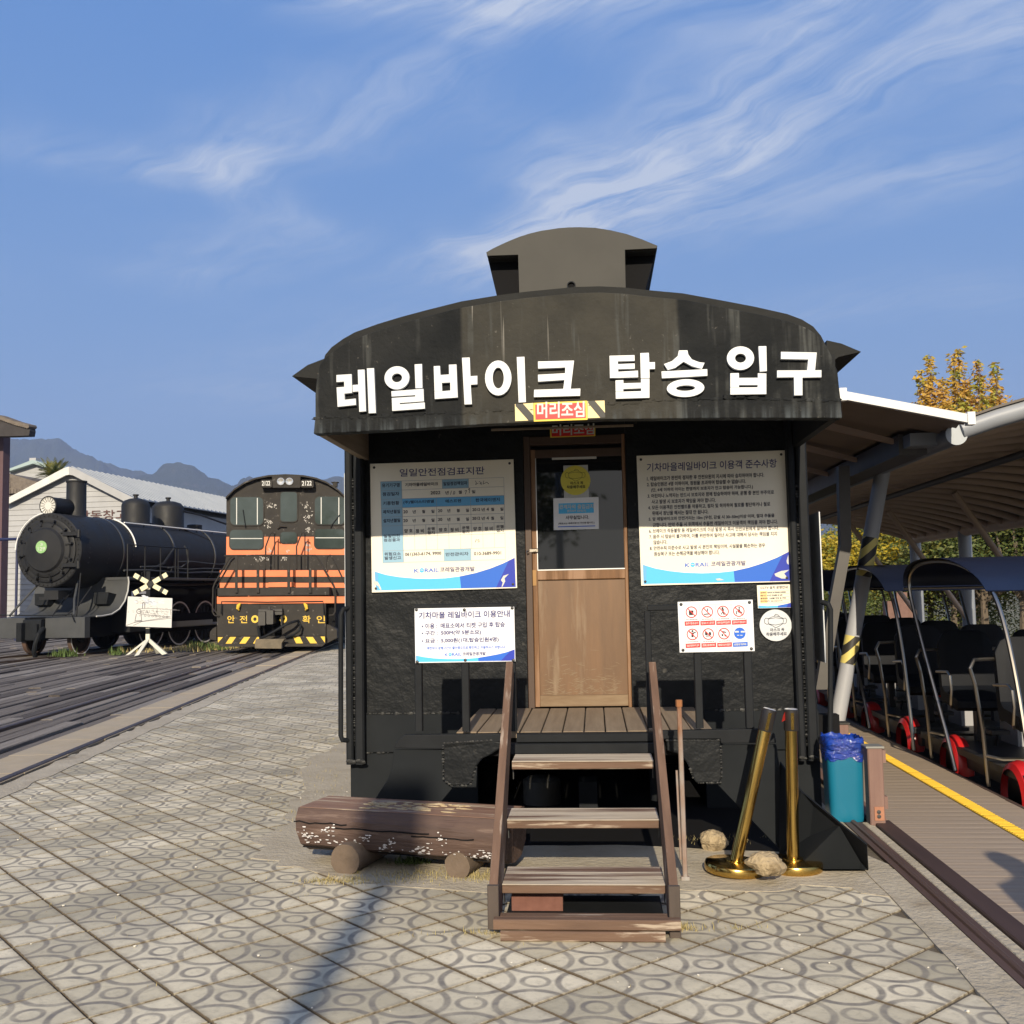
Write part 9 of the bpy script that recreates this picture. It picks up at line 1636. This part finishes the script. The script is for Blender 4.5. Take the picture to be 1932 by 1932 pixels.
def make_bike(label, grp):
    t = Thing('rail_bike', label, 'rail bike', F, (2.82, 0, 0), grp)
    t.base = (0,0,0)
    P = lambda n, b, m, par=None, sm=True, **k: t.part(n, b, m, par, smooth=sm, **k)
    for u in (0, 1.28):
        b = MB(); b.tube([(u,v,z) for v, z in AP], .016, 8); P('hoop', b, CHROME)
    i0 = min(range(len(AP)), key=lambda i: abs(AP[i][0]-1.9)+abs(AP[i][1]-1.42)); seg = [p for k, p in enumerate(AP) if k >= i0 and p[1] > 1.36]
    b = MB(); n = len(seg); V = [(u, v, z+.02) for u in (-.05, 1.33) for v, z in seg]+[(u, v, z+.026) for u in (-.05, 1.33) for v, z in seg]
    b.add(V, [(i,n+i,n+i+1,i+1) for i in range(n-1)]+[(2*n+i,2*n+i+1,3*n+i+1,3*n+i) for i in range(n-1)]); ca = P('canopy', b, NVY)
    b = MB(); b.tube([(-.05,seg[0][0],seg[0][1]),(1.33,seg[0][0],seg[0][1])], .012, 6); P('canopy_bar', b, CHROME, ca)
    b = MB(); b.box(0.05,1.25,-.3,1.95,.12,.17); b.box(.1,.16,-.4,2.0,.02,.12); b.box(1.12,1.18,-.4,2.0,.02,.12); P('floor_frame', b, BKF, None, False)
    for v0 in (.30, 1.55):
        for u in (.12, .72):
            b = MB(); V = []; n = 10
            prof = [(.0,.46),(.05,.47),(.36,.43),(.41,.46),(.40,.51),(.34,.53),(.05,.56),(-.0,.60),(-.045,1.02),(-.06,1.06),(-.095,1.06),(-.11,1.02),(-.07,.56),(-.04,.47)]
            # side profile (forward, height) swept across the width with rounded shoulders
            m_ = len(prof)
            for k in range(n+1):
                s_ = k/n; edge = 1-abs(2*s_-1)**6
                for (f, z) in prof: V.append((u+.01+.44*s_, v0+.02-f*(.9+.1*edge), z-(.11*(1-edge) if z > .9 else 0)))
            b.add(V, [(k*m_+i,k*m_+(i+1)%m_,(k+1)*m_+(i+1)%m_,(k+1)*m_+i) for k in range(n) for i in range(m_)]+[tuple(range(m_-1,-1,-1)), tuple(range(n*m_,(n+1)*m_))]); se = P('seat', b, SEAT)
            uu = u-.03
            b = MB(); b.tube([(uu,v0+.02,.72),(uu,v0-.25,.74),(uu,v0-.31,.71),(uu,v0-.33,.60),(uu,v0-.30,.48),(uu+.04,v0-.2,.44),(uu+.1,v0-.1,.44)], .011, 6); P('armrest', b, CHROME, se)
            b = MB(); b.box(u+.2,u+.26,v0-.2,v0-.12,.17,.45); P('seat_post', b, BKF, se, False)
        b = MB(); b.tube([(1.25,v0+.10,.90),(.1,v0+.10,.90),(-.03,v0+.05,.90),(-.07,v0+.02,.84),(-.04,v0+.02,.72),(0,v0+.03,.4),(.02,v0+.03,.0)], .014, 7); P('guard_rail', b, CHROME)
        b = MB(); b.tube([(-.0,v0+.0,.22),(.1,v0-.04,.20),(1.2,v0-.04,.20)], .012, 6); P('guard_rail', b, CHROME)
        b = MB(); b.box(.28,.42,v0-.62,v0-.5,.28,.31); b.tube([(.35,v0-.5,.18),(.35,v0-.56,.30)], .012, 6); P('pedal', b, BKF)
        b = MB(); b.bbox(.52,.66,v0-.5,v0-.15,.12,.42,.03); P('gear_case', b, mat('case_grey', (.30,.30,.31), rough=.5) if 'case_grey' not in bpy.data.materials else bpy.data.materials['case_grey'], None, False)
    for v0 in (-.05, 1.22):
        for u in (.10, 1.16):
            b = MB(); b.lathe([(.15,-.03),(.17,-.03),(.17,.03),(.15,.03),(.13,.0),(.15,-.03)], (u,v0,-.0), (1,0,0), 20); b.lathe([(.05,-.03),(.05,.04),(0,.04)], (u,v0,0), (1,0,0), 10); w_ = P('wheel', b, BKF)
            b = MB(); n = 14; V = []
            for k in range(n+1):
                a = radians(-12+k*204/n)
                for (du, r) in ((-.075,.185),(-.055,.225),(0,.245),(.055,.225),(.075,.185)): V.append((u+du, v0-r*cos(a), r*sin(a)))
            b.add(V, [(k*5+i,k*5+i+1,(k+1)*5+i+1,(k+1)*5+i) for k in range(n) for i in range(4)]); P('fender', b, REDP, w_)
    return t
bk = make_bike('rail bike with black seats and navy canopy nearest the camera by the platform edge', 'rail bikes parked in a row under the canopy')
names = ['rail bike with black seats and navy canopy nearest the camera by the platform edge', 'second rail bike back from the camera in the parked row', 'third rail bike back, partly hidden by the striped leaning post', 'fourth rail bike back in the parked row under the canopy', 'fifth rail bike back in the parked row under the canopy', 'sixth and last rail bike far down the parked row']
for i in range(6):
    w = F.w((2.765, 7.41+i*2.5, 0))
    if i == 0: bk.o.location = w
    else: copy_thing(bk.o, w, None, names[i])
# ------------------------------------------------------------------ buildings on the left
GF = Frame(9.6)
gv_ = 55.
wh = Thing('warehouse', 'white boarded warehouse with gable end lettering and pale corrugated roof behind the steam engine', 'building', GF, (BP(GF, 130, 1000, gv_).x, gv_, 0))
A_ = lambda pts, v: PX(GF, 'a', pts, v)
WSD = mat('white_siding', (.37,.375,.385), (.31,.315,.325), 1.2, rough=.7)
gpoly = A_([(60,705),(490,485),(925,700),(925,1500),(60,1500)], gv_)
b = MB(); b.prism([(p[0], max(p[1],-.7)) for p in gpoly], gv_, gv_+26); body = wh.part('wall', b, WSD)
b = MB(); (xl, zl_), (xm, zm_), (xr, zr_) = gpoly[0], gpoly[1], gpoly[2]; z = .3
while z < zm_-.2:
    k0 = (z-zl_)/(zm_-zl_) if z > zl_ else 0; k1 = (z-zr_)/(zm_-zr_) if z > zr_ else 0
    a = xl+(xm-xl)*max(0,k0); c_ = xr+(xm-xr)*max(0,k1); b.hexa([(a,gv_-.05,z),(c_,gv_-.05,z),(c_,gv_,z),(a,gv_,z)], [(a+.02,gv_-.015,z+.30),(c_-.02,gv_-.015,z+.30),(c_-.02,gv_,z+.30),(a+.02,gv_,z+.30)]); z += .315
wh.part('siding_boards', b, WSD, body, stuff=True)
rv0 = gv_-.5
for pts, s_ in (([(40,705),(20,672),(455,440),(490,430),(490,487),(470,490)], 0), ([(490,430),(530,440),(955,655),(930,700),(520,492),(490,487)], 1)):
    b = MB(); b.prism(A_(pts, rv0), rv0, rv0+.12); wh.part('barge_board', b, mat('pale_trim', (.66,.67,.64), (.5,.5,.48), 2, rough=.7) if s_ == 0 else WSD)
RM = mat('pale_roof_metal', (.20,.225,.26), (.25,.275,.31), 1., rough=.6)
for (pa, pb2) in (((20,668),(490,428)), ((490,428),(962,655))):
    (xa, za), (xb, zb_) = A_([pa, pb2], rv0); b = MB(); b.hexa([(xa,rv0+.02,za-.06),(xb,rv0+.02,zb_-.06),(xb,gv_+26.5,zb_-.06),(xa,gv_+26.5,za-.06)], [(xa,rv0+.02,za),(xb,rv0+.02,zb_),(xb,gv_+26.5,zb_),(xa,gv_+26.5,za)]); rf = wh.part('roof', b, RM)
    b = MB(); v = rv0+.3
    while v < gv_+26.4:
        b.hexa([(xa,v,za),(xb,v,zb_),(xb,v+.14,zb_),(xa,v+.14,za)], [(xa,v+.03,za+.07),(xb,v+.03,zb_+.07),(xb,v+.11,zb_+.07),(xa,v+.11,za+.07)]); v += .62
    wh.part('roof_ribs', b, RM, rf, stuff=True)
b = MB(); T(b, GF, 'a', '낙동창고', 560, 812, 905, 804, 68, gv_-.08, .03); wh.part('gable_lettering', b, flat('letter_brown', (.10,.055,.05), .8), body)
# smaller white house and tiled roof behind
g2v = 78.
h2 = Thing('house', 'small white gabled house with pale green roof edges left of the warehouse', 'building', GF, (BP(GF, 50, 1000, g2v).x, g2v, 0))
b = MB(); p = A_([(60,470),(232,405),(420,470),(420,1500),(60,1500)], g2v); b.prism([(q[0], max(q[1],-.7)) for q in p], g2v, g2v+12); h2.part('wall', b, WSD)
GRN = mat('green_roof_edge', (.30,.38,.38), rough=.7)
for pts in ([(45,468),(45,452),(225,383),(235,383),(235,407)], [(235,383),(250,385),(430,455),(430,473),(235,407)]):
    b = MB(); b.prism(A_(pts, g2v-.6), g2v-.6, g2v+12.3); h2.part('roof', b, GRN)
b = MB(); q = BP(GF, *K('a',232,380), g2v); b.box(q.x-.3,q.x+.3,g2v,g2v+.6,q.z-.3,q.z+.15); h2.part('ridge_vent', b, WSD)
g3 = 66.
TILE = mat('brown_roof_tile', (.11,.09,.075), (.18,.15,.12), 3, rough=.85, bump=.8, bscale=5, dist=.1)
h3 = Thing('tiled_house', 'low house with brown clay tiled roof between the purple pillar and the warehouse', 'building', GF, (BP(GF, 30, 1000, g3).x, g3, 0))
(xa, za), (xb, zb_), (xc, zc3) = A_([(-200,478),(62,478),(280,545)], g3)
b = MB(); b.prism([(xa,zb_),(xb,zb_),(xc,zc3),(xc,zc3-.12),(xa,za-2.4)], g3, g3+8); rf = h3.part('roof', b, TILE)
b = MB(); 
for i in range(22):
    for j in range(5):
        x0_ = xa+(xc-xa)*i/22; x1_ = x0_+.85*(xc-xa)/22; b.box(x0_,x1_,g3-.05,g3,zb_-2.3+j*.42,zb_-2.3+j*.42+.3) if x1_ < xb+(xc-xb)*(.1 if j > 2 else .9-.2*j) else None
h3.part('roof_tiles', b, TILE, rf, stuff=True)
b = MB(); b.box(xa, xb+.5, g3+.4, g3+7, -.7, za-2.0); h3.part('wall', b, mat('dark_house_wall', (.10,.075,.065), rough=.9))
# near left building corner: purple pillar and tiled eave
pv_ = 44.
(xa, za), (xb, zb_) = A_([(0,215),(62,1240)], pv_)
pb_b = Thing('station_building', 'corner of a building with purple brown pillar and dark tiled eave at the left edge', 'building', GF, (xb, pv_, 0))
PUR = mat('purple_brown_wall', (.09,.052,.058), (.11,.062,.068), 2, rough=.8)
b = MB(); b.box(xb-1.1, xb-.42, pv_, pv_+.5, -.7, za+.05); pb_b.part('pillar', b, PUR)
b = MB(); b.box(xb-6, xb-1.6, pv_+1, pv_+1.8, -.7, za); pb_b.part('wall', b, PUR)
ep = A_([(-260,60),(0,85),(110,125),(208,150),(212,172),(205,208),(60,213),(-260,213)], pv_-1.2)
b = MB(); b.prism(ep, pv_-1.2, pv_-.75); er = pb_b.part('roof', b, mat('dark_eave', (.028,.025,.025), (.045,.04,.04), 3, rough=.85))
tl = [(-20,80),(0,86),(110,125),(212,152)]; b = MB()
T_ = A_(tl, pv_-1.25)
for i in range(3):
    for k in range(7): t = k/7; x_ = T_[i][0]+(T_[i+1][0]-T_[i][0])*t; z_ = T_[i][1]+(T_[i+1][1]-T_[i][1])*t; b.cyl((x_,pv_-1.3,z_+.03),(x_,pv_-.7,z_+.08),.10,n=7)
pb_b.part('roof_tiles', b, TILE, er, stuff=True)
(x1_, z1_) = A_([(140,945)], pv_-8)[0]; b = MB(); b.cyl((x1_-14,pv_-8,z1_),(x1_,pv_-8,z1_),.06,n=8)
rl = Thing('pipe_rail', 'dark blue horizontal pipe rail behind the smokebox at the left edge', 'railing', GF, (x1_-3, pv_-8, 0)); rl.part('pipe', b, flat('pipe_navy', (.02,.025,.07), .4))
b = MB()
for k in range(5): b.cyl((x1_-.1-k*3,pv_-8,-.3),(x1_-.1-k*3,pv_-8,z1_),.05,n=8)
rl.part('post', b, flat('pipe_navy_post', (.02,.025,.07), .4), stuff=True)

# ------------------------------------------------------------------ trees
def leafmesh(name, m, n, crown, size, seed=0, droop=.4, clumps=None, asp=.45):
    rnd = random.Random(seed); b = MB(); cl_ = clumps or [crown(rnd) for _ in range(max(8, n//140))]
    for i in range(n):
        c_ = rnd.choice(cl_); sg = c_[3]; p = Vector((c_[0]+rnd.gauss(0,sg), c_[1]+rnd.gauss(0,sg), c_[2]+rnd.gauss(0,sg*.8)))
        a = rnd.uniform(0,2*pi); d = Vector((cos(a), sin(a), -droop+rnd.uniform(-.5,.5))).normalized(); s_ = d.cross(Vector((rnd.gauss(0,1),rnd.gauss(0,1),rnd.gauss(0,1)))).normalized()
        L_ = size*rnd.uniform(.6,1.3); w = s_*L_*asp*.5
        b.V += [tuple(p), tuple(p+d*L_*.5+w), tuple(p+d*L_), tuple(p+d*L_*.5-w)]; k = len(b.V)-4; b.F.append((k,k+1,k+2,k+3))
    return b
def foliage(name, c1, c2, c3=None):
    m = mat(name, c1, c2, .9, rough=.65, c3=c3, s3=2.2, t3=(.5,.6)); bs = m.node_tree.nodes['Principled BSDF']
    tr = m.node_tree.nodes.new('ShaderNodeBsdfTranslucent'); mxs = m.node_tree.nodes.new('ShaderNodeMixShader'); out = [x for x in m.node_tree.nodes if x.type == 'OUTPUT_MATERIAL'][0]
    mxs.inputs[0].default_value = .3; m.node_tree.links.new(bs.outputs[0], mxs.inputs[1]); m.node_tree.links.new(tr.outputs[0], mxs.inputs[2]); m.node_tree.links.new(mxs.outputs[0], out.inputs[0])
    src = bs.inputs['Base Color'].links[0].from_socket; m.node_tree.links.new(src, tr.inputs['Color']); return m
YG = foliage('yellow_green_leaf', (.34,.27,.025), (.55,.40,.025), (.14,.18,.03)); OR_ = foliage('autumn_leaf', (.50,.27,.08), (.58,.40,.04), (.34,.34,.05)); GN = foliage('green_leaf', (.05,.085,.02), (.11,.14,.03), (.17,.17,.04)); OLV = foliage('olive_leaf', (.15,.16,.035), (.25,.22,.04), (.08,.11,.03))
BARK = mat('bark', (.09,.07,.05), (.14,.11,.08), 6, stretch=(1,1,.3), rough=.95, bump=.6, bscale=20)
def tree(label, x, y, z0, H, Rc, m, n, size, seed, spiky=False, group=None, name='tree'):
    rnd = random.Random(seed); t = Thing(name, label, 'tree', WF, (x,y,z0), group)
    cl_ = []; br = MB(); br.tube([(x,y,z0),(x+rnd.uniform(-.1,.1),y,z0+H*.35),(x+rnd.uniform(-.2,.2),y,z0+H*.75)], [H*.028,H*.02,H*.008], 8)
    if spiky:
        for (dx, top, w) in spiky:
            bx, tz = x+dx, top
            br.tube([(x,y,z0+H*.3),(x+dx*.6,y,z0+H*.5),(bx,y+rnd.uniform(-.2,.2),tz-.1)], [.06,.04,.008], 6)
            k = 0; z = tz
            while z > z0+H*.35:
                f = min(1, (tz-z)/(H*.35)); cl_.append((bx+rnd.gauss(0,w*f*.45), y+rnd.gauss(0,w*f*.45), z, .05+w*f*.36)); 
                if f > .3: cl_.append((bx+rnd.gauss(0,w*.5), y+rnd.gauss(0,w*.5), z, .08+w*f*.3))
                z -= .07
    else:
        for i in range(34):
            a = rnd.uniform(0,2*pi); ph = rnd.uniform(-.5,1.45); r = Rc*rnd.uniform(.45,1.0); c_ = (x+r*cos(a)*cos(ph), y+r*sin(a)*cos(ph)*.9, z0+H*.58+r*sin(ph)*(H*.42/Rc)); cl_.append((*c_, Rc*rnd.uniform(.10,.20)))
            if i < 12: br.tube([(x,y,z0+H*.3),(x+(c_[0]-x)*.5,y+(c_[1]-y)*.5,z0+H*.42),c_], [H*.013,H*.009,.015], 5)
    t.part('trunk', br, BARK, smooth=True); t.part('crown', leafmesh('crown', m, n, None, size, seed, clumps=cl_), m); return t
GRP = 'autumn trees beyond the canopy'
q = BP(WF, 1828, 720, 31.)
sp_ = [( (px-1828)*31/1935, HC+(1103-py)*31/1935, w*1.6) for px, py, w in ((1768,660,.22),(1765,700,.3),(1812,662,.30),(1824,650,.26),(1860,672,.30),(1868,700,.32),(1895,678,.22),(1790,705,.34),(1840,710,.34),(1890,720,.30),(1748,690,.18))]
tree('tall tree with orange and yellow autumn shoots rising above the canopy edge', q.x, 31.5, -.3, 9.2, 1, OR_, 22000, .15, 5, spiky=sp_)
# lower yellow-green skirt of the same tree row
trs = [(1570,34,3.4,2.0,YG,'yellow green tree just right of the booth wall'),(1625,37,4.2,2.2,YG,'yellow tree behind the striped leaning post'),(1690,35,3.8,2.1,OLV,'olive tree between the first two grey canopy columns'),(1745,33,4.2,1.9,YG,'bright yellow tree behind the middle canopy column'),
       (1790,31,4.0,1.9,OLV,'olive tree right of the middle canopy column'),(1850,30,4.4,2.3,GN,'dark green bushy tree at the right behind the bikes'),(1920,29,4.6,2.4,GN,'dark green tree at the right frame edge'),(1660,44,5.2,3.0,GN,'dark green tree far behind the yellow ones'),(1960,33,5.2,2.8,GN,'green tree outside the right edge behind the hedge'),(1800,42,5.4,3.2,OLV,'large olive tree farthest behind the canopy')]
for i, (px, d, H, Rc, m, lb) in enumerate(trs): tree(lb, (px-966)/1935*d, d, -.4, H, Rc, m, 11000, .15 if m is not GN else .14, 20+i, group=GRP)
hb = []; rnd = random.Random(3)
for i in range(170): hb.append((rnd.uniform(8,19), 30.5+rnd.uniform(0,4), rnd.uniform(-.1,1.5), .28))
o = leafmesh('hedge', GN, 26000, None, .10, 9, clumps=hb); single('hedge', o, GN, 'low dark green hedge running behind the rail bikes', 'hedge', WF, (11,26,-.3))
# reddish clutter seen between the seats and hedge
b = MB(); b.box(10.7,11.7,29.5,29.9,-.3,1.0); b.box(10.9,11.2,29.3,29.5,-.3,1.25); single('brick_wall', b, mat('dusty_pink_brick', (.13,.075,.06), (.19,.11,.09), 6, rough=.9), 'low dusty pink brick wall glimpsed between the seats and hedge', 'wall', WF, (11,29.5,0))
# cabbage-like palm tree behind the warehouse
q = BP(WF, *K('a',385,520), 74.); t = Thing('palm_tree', 'small spiky palm-like tree beside the warehouse gable', 'tree', WF, (q.x, 74, -.5))
b = MB(); b.tube([(q.x,74,-.5),(q.x,74,q.z)], .15, 8); t.part('trunk', b, BARK, smooth=True); b = MB(); rnd = random.Random(4)
for i in range(90):
    a = rnd.uniform(0,2*pi); el = rnd.uniform(-.2,1.2); d = Vector((cos(a)*cos(el), sin(a)*cos(el), sin(el))); c_ = Vector((q.x,74,q.z+.2)); L_ = rnd.uniform(.9,1.9)
    for k in range(12):
        p = c_+d*L_*(k/12)+Vector((0,0,-.5*(k/12)**2)); s_ = d.cross(Vector((0,0,1))).normalized()
        for sg in (-1,1): r_ = d*.3+s_*sg*.34+Vector((0,0,-.05)); b.add([tuple(p), tuple(p+r_+d*.06), tuple(p+r_*1.02)], [(0,1,2)])
t.part('crown', b, OLV)
# ------------------------------------------------------------------ mountains
def ridge(name, prof, D_, seed, extL, extR, m):
    prof = sorted(prof); xs_ = [p[0] for p in prof]
    def hz(x):
        if x <= xs_[0]: return prof[0][1]+(x-xs_[0])*.02+20*noise.noise(Vector((x*.008, seed, 0)))*min(1,(xs_[0]-x)/100)
        if x >= xs_[-1]: return prof[-1][1]+20*noise.noise(Vector((x*.006, seed, 0)))*min(1,(x-xs_[-1])/100)
        for a, c_ in zip(prof, prof[1:]):
            if a[0] <= x <= c_[0]: return a[1]+(c_[1]-a[1])*(x-a[0])/(c_[0]-a[0])
    V = []; nx = 420; ny = 30; Fc = []
    for i in range(nx+1):
        px = extL+(extR-extL)*i/nx; p = BP(WF, px, hz(px), D_); hh = p.z+9*noise.noise(Vector((px*.05, seed, 1)))+5*noise.noise(Vector((px*.17, seed, 4)))
        for j in range(ny+1):
            t = j/ny; y = D_-t*1100; x = p.x*(y/D_)**.6; e = (1-t)**1.25
            rid = noise.fractal(Vector((x*.004, y*.004, seed)), .9, 2.1, 6)
            V.append((x, y, max(-.9, hh*e+rid*hh*.34*min(1,t*5)*(1-t)-.0)))
        V.append((p.x*1.12, D_+900, -.9))
    n = ny+2
    for i in range(nx):
        for j in range(ny): Fc.append((i*n+j, (i+1)*n+j, (i+1)*n+j+1, i*n+j+1))
        Fc.append((i*n, i*n+n-1, (i+1)*n+n-1, (i+1)*n))
    b = MB(); b.V = V; b.F = Fc; return struct(name, b, m, WF, smooth=60)
MTN = mat('mountain_forest', (.018,.028,.018), (.03,.038,.024), .006, rough=.95, c3=(.07,.065,.06), s3=.02, t3=(.62,.72), bump=1, bscale=.05, dist=8, pos=True)
m1 = [K('a',*p) for p in [(-400,300),(-200,240),(65,225),(130,232),(200,240),(270,232),(350,227),(430,235),(470,255),(520,300),(600,340),(700,385),(800,420),(900,445),(1000,460),(1100,500),(1300,560),(1600,640),(2000,720)]]
m2 = [K('a',*p) for p in [(700,560),(900,520),(1040,490),(1100,470),(1150,430),(1210,405),(1290,397),(1350,412),(1420,455),(1500,510),(1560,525),(1620,545),(1660,570)]]+[K('b',*p) for p in [(330,250),(390,210),(450,182),(500,205),(560,250),(700,300),(1000,290),(1150,215),(1250,185),(1355,180),(1500,220),(2200,330)]]+[(1300,960),(1700,990),(2200,980)]
ridge('mountain_ridge', m1, 4200, 3, -900, 700, MTN); ridge('mountain_ridge', m2, 3400, 8, 60, 2800, MTN)
# ------------------------------------------------------------------ behind the camera: lamp post and bystander whose shadows reach the paving
t = Thing('lamp_post', 'tall lamp post standing behind the camera that casts the long shadow across the paving', 'lamp post', WF, (-1.42, -8.6, 0))
b = MB(); b.lathe([(.12,0),(.12,.3),(.09,.4),(.07,6.2),(0,6.2)], (-1.42,-8.6,-.03), (0,0,1), 16); t.part('pole', b, GT, smooth=True)
b = MB(); b.bbox(-1.60,-1.24,-8.75,-8.45,6.2,6.75,.05); t.part('lamp_head', b, DKS)
# bystander on the right, just outside the picture
def person(x, y):
    t = Thing('person', 'person in dark clothes standing outside the right edge whose shadow falls on the platform', 'person', WF, (x,y,0))
    me = bpy.data.meshes.new('body'); J = [((0,0,.98),.15),((0,0,1.15),.14),((0,0,1.36),.16),((0,.0,1.50),.06),((0,-.01,1.60),.095),((0,0,1.72),.07),
        ((.19,0,1.40),.06),((.26,-.02,1.14),.045),((.20,-.18,1.02),.035),((-.19,0,1.40),.06),((-.26,0,1.14),.045),((-.24,-.05,.88),.035),((.09,0,.90),.09),((.10,-.01,.50),.06),((.11,0,.09),.045),((.11,-.15,.04),.04),((-.09,0,.90),.09),((-.10,.01,.50),.06),((-.11,.02,.09),.045),((-.11,-.13,.04),.04)]
    E_ = [(0,1),(1,2),(2,3),(3,4),(4,5),(2,6),(6,7),(7,8),(2,9),(9,10),(10,11),(0,12),(12,13),(13,14),(14,15),(0,16),(16,17),(17,18),(18,19)]
    me.from_pydata([j[0] for j in J], E_, []); o = link('body', me, t.o); sk_ = o.modifiers.new('skin', 'SKIN')
    for i, j in enumerate(J): me.skin_vertices[0].data[i].radius = (j[1]*(1.25 if i in (0,1,2) else 1), j[1])
    me.skin_vertices[0].data[0].use_root = True; s_ = o.modifiers.new('sub', 'SUBSURF'); s_.levels = 2; s_.render_levels = 2; me.materials.append(mat('dark_clothes', (.03,.035,.05), (.05,.05,.06), 8, rough=.9))
    return t
person(2.36, 1.82)
# trees and building mass behind the viewer, mirrored in the door glass and the brass
for i, (x, y, H) in enumerate(((-4,-16,6.5),(3.2,-19,7.5),(7.5,-15,6),(-9,-20,8),(12,-22,8))):
    tree(['round green tree behind the camera, left of centre','round green tree behind the camera, right of centre','green tree behind the camera beside the platform','tall green tree behind the camera at far left','tall green tree behind the camera at far right'][i], x, y, 0, H, H*.35, GN, 3000, .3, 60+i)
# ------------------------------------------------------------------ haze
b = MB(); b.box(-3600, 4300, -300, 5600, -2.2, 1000); hz_ = link('haze', b.mesh('haze', None)); hz_['kind'] = 'stuff'
hm_ = bpy.data.materials.new('haze'); hm_.use_nodes = True; N = hm_.node_tree.nodes; N.remove(N['Principled BSDF'])
vv = N.new('ShaderNodeVolumePrincipled'); vv.inputs['Density'].default_value = .00017; vv.inputs['Color'].default_value = (.52,.66,1,1); vv.inputs['Anisotropy'].default_value = 0
hm_.node_tree.links.new(vv.outputs[0], [x for x in N if x.type == 'OUTPUT_MATERIAL'][0].inputs['Volume']); hz_.data.materials.append(hm_)
